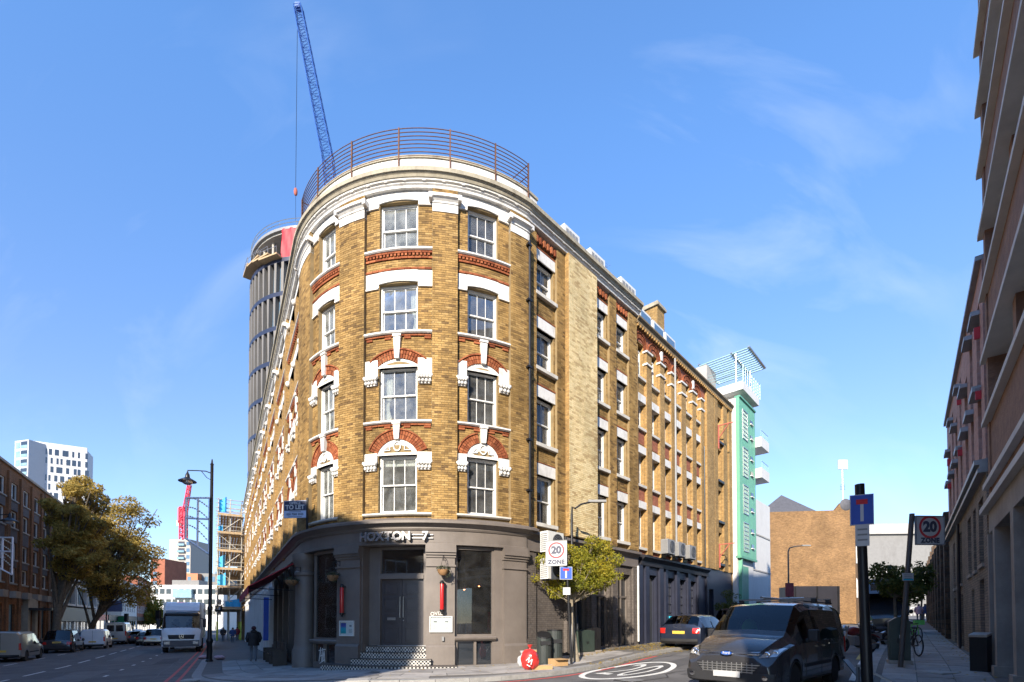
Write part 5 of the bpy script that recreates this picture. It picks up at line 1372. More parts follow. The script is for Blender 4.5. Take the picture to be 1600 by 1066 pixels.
# balconies and white wing beyond
WE = Facade([('L', PE+DRB*(sE+.1), DRB, 30)])
we0 = WE.pt(2, 0, 0); wg = thing('white_wing', 'plain white rendered wing with balconies beyond the green cladding', 'building', (we0.x, we0.y, g(we0.x, we0.y)), world=True)
ztw = at(1185, 784, WE.pt(2,0,0).y).z
M = MB(); fbox(M, WE, 0, 4.6, -.2, ztw, -6, .2); M.build('wall', 'render_white', wg)
for k, py in enumerate((700, 748)):
    z = at(1180, py, WE.pt(.4,0,.8).y).z
    M = MB(); fbox(M, WE, 0, 1.9, z, z+.7, -.5, .9); M.build('balcony', 'render_white', wg)
    M = MB()
    M.tube([WE.pt(0.1, z+1.2, .85), WE.pt(1.8, z+1.2, .85)], .02, 5); 
    for i in range(6): M.tube([WE.pt(.1+.34*i, z+.7, .85), WE.pt(.1+.34*i, z+1.2, .85)], .012, 4)
    M.build('balcony_railing', 'teal_metal', wg)
for z in (ztw*.25, ztw*.5, ztw*.75):
    M = MB(); fbox(M, WE, 0.05, 4.55, z, z+.1, .2, .24); M.build('string_course', 'concrete_pale', wg)
# ================================================================== brick gable house closing the street
YG = 47.0; a, b = at(1189, 972, YG), at(1338, 972, YG); ztg, zap = at(1189, 803, YG).z, at(1246, 777, YG).z; zrg = at(1338, 786, YG).z
gh = thing('gable_house', 'orange brick house with blank street-end wall and slate roof', 'building', ((a.x+b.x)/2, YG, g((a.x+b.x)/2, YG)), world=True)
xl, xr = a.x-1.5, b.x
M = MB(); ang = vpdir(1410); dp = 16
P0, P1 = Vector((xl, YG)), Vector((xr, YG)); P2 = P1+ang*dp; P3 = P0+ang*dp
def ext(M, P, z0, z1): 
    M.hexa([Vector((p.x,p.y,z0)) for p in P]+[Vector((p.x,p.y,z1)) for p in P])
ext(M, [P0,P1,P2,P3], -.5, ztg); M.build('wall', 'brick_gable', gh)
M = MB(); M.prism([(xl,ztg),(xr,ztg),(xr,zrg),(xr-1.3,zrg+.02),(xr-1.9,ztg+.35),(xl,ztg+.1)], 'y', YG, YG+.35); M.build('parapet', 'brick_gable', gh)
M = MB(); q = [Vector((a.x,YG+.8,ztg)), Vector((at(1300,800,YG).x,YG+.8,ztg)), Vector((at(1246,777,YG).x,YG+2.8,zap+.95))]
M.face([q[0],q[1],q[2]]); M.face([q[1], Vector((xr+6,YG+9,ztg)), Vector((q[2].x+6,YG+9,zap+.95)), q[2]]); M.face([q[2], Vector((q[2].x+6,YG+9,zap+.95)), Vector((xl+6,YG+9,ztg)), q[0]]); M.build('roof', 'slate', gh)
FGS = Facade([('L', P2, -ang, dp)])
for k in range(4):
    s = 15-3.2*k
    for z0 in (4.0, 7.4, 10.2): simple_window(FGS, gh, s-1.3, s, z0, z0+1.9, .02, (1,1), t=.08)
da_ = at(1317, 728, YG+.3); db_ = at(1317, 790, YG+.3)
t = thing('dish_mast', 'aerial mast with a square flat panel and grey dish on the brick gable', 'aerial', tuple(db_), 0)
h = da_.z-db_.z
M = MB(); M.tube([(0,0,-1.8),(0,0,h+.2)], .06, 6); M.build('mast', 'steel', t); M = MB(); M.box(-.45,.45,-.12,0,h-.35,h+.55); M.build('flat_panel', 'plastic_white', t)
M = MB(); M.lathe([(.02,.12),(.4,.06),(.58,.0),(.6,-.02)], 18, (.1,-.3,.0), Matrix.Rotation(R_(90),3,'X')); M.build('dish', 'slate', t, smooth=True)
M = MB(); M.tube([(0,0,h*.45),(.0,0,h*.46)], .1, 6)
for k_ in range(4): M.tube([(-.25,0,h*.4+.15*k_),(.25,0,h*.4+.15*k_)], .02, 4)
M.build('aerial_rods', 'steel', t)
# long dark container against the gable
ca, cb = at(1240, 945, YG-6), at(1312, 916, YG-6)
t = thing('site_hoarding', 'black hoarding box standing against the brick gable', 'hoarding', ((ca.x+cb.x)/2, YG-6, g((ca.x+cb.x)/2, YG-6)))
M = MB(); w = cb.x-ca.x; z1 = cb.z-t.location.z; z0 = ca.z-t.location.z-.8; M.box(-w/2,w/2,0,2.2,z0,z1); M.build('panel', 'black_paint', t)
M = MB()
for x in (-w/2+.1, 0, w/2-.2): M.box(x,x+.1,-.06,0,0,z1)
M.build('uprights', 'iron_black', t, kind='stuff')
# far pale building up the street
YF = 88.0; a, b = at(1338, 835, YF), at(1482, 822, YF)
t = thing('pale_block', 'long pale rendered block far up the side street', 'building', ((a.x+b.x)/2, YF, g(a.x, YF)), world=True)
FP = Facade([('L', (a.x-4, YF), (1,-.05), b.x-a.x+8)])
M = MB(); fbox(M, FP, 0, b.x-a.x+8, -1, b.z-1.6, -10, 0); M.build('wall', 'render_grey', t)
M = MB(); sweep(M, FP, 0, b.x-a.x+8, [(-10,b.z-1.6),(.5,b.z-1.6),(.4,b.z-.8),(-1.5,b.z+.6),(-10,b.z+.6)]); M.build('roof', 'concrete_pale', t)
for k in range(3):
    for i in range(9):
        simple_window(FP, t, 3.5+2.4*i, 4.9+2.4*i, 2.4+3.4*k, 4.2+3.4*k, .02, (1,0), 'render_white', t=.1)
# ================================================================== side street, right side
FR = Facade([('L', BR0+DR2*60, -DR2, 85)], -60)
YC = lambda s, d=0: FR.pt(s, 0, d).y
r1 = thing('brick_office_block', 'dark brown brick block with pale projecting concrete ledges', 'building', (FR.pt(6,0,0).x, FR.pt(6,0,0).y, g(FR.pt(6,0,0).x, FR.pt(6,0,0).y)), world=True)
gz = FR.pt(0,0,0); Z0 = g(gz.x, gz.y)+KH; S1 = 17.0
zl = [at(1538, y, YC(-.05,.10)).z for y in (803,772,671,582,484,394)]
st = (zl[-1]-zl[1])/4
zl = [zl[0], zl[1]]+[zl[1]+st*(i+1) for i in range(9)]
M = MB(); fbox(M, FR, .6, S1, zl[1]-.3, zl[-1]+1.5, -6, -.55); M.build('core', 'interior_dark', r1)
M = MB()     # end wall
fbox(M, FR, .48, .78, zl[0], zl[-1]+1.5, -6.0, -.0); M.build('end_wall', 'brown_concrete', r1)
for i in range(1, len(zl)-1, 1):
    z0, z1 = zl[i], zl[i+1]; odd = i % 2
    # ledge: white nosing and soffit
    M = MB(); sweep(M, FR, .40, S1, [(-.6,z0-.02),(.10,z0-.02),(.10,z0+.10),(-.6,z0+.20)]); M.build('ledge', 'ledge_white', r1)
    if odd:      # brown spandrel under the next window sill
        M = MB(); fbox(M, FR, .78, S1, z0+.2, z1-.02, -.5, -.03); M.build('spandrel', 'brown_concrete', r1)
    else:        # window storey: brick piers and white windows set back
        for k in range(6):
            s = .80+2.7*k
            P_ = MB(); fbox(P_, FR, s+.02, s+.62, z0+.1, z1-.02, -.545, -.475); P_.build('pier_backing', 'mortar_dark', r1)
            BRK = MB(); bricks(BRK, FR, (s, s+.62, z0+.12, z1-.03), -.46, proud=.014); BRK.build('brickwork', 'purple_brick', r1, kind='stuff')
            M = MB(); fbox(M, FR, s+2.45, s+2.8, z0+.1, z1-.02, -.5, -.12); M.build('fin', 'brown_concrete', r1)
            simple_window(FR, r1, s+.66, s+2.4, z0+.15, z1-.03, -.44, (1,0), 'white_paint', t=.09)
M = MB(); sweep(M, FR, -.12, S1, [(-.6,zl[0]-.03),(.12,zl[0]-.03),(.12,zl[0]+.10),(-.6,zl[0]+.2)]); M.build('ledge', 'ledge_white', r1)
M = MB(); fbox(M, FR, .3, S1, zl[0]+.2, zl[1]-.02, -.4, -.02); M.build('fascia', 'brown_concrete', r1)
zg = at(1548, 836, YC(.05)).z
M = MB(); fbox(M, FR, .3, S1, zg, zl[0]-.03, -.4, -.005); M.build('lintel_beam', 'concrete', r1)
for k, (a, b) in enumerate(((.0,.17),(.95,1.25),(3.4,3.75),(6.2,6.6),(9.2,9.6))):
    M = MB(); fbox(M, FR, a, b, Z0-.8, zg, -.4, .0); M.build('column', 'concrete', r1)
    if k: 
        M = MB(); fbox(M, FR, a-.06, b+.06, Z0-.8, Z0+.16, -.4, .06); M.build('column_base', 'concrete', r1)
for (a, b) in ((.17,.95),(1.25,3.4),(3.75,6.2),(6.6,9.2)):
    M = MB(); fbox(M, FR, a, b, Z0-.8, zg, -.5, -.34); M.build('recess_panel', 'recess_dark', r1)
# notice on the dark recess
p = FR.pt(.70, at(1568, 948, YC(.7)).z, -.325); t = thing('parking_notice', 'small white no parking notice with red strip on the dark panel', 'notice', tuple(p), FR.rot(0))
M = MB(); M.box(-.16,.16,-.012,0,-.21,.21); M.build('plate', 'sign_white', t); M = MB(); M.box(-.14,.14,-.015,-.0125,-.19,-.08); M.build('red_strip', 'sign_red', t)
M = MB(); n = 20
for i in range(n):
    a0, a1 = 2*math.pi*i/n, 2*math.pi*(i+1)/n; M.bar((.09*math.cos(a0),-.014,.06+.09*math.sin(a0)), (.09*math.cos(a1),-.014,.06+.09*math.sin(a1)), .018, .004, (0,1,0))
M.bar((-.06,-.014,.12),(.06,-.014,0), .018, .004, (0,1,0)); M.build('symbol', 'sign_black', t)
# second building: pink panels, blue slots, stone ground floor
r2c = FR.pt(-7,0,0); r2 = thing('pink_block', 'pink panelled block with tall blue window slots over a grey stone shopfront', 'building', (r2c.x, r2c.y, g(r2c.x, r2c.y)), world=True)
E2 = -13.6; zc2, zt2 = 5.35, 10.75
M = MB()
slots = [(-1.55,-.75,5.9,10.0),(-3.3,-2.6,5.9,10.2),(-5.1,-4.2,5.9,9.4),(-7.0,-6.3,5.9,10.2),(-8.9,-8.1,5.9,9.4),(-10.7,-9.9,5.9,10.2),(-12.6,-11.7,5.9,9.4)]
for rc in rects_minus(E2, -.12, zc2+.3, zt2, slots): fbox(M, FR, *rc, -.5, -.02)
M.build('wall', 'brick_pink', r2)
for i, (a, b, z0, z1) in enumerate(slots):
    M = MB(); fbox(M, FR, a, b, z0, z1, -.35, -.3); sl_ = M.build('slot_panel', 'blue_panel', r2)
    simple_window(FR, r2, a, b, z0+.5, z0+1.7, -.22, (0,1), 'steel_dull', 'blue_glass', t=.05); simple_window(FR, r2, a, b, z1-1.8, z1-.4, -.22, (0,1), 'steel_dull', 'blue_glass', t=.05)
    M = MB(); fbox(M, FR, a-.08, b+.08, z0+1.72, z0+1.86, -.3, .16); M.build('shade', 'steel_dull', r2)
    M = MB(); fbox(M, FR, a-.08, b+.08, z1-.38, z1-.26, -.3, .16); M.build('shade', 'steel_dull', r2)
    if i % 3 == 0:
        M = MB(); fbox(M, FR, b+.02, b+.08, z0+1.5, z0+1.8, -.02, .10); M.build('red_box', 'sign_red', r2); M = MB(); fbox(M, FR, b+.02, b+.08, z1-1.0, z1-.7, -.02, .10); M.build('red_box', 'sign_red', r2)
M = MB(); sweep(M, FR, E2, -.10, [(-.4,zc2),(.14,zc2),(.14,zc2+.1),(.10,zc2+.1),(.10,zc2+.2),(.2,zc2+.2),(.2,zc2+.32),(-.4,zc2+.36)]); M.build('cornice', 'steel_dull', r2)
M = MB(); sweep(M, FR, E2, -.12, [(-.5,zt2),(.10,zt2),(.10,zt2+.12),(-.5,zt2+.12)]); M.build('coping', 'steel_dull', r2)
op = [(-1.9,-.9,3.15,4.9),(-3.3,-2.6,3.1,4.9),(-5.0,-4.0,3.1,4.9),(-8.0,-7.2,3.0,4.9),(-9.6,-8.8,3.0,4.9),(-11.2,-10.4,3.0,4.9),
      (-2.0,-1.0,-.5,2.75),(-4.2,-3.4,-.5,2.6),(-7.9,-7.1,.7,2.6),(-9.5,-8.7,.7,2.6),(-11.4,-10.2,.7,2.6)]
M = MB()
for rc in rects_minus(E2, -.12, -.5, zc2, op): fbox(M, FR, *rc, -.5, -.02)
M.build('ground_wall', 'brick_grey', r2)
for i, (a, b, z0, z1) in enumerate(op):
    M = MB(); fbox(M, FR, a, b, z0, z1, -.40, -.34)
    M.build('entrance_wall' if i == 6 else 'dark_door' if z0 < 0 else 'pane', 'red_tile' if i == 6 else 'black_paint' if z0 < 0 else 'dark_glass', r2)
    if z0 > 0:
        M = MB(); fbox(M, FR, a-.03, b+.03, z0-.1, z0, -.3, .03); M.build('sill', 'concrete', r2)
M = MB(); fbox(M, FR, E2, -.12, 5, zt2, -8, -.5); fbox(M, FR, E2, E2+.3, -.5, zt2, -8, -.5); M.build('core', 'brick_grey', r2, kind='stuff')
M = MB(); fbox(M, FR, -6.0, -2.8, zt2, zt2+2.0, -3.0, -.9); M.build('stair_tower', 'render_white', r2)
M = MB(); fbox(M, FR, -6.0, -2.8, zt2+2.0, zt2+2.12, -3.1, -.8); M.build('stair_roof', 'steel_dull', r2)
M = MB(); M.tube([FR.pt(-7.5,5.2,.06), FR.pt(-7.5,.6,.06)], .05); M.build('drainpipe', 'black_paint', r2, smooth=True)
# rough dark brick row beyond
r3c = FR.pt(-24,0,0); r3 = thing('rough_brick_row', 'low row of rough dark brick piers beyond the pink block', 'building', (r3c.x, r3c.y, g(r3c.x, r3c.y)), world=True)
M = MB(); fbox(M, FR, -46, E2-.1, -.2, 6.8, -7, -.25); M.build('wall', 'brick_rough', r3)
for k in range(9):
    s = E2-.9-3.4*k; M = MB(); fbox(M, FR, s-.75, s, -.2, 6.9, -.25, .12); M.build('pier', 'brick_rough', r3)
M = MB(); M.lathe([(.9,0),(.9,1.2),(.6,1.5),(.1,1.6)], 16, tuple(FR.pt(E2-1.2, 6.9, -1.0))); M.build('roof_vent', 'render_grey', r3, smooth=True)
# ================================================================== left street
P('brick_slate_panel', (.10,.095,.105), .8, var=.2, ns=3, bump=.3); P('stone_door', (.34,.30,.24), .8, var=.15, dirt=.3)
P('tower_white', (.45,.46,.48), .6, var=.05); P('tower_stone', (.36,.33,.29), .7, var=.08); P('tower_fin', (.15,.14,.13), .6, var=.1, ns=.3)
P('crane_blue', (.03,.10,.35), .5, var=.1); P('crane_red', (.60,.05,.09), .5, var=.1); P('net_red', (.62,.02,.03), .6, var=.12, ns=.5)
P('pole_steel', (.46,.42,.34), .45, metal=.3, var=.25, ns=5); P('scaffold_board', (.38,.27,.15), .8, var=.25, ns=3); P('sheet_blue', (.02,.30,.55), .6, var=.2, ns=2)
P('hivis', (.55,.62,.08), .6, var=.15); P('green_hoard', (.02,.22,.09), .6, var=.1); P('orange_clad', (.42,.16,.07), .6, var=.1); P('navy_clad', (.08,.11,.20), .6, var=.1); P('glass_light', (.20,.32,.38), .08, var=.3, ns=.5, spec=.9)
P('tile_dark', (.03,.03,.033), .5, var=.1)
P('blue_panel_dark', (.02,.025,.05), .4, var=.1)
FL = Facade([('L', LP(-10, ST_W), DL, 190)], -10)
c = FL.pt(45,0,0); l1 = thing('brick_office', 'long brown brick office block with dark panels between window rows', 'building', (c.x, c.y, g(c.x, c.y)), world=True)
LE0, LE1 = 20.0, 55.2; ZT1 = 15.4
bay = 3.05; rows = [(5.1,6.5),(7.25,8.75),(10.1,11.6),(12.6,14.15)]
cols = [LE0+.4+bay*i for i in range(int((LE1-LE0)/bay))]
holes = [(s+.55, s+2.55, z0, z1) for s in cols for z0, z1 in rows]
gh_ = [(s+.55, s+2.5, -.2, 3.2) for s in cols]
M = MB()
for rc in rects_minus(LE0, LE1, -1.6, ZT1, holes+gh_): fbox(M, FL, *rc, -.4, -.05)
M.build('wall', 'brick_office', l1)
for s in cols+[cols[-1]+bay]:
    M = MB(); fbox(M, FL, s-.1, s+.5, -1.6, ZT1-.5, -.2, .10); M.build('brick_fin', 'brick_office', l1)
for i, s in enumerate(cols):
    for k, (z0, z1) in enumerate(rows):
        simple_window(FL, l1, s+.55, s+2.55, z0, z1, -.18, (1,0), 'white_paint', 'dark_glass', t=.09)
        M = MB(); fbox(M, FL, s+.5, s+2.6, z0-.12, z0, -.2, .08); M.build('sill', 'concrete_pale', l1)
        if k:
            M = MB(); fbox(M, FL, s+.55, s+2.5, rows[k-1][1]+.05, z0-.13, -.1, .0); M.build('panel', 'brick_slate_panel', l1)
    if abs(s-44.5) > 2.2:
        simple_window(FL, l1, s+.55, s+2.5, -.2, 3.2, -.25, (1,1), 'black_paint', 'glass_light', t=.07, name='shop_window')
    M = MB(); fbox(M, FL, s+.7, s+1.9, 3.75, 4.35, -.1, .5); M.build('window_box', 'concrete', l1)
M = MB(); sweep(M, FL, LE0, LE1, [(-.4,ZT1-.1),(.12,ZT1-.1),(.12,ZT1+.12),(-.4,ZT1+.12)]); M.build('coping', 'concrete', l1)
M = MB(); fbox(M, FL, LE0, LE1, -1.6, ZT1-.2, -9, -.42); M.build('core', 'interior_dark', l1)
sd = 44.5
for (a, b, z0, z1) in ((sd-1.3,sd-.6,-1.4,3.9),(sd+.9,sd+1.6,-1.4,3.9),(sd-.6,sd+.9,3.0,3.9)):
    M = MB(); fbox(M, FL, a, b, z0, z1, -.3, .35); M.build('portal_stone', 'stone_door', l1)
M = MB(); fbox(M, FL, sd-.6, sd+.9, -1.4, 3.0, -.5, -.3); M.build('door', 'black_paint', l1)
M = MB(); fbox(M, FL, sd-1.2, sd+2.6, 2.75, 2.95, .35, 2.0); M.build('canopy', 'black_paint', l1)
# the same row goes on behind us to the left: a taller block whose shade lies on the corner
c = FL.pt(5,0,0)
lz = thing('tall_brick_block', 'tall brick block with square windows next to the long brick office', 'building', (c.x, c.y, g(c.x, c.y)), world=True)
FZ_ = Facade([('L', LP(-23.9, ST_W), DL, 43.5)]); M = MB(); fbox(M, FZ_, 0, 43.5, -1.5, 18.2, -14, 0); M.build('wall', 'brick_office', lz)
for k in range(10):
    for z0 in (1.0, 4.8, 8.2, 11.6): simple_window(FZ_, lz, 1+3.7*k, 3.2+3.7*k, z0, z0+2.0, .03, (1,1), t=.1)
M = MB(); fbox(M, FZ_, -.1, 43.5, 18.2, 18.4, -14, .2); M.build('coping', 'concrete', lz)
# white modern block with framed windows
c = FL.pt(63,0,0); l2 = thing('white_modern_block', 'white framed modern block with big windows beyond the plane trees', 'building', (c.x, c.y, g(c.x, c.y)), world=True)
a, b = 55.5, 74.0
M = MB(); fbox(M, FL, a, b, -1.6, 11.2, -9, -.6); M.build('core', 'render_grey', l2)
for k, (z0, z1) in enumerate(((3.6,6.3),(6.9,9.0),(9.4,11.0))):
    for j in range(3):
        s = a+.3+6.1*j; M = MB(); t_ = .25
        for (p, q, r, v) in ((s,s+5.7,z1-t_,z1),(s,s+5.7,z0,z0+t_),(s,s+t_,z0+t_,z1-t_),(s+5.7-t_,s+5.7,z0+t_,z1-t_)): fbox(M, FL, p, q, r, v, -.6, .25)
        M.build('window_surround', 'render_white', l2)
        simple_window(FL, l2, s+t_, s+5.7-t_, z0+t_, z1-t_, -.2, (4,0), 'steel_dull', 'glass_light', t=.07)
M = MB(); fbox(M, FL, a, b, 1.7, 3.4, -.6, .1); M.build('dark_fascia', 'tile_dark', l2)
for j in range(5): simple_window(FL, l2, a+.3+3.7*j, a+3.5+3.7*j, -1.0, 1.7, -.3, (1,0), 'render_white', 'glass_light', t=.12, name='shop_window')
M = MB(); fbox(M, FL, a+11, b+1, 8, 14.5, -14, -2.5); M.build('rear_tower', 'render_white', l2)
# shops further down
for i, (a, b, h, mat, shp, lab) in enumerate(((74.3, 83, 9.5, 'render_white', 'sign_red', 'white shop house with red ground floor signs'), (83.3, 96, 8.6, 'concrete_pale', 'sign_black', 'cream shop house with a dark shop sign'), (96.3, 116, 9.6, 'render_white', 'taupe_dark', 'white terrace far down the street with small windows'), (116.5, 140, 12, 'brick_red_far', 'taupe_dark', 'red brick block far down the street beyond the white terrace'))):
    c = FL.pt((a+b)/2,0,0); t = thing('shop_house', lab, 'building', (c.x, c.y, g(c.x, c.y)), world=True)
    M = MB(); fbox(M, FL, a, b, -1.6, h, -9, 0); M.build('wall', mat, t)
    M = MB(); fbox(M, FL, a+.2, b-.2, 1.9, 2.8, 0, .15); M.build('shop_sign', shp, t)
    n = int((b-a)/3)
    for j in range(n):
        for z0 in ([3.6, 6.4] if h < 11 else [3.6, 6.4, 9.2]): simple_window(FL, t, a+.7+3*j, a+2.1+3*j, z0, z0+1.7, .03, (1,1), 'white_paint', 'dark_glass', t=.09)
        M = MB(); fbox(M, FL, a+.5+3*j, a+2.7+3*j, -1.2, 1.8, 0, .06); M.build('shop_window', 'dark_glass', t)
    M = MB(); fbox(M, FL, a, b, h-.35, h, 0, .3); M.build('cornice', mat, t)
p = FL.pt(82,4.2,.8); t = thing('hanging_shop_sign', 'square blue sign hanging on the far shop house', 'sign', tuple(p), FL.rot(80)+R_(60)); M = MB(); M.box(-1.6,1.6,-.06,.06,-.9,.9); M.build('panel', 'navy_clad', t); M = MB(); M.box(-.02,.02,-.05,.9,.8,.9); M.build('arm', 'iron_black', t)
text_obj('SALE', .8, 'sign_white', t, (0,-.065,0), extrude=.002) if False else None
# green hoarding
p = gp(176, 985); c = at(177, 972, 88); t = thing('green_hoarding', 'green site hoarding beside the far traffic lights', 'hoarding', (c.x, c.y, g(c.x,c.y)), .3)
M = MB(); M.box(-1.7,1.7,-.1,.1,0,3.6); M.build('panel', 'green_hoard', t); M = MB(); M.box(-1.75,-1.65,.11,.3,0,3.6); M.build('post', 'wood', t)
# ---- the next house on the near side, in scaffolding
SC0 = 51.3
c = LP(58, -3); nb = thing('scaffolded_house', 'plain brick house wrapped in scaffolding next to the corner building', 'building', (c.x, c.y, g(c.x, c.y)), world=True)
FN = Facade([('L', LP(SC0+24, 0), -DL, 24)])
M = MB(); fbox(M, FN, 0, 23.8, -1.6, 15.6, -9, 0); M.build('wall', 'brick_stock_side', nb)
for j in range(7):
    for z0 in (4.4, 7.5, 10.6, 13.2): simple_window(FN, nb, 1+3.2*j, 2.3+3.2*j, z0, z0+1.8, .02, (1,1), 'white_paint', t=.08)
sc = thing('scaffolding', 'tall steel tube scaffolding with boarded lifts over the left pavement', 'scaffold', (LP(53,1.6).x, LP(53,1.6).y, g(*LP(53,1.6))), world=True)
SD = [.45, 1.75, 3.05]; SS = [SC0+.3+2.1*i for i in range(9)]; zg_ = g(*LP(55,1.5))+KH
def LPz(t, d, z): p = LP(t, d); return Vector((p.x, p.y, z))
lifts = [3.2,5.9,8.2,10.5,12.8,15.1]
for s in SS:
    for d in SD:
        M = MB(); M.tube([LPz(s, d, zg_), LPz(s, d, 17.4 if d > 1 else 16.6)], .055, 6); M.build('standard', 'pole_steel', sc)
for z in lifts+[16.2]:
    for dz in (0, .55, 1.05):
        for d in (SD[0], SD[-1]):
            M = MB(); M.tube([LPz(SS[0]-.5, d, z+dz), LPz(SS[-1]+.5, d, z+dz)], .05, 6); M.build('ledger', 'pole_steel', sc)
        M = MB(); M.tube([LPz(SS[0], SD[0]-.3, z+dz), LPz(SS[0], SD[-1]+.3, z+dz)], .05, 6); M.build('transom', 'pole_steel', sc)
    for s in SS[1:]:
        M = MB(); M.tube([LPz(s, SD[0]-.3, z), LPz(s, SD[-1]+.35, z)], .05, 5); M.build('transom', 'pole_steel', sc)
    if z < 16:
        for k in range(8):
            d = .4+.33*k; M = MB(); a, b = LPz(SS[0]-.4, d, z+.06), LPz(SS[-1]+.4, d, z+.06); M.bar(a, b, .30, .06); M.build('board', 'scaffold_board', sc)
        M = MB(); M.bar(LPz(SS[0]-.3, SD[-1]+.08, z+.22), LPz(SS[-1]+.3, SD[-1]+.08, z+.22), .04, .24); M.build('toe_board', 'scaffold_board', sc)
        M = MB(); M.bar(LPz(SS[0]-.36, SD[0], z+.22), LPz(SS[0]-.36, SD[-1]+.1, z+.22), .04, .24); M.build('toe_board', 'scaffold_board', sc)
for i, z in enumerate(lifts[:-1]):
    a, b = (SD[0], SD[-1]) if i % 2 else (SD[-1], SD[0])
    M = MB(); M.tube([LPz(SS[0]-.1, a, z), LPz(SS[0]-.1, b, lifts[i+1])], .05, 5); M.build('brace', 'pole_steel', sc)
    for j in range(0, 8, 2):
        M = MB(); M.tube([LPz(SS[j], SD[-1]+.06, z), LPz(SS[j+1], SD[-1]+.06, lifts[i+1])], .05, 5); M.build('brace', 'pole_steel', sc)
for (z0, z1, d0, d1) in ((15.6,17.6,2.2,3.0),(8.4,10.2,2.3,3.0),(6.0,7.9,2.2,3.1),(12.9,14.0,2.6,3.1),(3.3,4.6,.5,2.2)):
    M = MB(); rw = []
    for i in range(7):
        t = i/6; d = d0+(d1-d0)*t; rw.append([LPz(SS[0]-.28+.12*math.sin(7*t+z0)+.05*k_, d, z0+(z1-z0)*k_/4*(1-.25*t)) for k_ in range(5)])
    strip(M, rw); M.build('blue_sheet', 'sheet_blue', sc, smooth=True)
for s in SS[:5]:
    for d in (SD[0], SD[-1]):
        M = MB(); M.tube([LPz(s, d, zg_), LPz(s, d, zg_+2.4)], .10, 8); M.build('sleeve', 'hivis', sc)
M = MB(); M.box(-.6,.6,-.03,.03,-.35,.35); o = M.build('scaffold_sign', 'sign_black', None); o.location = LPz(SS[0]-.3, 2.9, 3.3); o.rotation_euler = (0,0,R_(-20)); tag(o, 'black scaffold company sign with a white panel on the tubes', 'sign')
M = MB(); M.box(-.28,.28,-.04,-.031,-.18,.18); M.build('white_panel', 'sign_white', o)
# ================================================================== towers and far things
# round tower under construction
YT = 92.0; Rt = 14.0
dr_ = (386-800)/F_PX
# left tangent of the cylinder passes through pixel 386
best = min(((abs((dr_*YT-cx)/math.sqrt(1+dr_*dr_)+Rt), cx) for cx in [(-60+.05*i) for i in range(900)]), key=lambda q: q[0])
CX = best[1]; tw = thing('round_tower', 'round glass tower with stone fins, topmost floor still open', 'tower', (CX, YT, 0), world=True)
FT = Facade([('A', (CX, YT), Rt, R_(-115), R_(75))])
YTf = YT-Rt*.55
ztop = at(440, 399, YTf).z; zsl = at(430, 446, YTf).z
FH = 5.6
ring = [zsl-FH*k for k in range(12) if zsl-FH*k > -2]
M = MB(); M.lathe([(Rt-.55,-1),(Rt-.55,zsl)], 60, (CX, YT, 0)); M.build('glazing', 'blue_glass', tw, smooth=True)
def big_arc(z0, z1, d0, d1, name, mat):
    M = MB(); n = 72; rows = []
    for i in range(n+1):
        a = 2*math.pi*i/n; v = Vector((math.sin(a), -math.cos(a)))
        rows.append([Vector((CX+v.x*(Rt+d), YT+v.y*(Rt+d), z)) for d, z in ((d0,z0),(d1,z0),(d1,z1),(d0,z1),(d0,z0))])
    strip(M, rows); return M.build(name, mat, tw, smooth=30)
for z in ring: big_arc(z-.35, z+.35, -1, .25, 'floor_ring', 'blue_panel_dark')
NF = 27; fins = 0
for k, z in enumerate(ring[:-1]):
    for i in range(NF):
        a = R_(-118)+R_(150)*i/(NF-1)+(.0 if k % 2 else .012)
        if fins >= 298: break
        v = Vector((math.sin(a), -math.cos(a))); tg = Vector((v.y, -v.x)); c = Vector((CX+v.x*(Rt-.3), YT+v.y*(Rt-.3)))
        w0, w1 = .13, .25
        q = [c-tg*w0-v*.5, c+tg*w0-v*.5, c+tg*w0+v*.5, c-tg*w0+v*.5]; r = [c-tg*w1-v*.5, c+tg*w1-v*.5, c+tg*w1+v*.55, c-tg*w1+v*.55]
        M = MB(); M.hexa([Vector((p.x,p.y,z-FH+.36)) for p in q]+[Vector((p.x,p.y,z-.36)) for p in r]); M.build('stone_fin', 'tower_fin', tw); fins += 1
# mullions
M = MB()
for i in range(50):
    a = R_(-118)+R_(150)*i/49; v = Vector((math.sin(a), -math.cos(a))); c = Vector((CX+v.x*(Rt-.52), YT+v.y*(Rt-.52))); M.tube([Vector((c.x,c.y,0)), Vector((c.x,c.y,zsl))], .09, 4)
for z in ring: 
    pass
M.build('mullions', 'tower_stone', tw, kind='stuff')
big_arc(ztop-.3, ztop+.15, -1.6, .1, 'crown_ring', 'plastic_grey'); 
M = MB(); M.lathe([(Rt-5,zsl),(Rt-5,ztop)], 40, (CX, YT, 0)); M.build('core', 'interior_dark', tw, smooth=True)
M = MB(); M.lathe([(Rt-.3,ztop-.6),(Rt-.3,ztop-.3)], 60, (CX, YT, 0)); M.build('top_slab', 'concrete_pale', tw)
for i in range(14):
    a = R_(-115)+R_(160)*i/13; v = Vector((math.sin(a), -math.cos(a))); c = Vector((CX+v.x*(Rt-1.2), YT+v.y*(Rt-1.2)))
    M = MB(); M.tube([Vector((c.x,c.y,zsl)), Vector((c.x,c.y,ztop-.4))], .22, 8); M.build('column', 'tower_stone', tw, smooth=True)
    c = Vector((CX+v.x*(Rt+.1), YT+v.y*(Rt+.1)))
    M = MB(); M.tube([Vector((c.x,c.y,ztop+.3)), Vector((c.x,c.y,ztop+1.0))], .03, 4); M.build('guard_post', 'plastic_grey', tw)
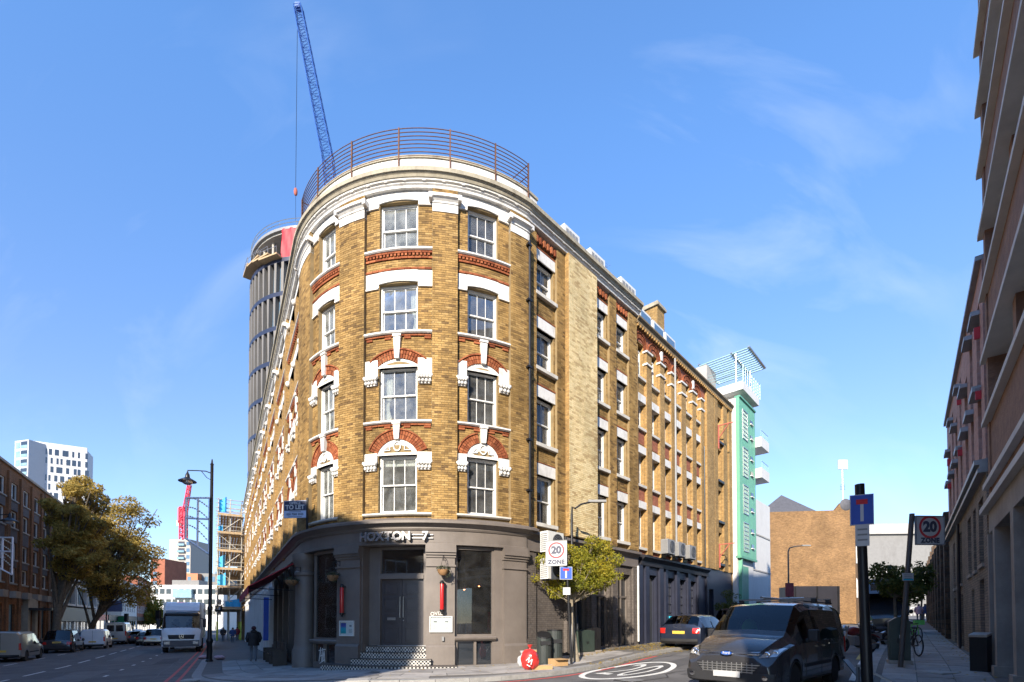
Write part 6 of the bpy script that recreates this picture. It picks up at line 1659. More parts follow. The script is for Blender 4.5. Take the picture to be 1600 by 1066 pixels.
for z in (.7, 1.3):
    M = MB(); M.tube([Vector((CX+math.sin(a_)*(Rt+.1), YT-math.cos(a_)*(Rt+.1), ztop+z)) for a_ in [R_(-118)+R_(165)*i/40 for i in range(41)]], .05, 5); M.build('guard_rail', 'steel', tw)
# red safety net and loading platform on the open floor
def tw_ang(px): 
    d = ray(px, HOR); A = d.x**2+d.y**2; B = -2*(d.x*CX+d.y*YT); C_ = CX**2+YT**2-Rt*Rt; D = max(0, B*B-4*A*C_); t = (-B-math.sqrt(D))/(2*A); return math.atan2(d.x*t-CX, -(d.y*t-YT))
a0, a1 = tw_ang(434), tw_ang(476); M = MB()
strip(M, [[Vector((CX+math.sin(a_)*(Rt+.1+.12*math.sin(i*2.1+k_)), YT-math.cos(a_)*(Rt+.1+.12*math.sin(i*2.1+k_)), zsl+.4+(ztop-zsl-.6)*k_/6)) for k_ in range(7)] for i, a_ in enumerate([a0+(a1-a0)*j/10 for j in range(11)])]); M.build('safety_net', 'net_red', tw, smooth=True)
a0 = tw_ang(398)
for j in range(4):
    a_ = tw_ang(388+11*j); v = Vector((math.sin(a_), -math.cos(a_)))
    M = MB(); c = Vector((CX, YT))+v*(Rt+.4); tg = Vector((v.y,-v.x)); z = zsl+1.4-.4*j
    q = [c-tg*2-v*.8, c+tg*2-v*.8, c+tg*2+v*.8, c-tg*2+v*.8]; ext(M, q, z, z+.25); M.build('platform', 'scaffold_board', tw)
    for e in (-1.8, 0, 1.8):
        M = MB(); p = c+tg*e+v*.7; M.tube([Vector((p.x,p.y,z+.3)), Vector((p.x,p.y,z+1.3))], .03, 4); M.build('guard_post', 'plastic_grey', tw)
    M = MB(); p, q = c-tg*1.9+v*.7, c+tg*1.9+v*.7; M.tube([Vector((p.x,p.y,z+1.35)), Vector((q.x,q.y,z+1.35))], .035, 5); M.build('guard_rail', 'steel', tw)
def lattice(M, a, b, w0, w1, n, r=.06, ch=.10):
    """square lattice boom from a to b"""
    a, b = Vector(a), Vector(b); d = (b-a).normalized(); u = d.cross(Vector((0,1,0))).normalized(); v = d.cross(u)
    def cr(t): 
        c = a.lerp(b, t); w = (w0+(w1-w0)*t)/2; return [c+u*w*i+v*w*j for i, j in ((-1,-1),(1,-1),(1,1),(-1,1))]
    for k in range(4): M.tube([cr(0)[k], cr(1)[k]], ch, 5)
    for i in range(n):
        A, B = cr(i/n), cr((i+1)/n)
        for k in range(4):
            M.tube([A[k], B[(k+1)%4]] if i % 2 else [A[(k+1)%4], B[k]], r, 4); M.tube([B[k], B[(k+1)%4]], r, 4)
# blue luffing crane on the tower
pa, pb = at(512, 246, 100), at(466, 12, 96)
base = at(520, 330, 101)
cr_ = thing('tower_crane', 'blue lattice luffing crane leaning over the round tower', 'crane', (base.x, base.y, 0), world=True)
M = MB(); lattice(M, base, pa, 2.0, 2.0, 8); lattice(M, pa, pb, 2.0, 1.5, 26); M.build('boom', 'crane_blue', cr_)
M = MB(); M.box(pb.x-.5,pb.x+.5,pb.y-.5,pb.y+.5,pb.z-.4,pb.z+.6); M.build('boom_head', 'crane_blue', cr_)
M = MB(); lattice(M, (base.x, base.y, 0), base, 2.2, 2.2, 20); M.build('mast', 'crane_blue', cr_)
hk = at(462, 300, 96); M = MB(); M.tube([Vector((hk.x,hk.y,pb.z)), hk], .05, 5); M.tube([hk, at(462, 345, 96)], .035, 4); M.build('hoist_cable', 'iron_black', cr_)
M = MB(); M.ball(hk, .55, 8, 6, (.7,.7,1.5)); M.build('hook_block', 'hoist_red', cr_, smooth=True)
# white tower block on the left
def block(name, lab, px0, px1, pyt, Y, mat, depth=18, turn=0.0, cat='building'):
    a, b = at(px0, pyt, Y), at(px1, pyt, Y); t = thing(name, lab, cat, ((a.x+b.x)/2, Y, -1), world=True)
    fa = Facade([('L', (a.x, a.y), Vector((1, turn)), (b.x-a.x)*math.sqrt(1+turn*turn))]); W_ = fa.s1
    M = MB(); fbox(M, fa, 0, W_, -2, a.z, -depth, 0); M.build('wall', mat, t)
    return t, fa, W_, a.z
t, fa, w, h = block('white_tower', 'white residential tower with narrow windows behind the office block', 43, 106, 692, 168, 'tower_white', 8, .55)
for k in range(9):
    z = h-3.2-3.1*k
    for j in range(10):
        s = .9+w*.098*j+random.choice((0,.0,.5))
        if random.random() < .9:
            M = MB(); fbox(M, fa, s, s+random.choice((.55,.8,1.1)), z, z+2.1, -.02, .06); M.build('window', 'dark_glass', t)
M = MB(); fbox(M, fa, 0, w, h, h+1.0, -.6, .0); M.build('parapet', 'tower_white', t)
M = MB(); fbox(M, fa, w*.35, w*.62, h, h+2.2, -12, -5); M.build('plant_room', 'steel_dull', t)
a = at(14, 686, 165); b = at(43, 692, 165); fs = Facade([('L', (a.x, 167), (1,-.25), (b.x-a.x)*1.03)])
M = MB(); fbox(M, fs, 0, fs.s1, -2, a.z, -10, 0); M.build('side_wall', 'tower_white', t)
for k in range(12):
    z = a.z-2.8-3.1*k
    M = MB(); fbox(M, fs, .5, 2.6, z, z+2.2, -.02, .05); M.build('window', 'glass_light', t)
    M = MB(); fbox(M, fs, 3.0, 6.0, z, z+2.3, -.02, .05); M.build('loggia', 'dark_glass', t); M = MB(); fbox(M, fs, 3.0, 6.0, z, z+1.0, .05, .12); M.build('balustrade', 'glass_light', t)
# grey residential tower with green balconies, far down the street
t, fa, w, h = block('far_tower', 'slim grey tower with teal balconies far down the street', 265, 298, 843, 260, 'tower_stone', 16)
for k in range(10):
    z = h-3.5-3.6*k
    M = MB(); fbox(M, fa, w*.42, w*.72, z, z+2.4, -.1, .06); M.build('balcony_opening', 'blue_panel_dark', t); M = MB(); fbox(M, fa, w*.42, w*.75, z, z+1.1, .06, 1.2); M.build('balustrade', 'glass_light', t)
    M = MB(); fbox(M, fa, w*.80, w*.96, z+.3, z+2.3, -.1, .06); M.build('window', 'blue_glass', t)
# red crane by it
b0, b1 = at(285, 880, 255), at(297, 760, 250); c0 = at(290, 843, 256)
cr_ = thing('red_crane', 'small red lattice crane above the slim grey tower', 'crane', (c0.x, c0.y, 0), world=True)
m0, m1 = at(286.5, 843, 255), at(286.5, 793, 255)
M = MB(); lattice(M, m0, m1, 2.6, 2.6, 8, .2, .3); M.build('mast', 'crane_red', cr_)
M = MB(); lattice(M, at(287, 812, 255), at(296, 758, 252), 1.8, 1.2, 10, .16, .26); M.build('boom', 'crane_red', cr_)
q = at(283, 806, 255); M = MB(); M.box(q.x-1.2,q.x+1.2,q.y-1,q.y+1,q.z-4,q.z+4); M.build('counterweight', 'crane_red', cr_); q = at(281, 818, 255); M = MB(); M.box(q.x-1,q.x+1,q.y-1,q.y+1,q.z-1.5,q.z+1.5); M.build('cab', 'plastic_white', cr_)
# blocks that close the street
for (px0, px1, pyt, Y, mat, lab) in ((252, 282, 896, 190, 'navy_clad', 'dark blue clad flats at the far end of the street'), (279, 308, 896, 188, 'orange_clad', 'orange clad flats at the far end of the street'), (306, 350, 896, 191, 'render_grey', 'grey clad flats at the far end of the street'), (236, 257, 873, 165, 'brick_red_far', 'red brick end wall far down the street')):
    t, fa, w, h = block('far_flats', lab, px0, px1, pyt, Y, mat, 12, .05)
    for k in range(4):
        for j in range(max(2, int(w/2.6))):
            s = .8+2.6*j
            if s+1.3 < w: M = MB(); fbox(M, fa, s, s+1.3, h-3.3-3.2*k, h-1.3-3.2*k, -.02, .06); M.build('window', 'blue_glass', t)
t, fa, w, h = block('white_station_block', 'low white block with ribbon windows closing the street', 226, 345, 914, 150, 'render_white', 14, .06)
for k in range(3):
    for j in range(12):
        s = .8+w*.08*j; M = MB(); fbox(M, fa, s, s+w*.06, h-2.8-3.2*k, h-1.2-3.2*k, -.02, .06); M.build('window', 'dark_glass', t)
M = MB(); fbox(M, fa, w*.38, w*.62, h-4.0, h-1.4, .06, 1.2); M.build('glass_bay', 'glass_light', t)
M = MB(); fbox(M, fa, w*.32, w*.66, h, h+1.6, -6, -1); M.build('roof_box', 'render_grey', t)
# ================================================================== vehicles
def CARPAINT(name, col, metal=.25, rough=.28, dirt=.12):
    P(name, col, rough, metal=metal, var=.05, ns=1.5, spec=.5, coat=.7, dirt=dirt, ds=2.5)
CARPAINT('paint_black', (.032,.032,.035), .0, .22); CARPAINT('paint_navy', (.018,.024,.045)); CARPAINT('paint_silver', (.42,.42,.42), .5); CARPAINT('paint_white_car', (.68,.68,.69), 0, .35); CARPAINT('paint_grey', (.34,.32,.29), .45); CARPAINT('paint_red_car', (.22,.02,.02), .2); CARPAINT('paint_lorry', (.60,.61,.62), .1, .4, .2)
P('trim_grey', (.10,.10,.105), .6, var=.1)
P('seat_fabric', (.05,.05,.055), .9, var=.15); P('badge_blue', (.03,.09,.33), .25, var=.05, coat=.6); P('hivis_green', (.16,.55,.12), .7, var=.1)
class Body:
    KEYS = ('zb','zbelt','ztop','wb','wbelt','wtop')
    def __init__(s, keys, wheels, r, arch=None, p5=.15, crown=.02):
        s.keys = sorted(keys); s.wheels = wheels; s.r = r; s.ra = arch or r*1.17; s.p5 = p5; s.crown = crown
        xs = {k[0] for k in s.keys}
        for w in wheels:
            for t in (-1.001,-.98,-.85,-.6,-.3,0,.3,.6,.85,.98,1.001): xs.add(w+t*s.ra)
        s.xs = sorted(x for x in xs if s.keys[0][0] <= x <= s.keys[-1][0])
    def par(s, x):
        K = s.keys
        if x <= K[0][0]: return list(K[0][1:])
        for a, b in zip(K, K[1:]):
            if x <= b[0]:
                t = (x-a[0])/(b[0]-a[0]); return [p+(q-p)*t for p, q in zip(a[1:], b[1:])]
        return list(K[-1][1:])
    def section(s, x):
        zb, zbelt, zt, wb, wbl, wt = s.par(x); z0 = zb
        for w in s.wheels:
            if abs(x-w) < s.ra: zb = max(zb, s.r+math.sqrt(s.ra**2-(x-w)**2)*.98)
        zb = min(zb, zbelt-.12)
        wm = max(wb, wbl)+.012
        zt5 = max(zbelt+.02, zt-s.p5)
        return [(0,zb),(wb*.9,zb),(wb,zb+.05),(wm,zb+(zbelt-zb)*.45),(wbl,zbelt),(wt,zt5),(wt-min(.12,wt*.2),zt-.02),(0,zt+s.crown)]
    def hw(s, x, z):
        p = s.section(x)[1:7]
        if z < p[0][1] or z > p[-1][1]: return 0.0
        for a, b in zip(p, p[1:]):
            if a[1] <= z <= b[1]: return a[0]+(b[0]-a[0])*((z-a[1])/max(1e-6, b[1]-a[1]))
        return p[-1][0]
    def front(s, y, z):
        x = s.keys[-1][0]
        while x > 0:
            if s.hw(x, z) >= abs(y): return x
            x -= .01
        return x
    def rear(s, y, z):
        x = s.keys[0][0]
        while x < 0:
            if s.hw(x, z) >= abs(y): return x
            x += .01
        return x
    def shell(s, glass):          # glass(xmid, cell) -> True for panes; cells 0..6 from underside to roof
        B, G = MB(), {}
        secs = [s.section(x) for x in s.xs]
        for i in range(len(s.xs)-1):
            xm = (s.xs[i]+s.xs[i+1])/2; A, C = secs[i], secs[i+1]
            for sg_ in (1, -1):
                for j in range(7):
                    q = [Vector((s.xs[i], sg_*A[j][0], A[j][1])), Vector((s.xs[i+1], sg_*C[j][0], C[j][1])), Vector((s.xs[i+1], sg_*C[j+1][0], C[j+1][1])), Vector((s.xs[i], sg_*A[j+1][0], A[j+1][1]))]
                    k = glass(xm, j)
                    if k: G.setdefault((k, sg_ if j < 5 else 0), MB()).face(q)
                    else: B.face(q)
        for i in (0, -1):
            S_ = secs[i]; x = s.xs[i]; B.face([Vector((x, y, z)) for y, z in S_]+[Vector((x, -y, z)) for y, z in reversed(S_[1:-1])])
        return B, G
    def patch(s, M, kind, quad, n=6, off=.012, back=.05):
        """sheet on the front / rear (y,z) or a side (x,z); quad = 4 corners"""
        def mp(u, v):
            a = Vector(quad[0]).lerp(Vector(quad[1]), u); b = Vector(quad[3]).lerp(Vector(quad[2]), u); p = a.lerp(b, v)
            if kind == 'F': return Vector((s.front(p.x, p.y)+off, p.x, p.y)), Vector((-1,0,0))
            if kind == 'R': return Vector((s.rear(p.x, p.y)-off, p.x, p.y)), Vector((1,0,0))
            sg_ = 1 if kind == 'L' else -1
            return Vector((p.x, sg_*(s.hw(p.x, p.y)+off), p.y)), Vector((0,-sg_,0))
        g_ = [[mp(i/n, j/n) for i in range(n+1)] for j in range(n+1)]
        rows = [[a[0] for a in r] for r in g_]; strip(M, rows)
        rim = [g_[0][i] for i in range(n+1)]+[g_[j][n] for j in range(1,n+1)]+[g_[n][i] for i in reversed(range(n))]+[g_[j][0] for j in reversed(range(1,n))]
        for k in range(len(rim)):
            a, b = rim[k], rim[(k+1)%len(rim)]; M.face([a[0], b[0], b[0]+b[1]*back, a[0]+a[1]*back])
def wheel_meshes(r, w, key={}):
    k = (r, w)
    if k in key: return key[k]
    Rm = Matrix.Rotation(R_(90), 3, 'X')
    T = MB(); T.lathe([(r*.64,-w/2),(r*.90,-w/2),(r*.985,-w*.36),(r,-w*.2),(r,w*.2),(r*.985,w*.36),(r*.90,w/2),(r*.64,w/2)], 28, M=Rm)
    D = MB(); D.lathe([(r*.66,-w*.42),(r*.62,-w*.36),(r*.60,-w*.1),(r*.1,-w*.05)], 24, M=Rm); D.lathe([(r*.1,w*.05),(r*.60,w*.1),(r*.62,w*.36),(r*.66,w*.42)], 24, M=Rm)
    for i in range(10):
        a = 2*math.pi*i/10; d = Vector((math.cos(a), 0, math.sin(a)))
        for sy in (-1, 1): D.bar(d*r*.1+Vector((0,sy*w*.34,0)), d*r*.62+Vector((0,sy*w*.36,0)), r*.13, .02, (0,1,0))
    for sy in (-1, 1): D.lathe([(r*.16,-.01),(r*.16,.012),(r*.1,.02)], 12, (0,sy*w*.36,0), Rm)
    key[k] = (T.mesh('wheel', 'tyre', smooth=True), D.mesh('rim', 'rim', smooth=True)); return key[k]
def put_wheels(t, xs, hw, r, w):
    for x in xs:
        for sy in (-1, 1):
            a, b = wheel_meshes(r, w); o = link('wheel', a, t); o.location = (x, sy*(hw-w/2-.015), r); link('rim', b, o)
def mirror_(t, x, y, z, mat, sy):
    M = MB(); M.ball((x, sy*(y+.13), z+.06), .12, 8, 6, (.55,.8,1.1)); M.bar((x, sy*(y-.02), z-.02), (x, sy*(y+.10), z+.02), .05, .05); M.build('wing_mirror', mat, t, smooth=True)
def ptch(b, t, name, kind, quad, mat, n=6, off=.012, parent=None, back=.05):
    M = MB(); b.patch(M, kind, quad, n, off, back); return M.build(name, mat, parent or t, smooth=True)
def vehicle(name, label, loc, heading, keys, wheels, r, hw, paint, glass, group=None, p5=.15, crown=.02, ww=.21, cat='car', glassmat='car_glass'):
    """heading: direction (x,y) the nose points to"""
    t = thing(name, label, cat, tuple(loc), math.atan2(heading[1], heading[0]), group)
    b = Body(keys, wheels, r, p5=p5, crown=crown); B, G = b.shell(glass)
    bo = B.build('body', paint, t, smooth=32, weld=True)
    for (k, sg_), m in G.items(): m.build(k, glassmat, t, smooth=32, weld=True)
    put_wheels(t, wheels, hw, r, ww)
    M = MB(); L_ = keys; x0, x1 = min(k[0] for k in keys), max(k[0] for k in keys); M.box(x0+.25, x1-.7, -hw*.78, hw*.78, .30, .42); M.build('floor_pan', 'trim_black', t)
    for w in wheels:
        for sy in (-1, 1):
            M = MB(); n = 12; a_ = b.ra
            for i in range(n):
                a0, a1 = math.pi*i/n, math.pi*(i+1)/n
                M.hexa([(w+math.cos(q)*a_*k_, sy*y, r+math.sin(q)*a_*k_) for y in (hw-.28, hw+.006) for q, k_ in ((a0,1.0),(a0,.94),(a1,.94),(a1,1.0))])
            M.build('wheel_arch', 'trim_black', t)
    return t, b
def seats(t, xs, z, hw, mat='seat_fabric'):
    for x in xs:
        for y in (-hw*.45, hw*.45):
            M = MB(); M.box(x-.25,x+.25,y-.24,y+.24,z-.35,z); M.box(x-.32,x-.18,y-.24,y+.24,z+.001,z+.62); M.ball((x-.25,y,z+.74), .13, 8, 6, (.5,1,.8)); M.build('seat', mat, t)
def gdir(p, h, up=0): return Vector((p[0], p[1], g(p[0], p[1])+up))
# ---- black van in the side street, nose towards the corner
VH = Vector((-.731, -.682)).normalized()
fr_ = Vector((5.06, 9.35)); VS = Vector((-VH.y, VH.x))     # VS: left of heading
# the van's own left side is the side towards the right-hand pavement
vc = fr_ - VH*2.48 - VS*.93
vkeys = [(-2.48,.34,1.12,1.86,.92,.90,.80),(-2.42,.30,1.13,1.93,.955,.95,.83),(-2.2,.26,1.13,1.96,.98,.97,.845),(-1.0,.24,1.12,1.975,.985,.975,.85),(.1,.24,1.10,1.97,.985,.975,.845),(.45,.24,1.09,1.945,.985,.975,.835),(.66,.24,1.08,1.90,.985,.975,.82),
         (1.0,.24,1.07,1.66,.985,.975,.85),(1.38,.24,1.05,1.34,.985,.972,.88),(1.52,.24,1.04,1.235,.985,.97,.88),(1.85,.24,.99,1.17,.98,.965,.87),(2.12,.24,.92,1.08,.965,.94,.83),(2.30,.25,.82,.99,.93,.90,.77),(2.42,.27,.70,.90,.88,.85,.70),(2.48,.30,.62,.80,.80,.77,.62)]
def vglass(x, j):
    if j in (5,6) and .66 < x < 1.38: return 'windscreen'
    if j == 5 and 1.38 < x < 1.5: return None
    if j == 4 and -.20 < x < .66 : return 'side_window'
    if j == 4 and -2.0 < x < -.32: return 'rear_side_window'
    if j == 4 and .66 < x < 1.0: return 'side_window'
    return None
zv = (g(vc.x, vc.y))
van, vb = vehicle('parked_van', 'dark grey-black crew van with roof bars parked facing the corner', (vc.x, vc.y, zv), VH, vkeys, (1.50,-1.43), .335, .985, 'paint_black', vglass, p5=.17, ww=.22, cat='van')
def sidepatches(t, b, name, pts, mat, off=.008, n=4):
    for k in ('L','S'): ptch(b, t, name, k, pts, mat, n, off)
# bonnet line, grille, bumper, lights, plate
ptch(vb, van, 'lower_bumper', 'F', [(-.86,.27),(.86,.27),(.90,.50),(-.90,.50)], 'trim_black', 14, .03)
M = MB(); 
up = ptch(vb, van, 'upper_grille', 'F', [(-.58,.83),(.58,.83),(.66,.93),(-.66,.93)], 'trim_black', 10, .010)
for i, z in enumerate((.855,.90)): ptch(vb, van, 'grille_bar', 'F', [(-.60,z),(.60,z),(.62,z+.022),(-.62,z+.022)], 'chrome', 10, .022, up)
gr_ = ptch(vb, van, 'lower_grille', 'F', [(-.46,.47),(.46,.47),(.66,.70),(-.66,.70)], 'trim_black', 10, .022)
for i in range(4):
    z = .50+.05*i; w_ = .47+.20*(z-.47)/.23; ptch(vb, van, 'grille_bar', 'F', [(-w_,z),(w_,z),(w_+.01,z+.018),(-w_-.01,z+.018)], 'steel', 10, .034, gr_)
for i in range(11):
    y = -.5+.1*i; ptch(vb, van, 'grille_bar', 'F', [(y-.007,.48),(y+.007,.48),(y+.007,.70),(y-.007,.70)], 'steel_dull', 3, .030, gr_)
ptch(vb, van, 'number_plate', 'F', [(-.27,.40),(.27,.40),(.27,.52),(-.27,.52)], 'plate_white', 3, .05)
M = MB(); n = 22; pts = [(math.cos(2*math.pi*i/n)*.12, math.sin(2*math.pi*i/n)*.048) for i in range(n)]; xb = vb.front(0,.885)
M.prism([(a, .885+b_) for a, b_ in pts], 'x', xb+.01, xb+.040); bd_ = M.build('badge', 'badge_blue', van)
M = MB(); q = [(math.cos(2*math.pi*i/n), math.sin(2*math.pi*i/n)) for i in range(n)]
for i in range(n): a, b_ = q[i], q[(i+1)%n]; M.bar((xb+.038, a[0]*.12, .885+a[1]*.048), (xb+.038, b_[0]*.12, .885+b_[1]*.048), .010, .012)
M.build('badge_ring', 'chrome', bd_)
text_obj('Ford', .075, 'sign_white', bd_, (xb+.0415,0,.885), (R_(90),0,R_(90)), .001, .001)
for k, sg_ in (('L',1),('S',-1)):
    hl = ptch(vb, van, 'headlight', 'F', [(sg_*.60,.80),(sg_*.885,.84),(sg_*.935,1.0),(sg_*.74,.965)], 'lamp_clear', 10, .016)
    for (y, z, rr) in ((.72,.875,.055),(.83,.905,.05)):
        M = MB(); xf = vb.front(y, z); M.lathe([(rr,-.01),(rr,.014),(rr*.75,.02),(rr*.3,.005)], 14, (xf+.02, sg_*y, z), Matrix.Rotation(R_(90),3,'Y')); M.build('lens', 'chrome', hl, smooth=True)
    M = MB(); xf = vb.front(.74,.42); M.lathe([(.05,0),(.05,.02),(.03,.024)], 14, (xf+.03, sg_*.74, .42), Matrix.Rotation(R_(90),3,'Y')); M.build('fog_light', 'chrome', van, smooth=True)
    ptch(vb, van, 'side_moulding', k, [(-.95,.56),(.95,.56),(.95,.64),(-.95,.64)], 'trim_black', 8, .014)
    ptch(vb, van, 'side_moulding', k, [(-2.25,.56),(-1.9,.56),(-1.9,.64),(-2.25,.64)], 'trim_black', 3, .014)
    ptch(vb, van, 'sill_trim', k, [(-1.0,.25),(1.05,.25),(1.05,.31),(-1.0,.31)], 'trim_black', 8, .012)
    ptch(vb, van, 'slide_rail', k, [(-2.2,1.005),(-.9,1.005),(-.9,1.025),(-2.2,1.025)], 'chrome', 8, .010)
    for (x, z) in ((-.02,.98),(-.55,.98)): ptch(vb, van, 'door_handle', k, [(x-.11,z-.02),(x+.11,z-.02),(x+.11,z+.02),(x-.11,z+.02)], 'paint_black', 3, .035)
    for x in (-.26, .86): ptch(vb, van, 'door_gap', k, [(x-.006,.36),(x+.006,.36),(x+.006,1.07),(x-.006,1.07)], 'trim_black', 4, .004)
    ptch(vb, van, 'tail_light', k, [(-2.44,.75),(-2.40,.75),(-2.40,1.15),(-2.44,1.15)], 'lamp_red', 3, .014)
    # big door mirrors
    M = MB(); M.box(.62,.80,sg_*1.10-.10,sg_*1.10+.10,1.10,1.36); M.bar((.74,sg_*.95,1.10),(.72,sg_*1.06,1.16), .07,.10); o = M.build('wing_mirror', 'trim_black', van)
    bv = o.modifiers.new('bevel','BEVEL'); bv.width = .035; bv.segments = 3
    M = MB(); M.tube([(-1.9,sg_*.80,1.99),(.3,sg_*.80,1.985)], .016, 6); M.build('roof_rail', 'trim_black', van)
for x in (-1.5, -.35):
    M = MB(); M.bar((x,-.88,2.075),(x,.88,2.075), .05,.035); M.build('roof_bar', 'steel', van)
    for sg_ in (-1,1):
        M = MB(); M.box(x-.05,x+.05,sg_*.82-.05,sg_*.82+.05,1.96,2.07); M.build('bar_foot', 'trim_black', van)
M = MB(); M.tube([(-1.7,-.25,2.12),(-.1,-.25,2.12)], .03, 8); M.build('ladder_clamp', 'steel', van); M = MB(); M.tube([(-1.45,.3,2.13),(-1.45,-.85,2.13)], .025, 8); M.build('ladder_clamp', 'steel', van)
M = MB(); M.box(.95,1.45,-.80,.80,.95,1.13); M.build('dashboard', 'trim_black', van)
M = MB(); n = 18; c_ = Vector((.78,-.42,1.18))
for i in range(n):
    a0, a1 = 2*math.pi*i/n, 2*math.pi*(i+1)/n; M.tube([c_+Vector((.08*math.sin(a0),.19*math.cos(a0),.18*math.sin(a0))), c_+Vector((.08*math.sin(a1),.19*math.cos(a1),.18*math.sin(a1)))], .016, 5)
M.build('steering_wheel', 'trim_black', van)
seats(van, (.35,-.75), .85, .95)
M = MB(); M.ball((.17,-.43,1.30), .2, 10, 8, (.5,1,1.5)); M.build('hivis_jacket', 'hivis_green', van, smooth=True)
M = MB(); xw = 1.44; M.tube([(xw,-.62,1.285),(xw-.12,.15,1.365)], .012, 5); M.tube([(xw,.02,1.285),(xw-.1,.70,1.35)], .012, 5); M.build('wipers', 'trim_black', van, kind='stuff')
M = MB(); M.box(.74,.80,-.14,.14,1.70,1.80); M.build('rear_view_mirror', 'trim_black', van)
M = MB(); M.box(-2.35,-.32,-.8,.8,.45,.5); M.build('load_floor', 'trim_black', van)
# ---- generic shapes
def van_keys(L, hw, h, nose):      # panel van
    f, r_ = L/2, -L/2
    return [(r_,.34,h*.56,h-.08,hw-.06,hw-.08,hw-.14),(r_+.08,.30,h*.57,h-.02,hw-.02,hw-.03,hw-.10),(r_+.4,.26,h*.57,h,hw,hw-.01,hw-.09),(f-2.2,.25,h*.56,h,hw,hw-.01,hw-.09),(f-1.9,.25,h*.55,h-.06,hw,hw-.01,hw-.11),
            (f-1.1,.25,h*.54,h*.66,hw,hw-.01,hw-.08),(f-.75,.25,h*.50,h*.60,hw-.01,hw-.02,hw-.10),(f-.25,.26,h*.42,h*.51,hw-.05,hw-.08,hw-.17),(f,.30,h*.32,h*.42,hw-.18,hw-.2,hw-.32)]
def car_keys(L, hw, h, hatch=True, bonnet=1.0, boot=.25):
    f, r_ = L/2, -L/2
    return [(r_,.34,.72,.84,hw-.12,hw-.14,hw-.2),(r_+.07,.28,.84,.98,hw-.05,hw-.07,hw-.14),(r_+boot,.24,.92,1.06,hw-.01,hw-.02,hw-.12),(r_+boot+.45,.2,.93,h-.06,hw,hw-.01,hw-.22),(r_+boot+.9,.2,.92,h,hw,hw-.01,hw-.21),
            (f-bonnet-1.35,.2,.90,h,hw,hw-.01,hw-.20),(f-bonnet-.95,.2,.89,h-.10,hw,hw-.01,hw-.2),(f-bonnet-.15,.2,.87,.99,hw,hw-.01,hw-.12),(f-bonnet+.2,.2,.84,.94,hw-.01,hw-.02,hw-.14),(f-.35,.22,.70,.80,hw-.06,hw-.08,hw-.2),(f-.08,.26,.58,.68,hw-.16,hw-.18,hw-.3),(f,.3,.5,.6,hw-.3,hw-.32,hw-.42)]
def pos_px(px, py, back=0): return gp(px, py)
def add_rear(t, b, hw, zl=(.75,1.05), plate=(.62,.74), mat='plate_yellow', zbump=(.28,.5), tall=False, lx=(.86,.98)):
    for sg_ in (-1, 1):
        ptch(b, t, 'tail_light', 'R', [(sg_*hw*lx[0],zl[0]),(sg_*hw*lx[1],zl[0]),(sg_*hw*lx[1],zl[1]),(sg_*hw*lx[0],zl[1])], 'lamp_red', 5, .016)
    ptch(b, t, 'number_plate', 'R', [(-.26,plate[0]),(.26,plate[0]),(.26,plate[1]),(-.26,plate[1])], mat, 3, .02)
    ptch(b, t, 'rear_bumper', 'R', [(-hw*.88,zbump[0]),(hw*.88,zbump[0]),(hw*.90,zbump[1]),(-hw*.90,zbump[1])], 'trim_black', 8, .03)
def add_front(t, b, hw, zl=(.62,.76)):
    for sg_ in (-1, 1): ptch(b, t, 'headlight', 'F', [(sg_*hw*.55,zl[0]),(sg_*hw*.85,zl[0]),(sg_*hw*.85,zl[1]),(sg_*hw*.62,zl[1])], 'lamp_clear', 5, .014)
    ptch(b, t, 'grille', 'F', [(-hw*.4,zl[0]-.15),(hw*.4,zl[0]-.15),(hw*.45,zl[0]),(-hw*.45,zl[0])], 'trim_black', 5, .014)
    ptch(b, t, 'number_plate', 'F', [(-.26,zl[0]-.28),(.26,zl[0]-.28),(.26,zl[0]-.17),(-.26,zl[0]-.17)], 'plate_white', 3, .02)
def mk_van(lab, loc, hd, L=4.9, hw=.95, h=1.95, paint='paint_grey', rearglass=False, grp=None, wheels=None, name='parked_van'):
    f = L/2; wl = wheels or (f-.93, -f+.98)
    def gl(x, j):
        if j in (5,6) and f-1.9 < x < f-1.1: return 'windscreen'
        if j == 4 and f-2.6 < x < f-1.75: return 'side_window'
        return None
    K = van_keys(L, hw, h, 1.1)
    K += [(f-2.6,.25,h*.56,h,hw,hw-.01,hw-.09),(f-1.75,.25,h*.55,h-.15,hw,hw-.01,hw-.10)]
    K = [k for k in K if not (abs(k[0]-(f-1.75)) > .01 and False)]
    t, b = vehicle(name, lab, loc, hd, K, wl, .32, hw, paint, gl, grp, p5=.16, cat='van', glassmat='dark_glass')
    add_rear(t, b, hw, (h*.40,h*.62), (.62,.74), 'plate_yellow', (.27,.46))
    add_front(t, b, hw, (.68,.84))
    for k in ('L','S'):
        ptch(b, t, 'side_moulding', k, [(-f+1.4,.52),(f-1.5,.52),(f-1.5,.60),(-f+1.4,.60)], 'trim_black', 6, .012)
    ptch(b, t, 'door_gap', 'R', [(-.008,.5),(.008,.5),(.008,h*.93),(-.008,h*.93)], 'trim_black', 4, .006)
    if rearglass:
        for sg_ in (-1,1): ptch(b, t, 'rear_window', 'R', [(sg_*.08,h*.60),(sg_*hw*.72,h*.60),(sg_*hw*.66,h*.88),(sg_*.08,h*.88)], 'dark_glass', 4, .01)
    for sy in (-1,1): mirror_(t, f-1.55, hw, h*.57, 'trim_black', sy)
    return t, b
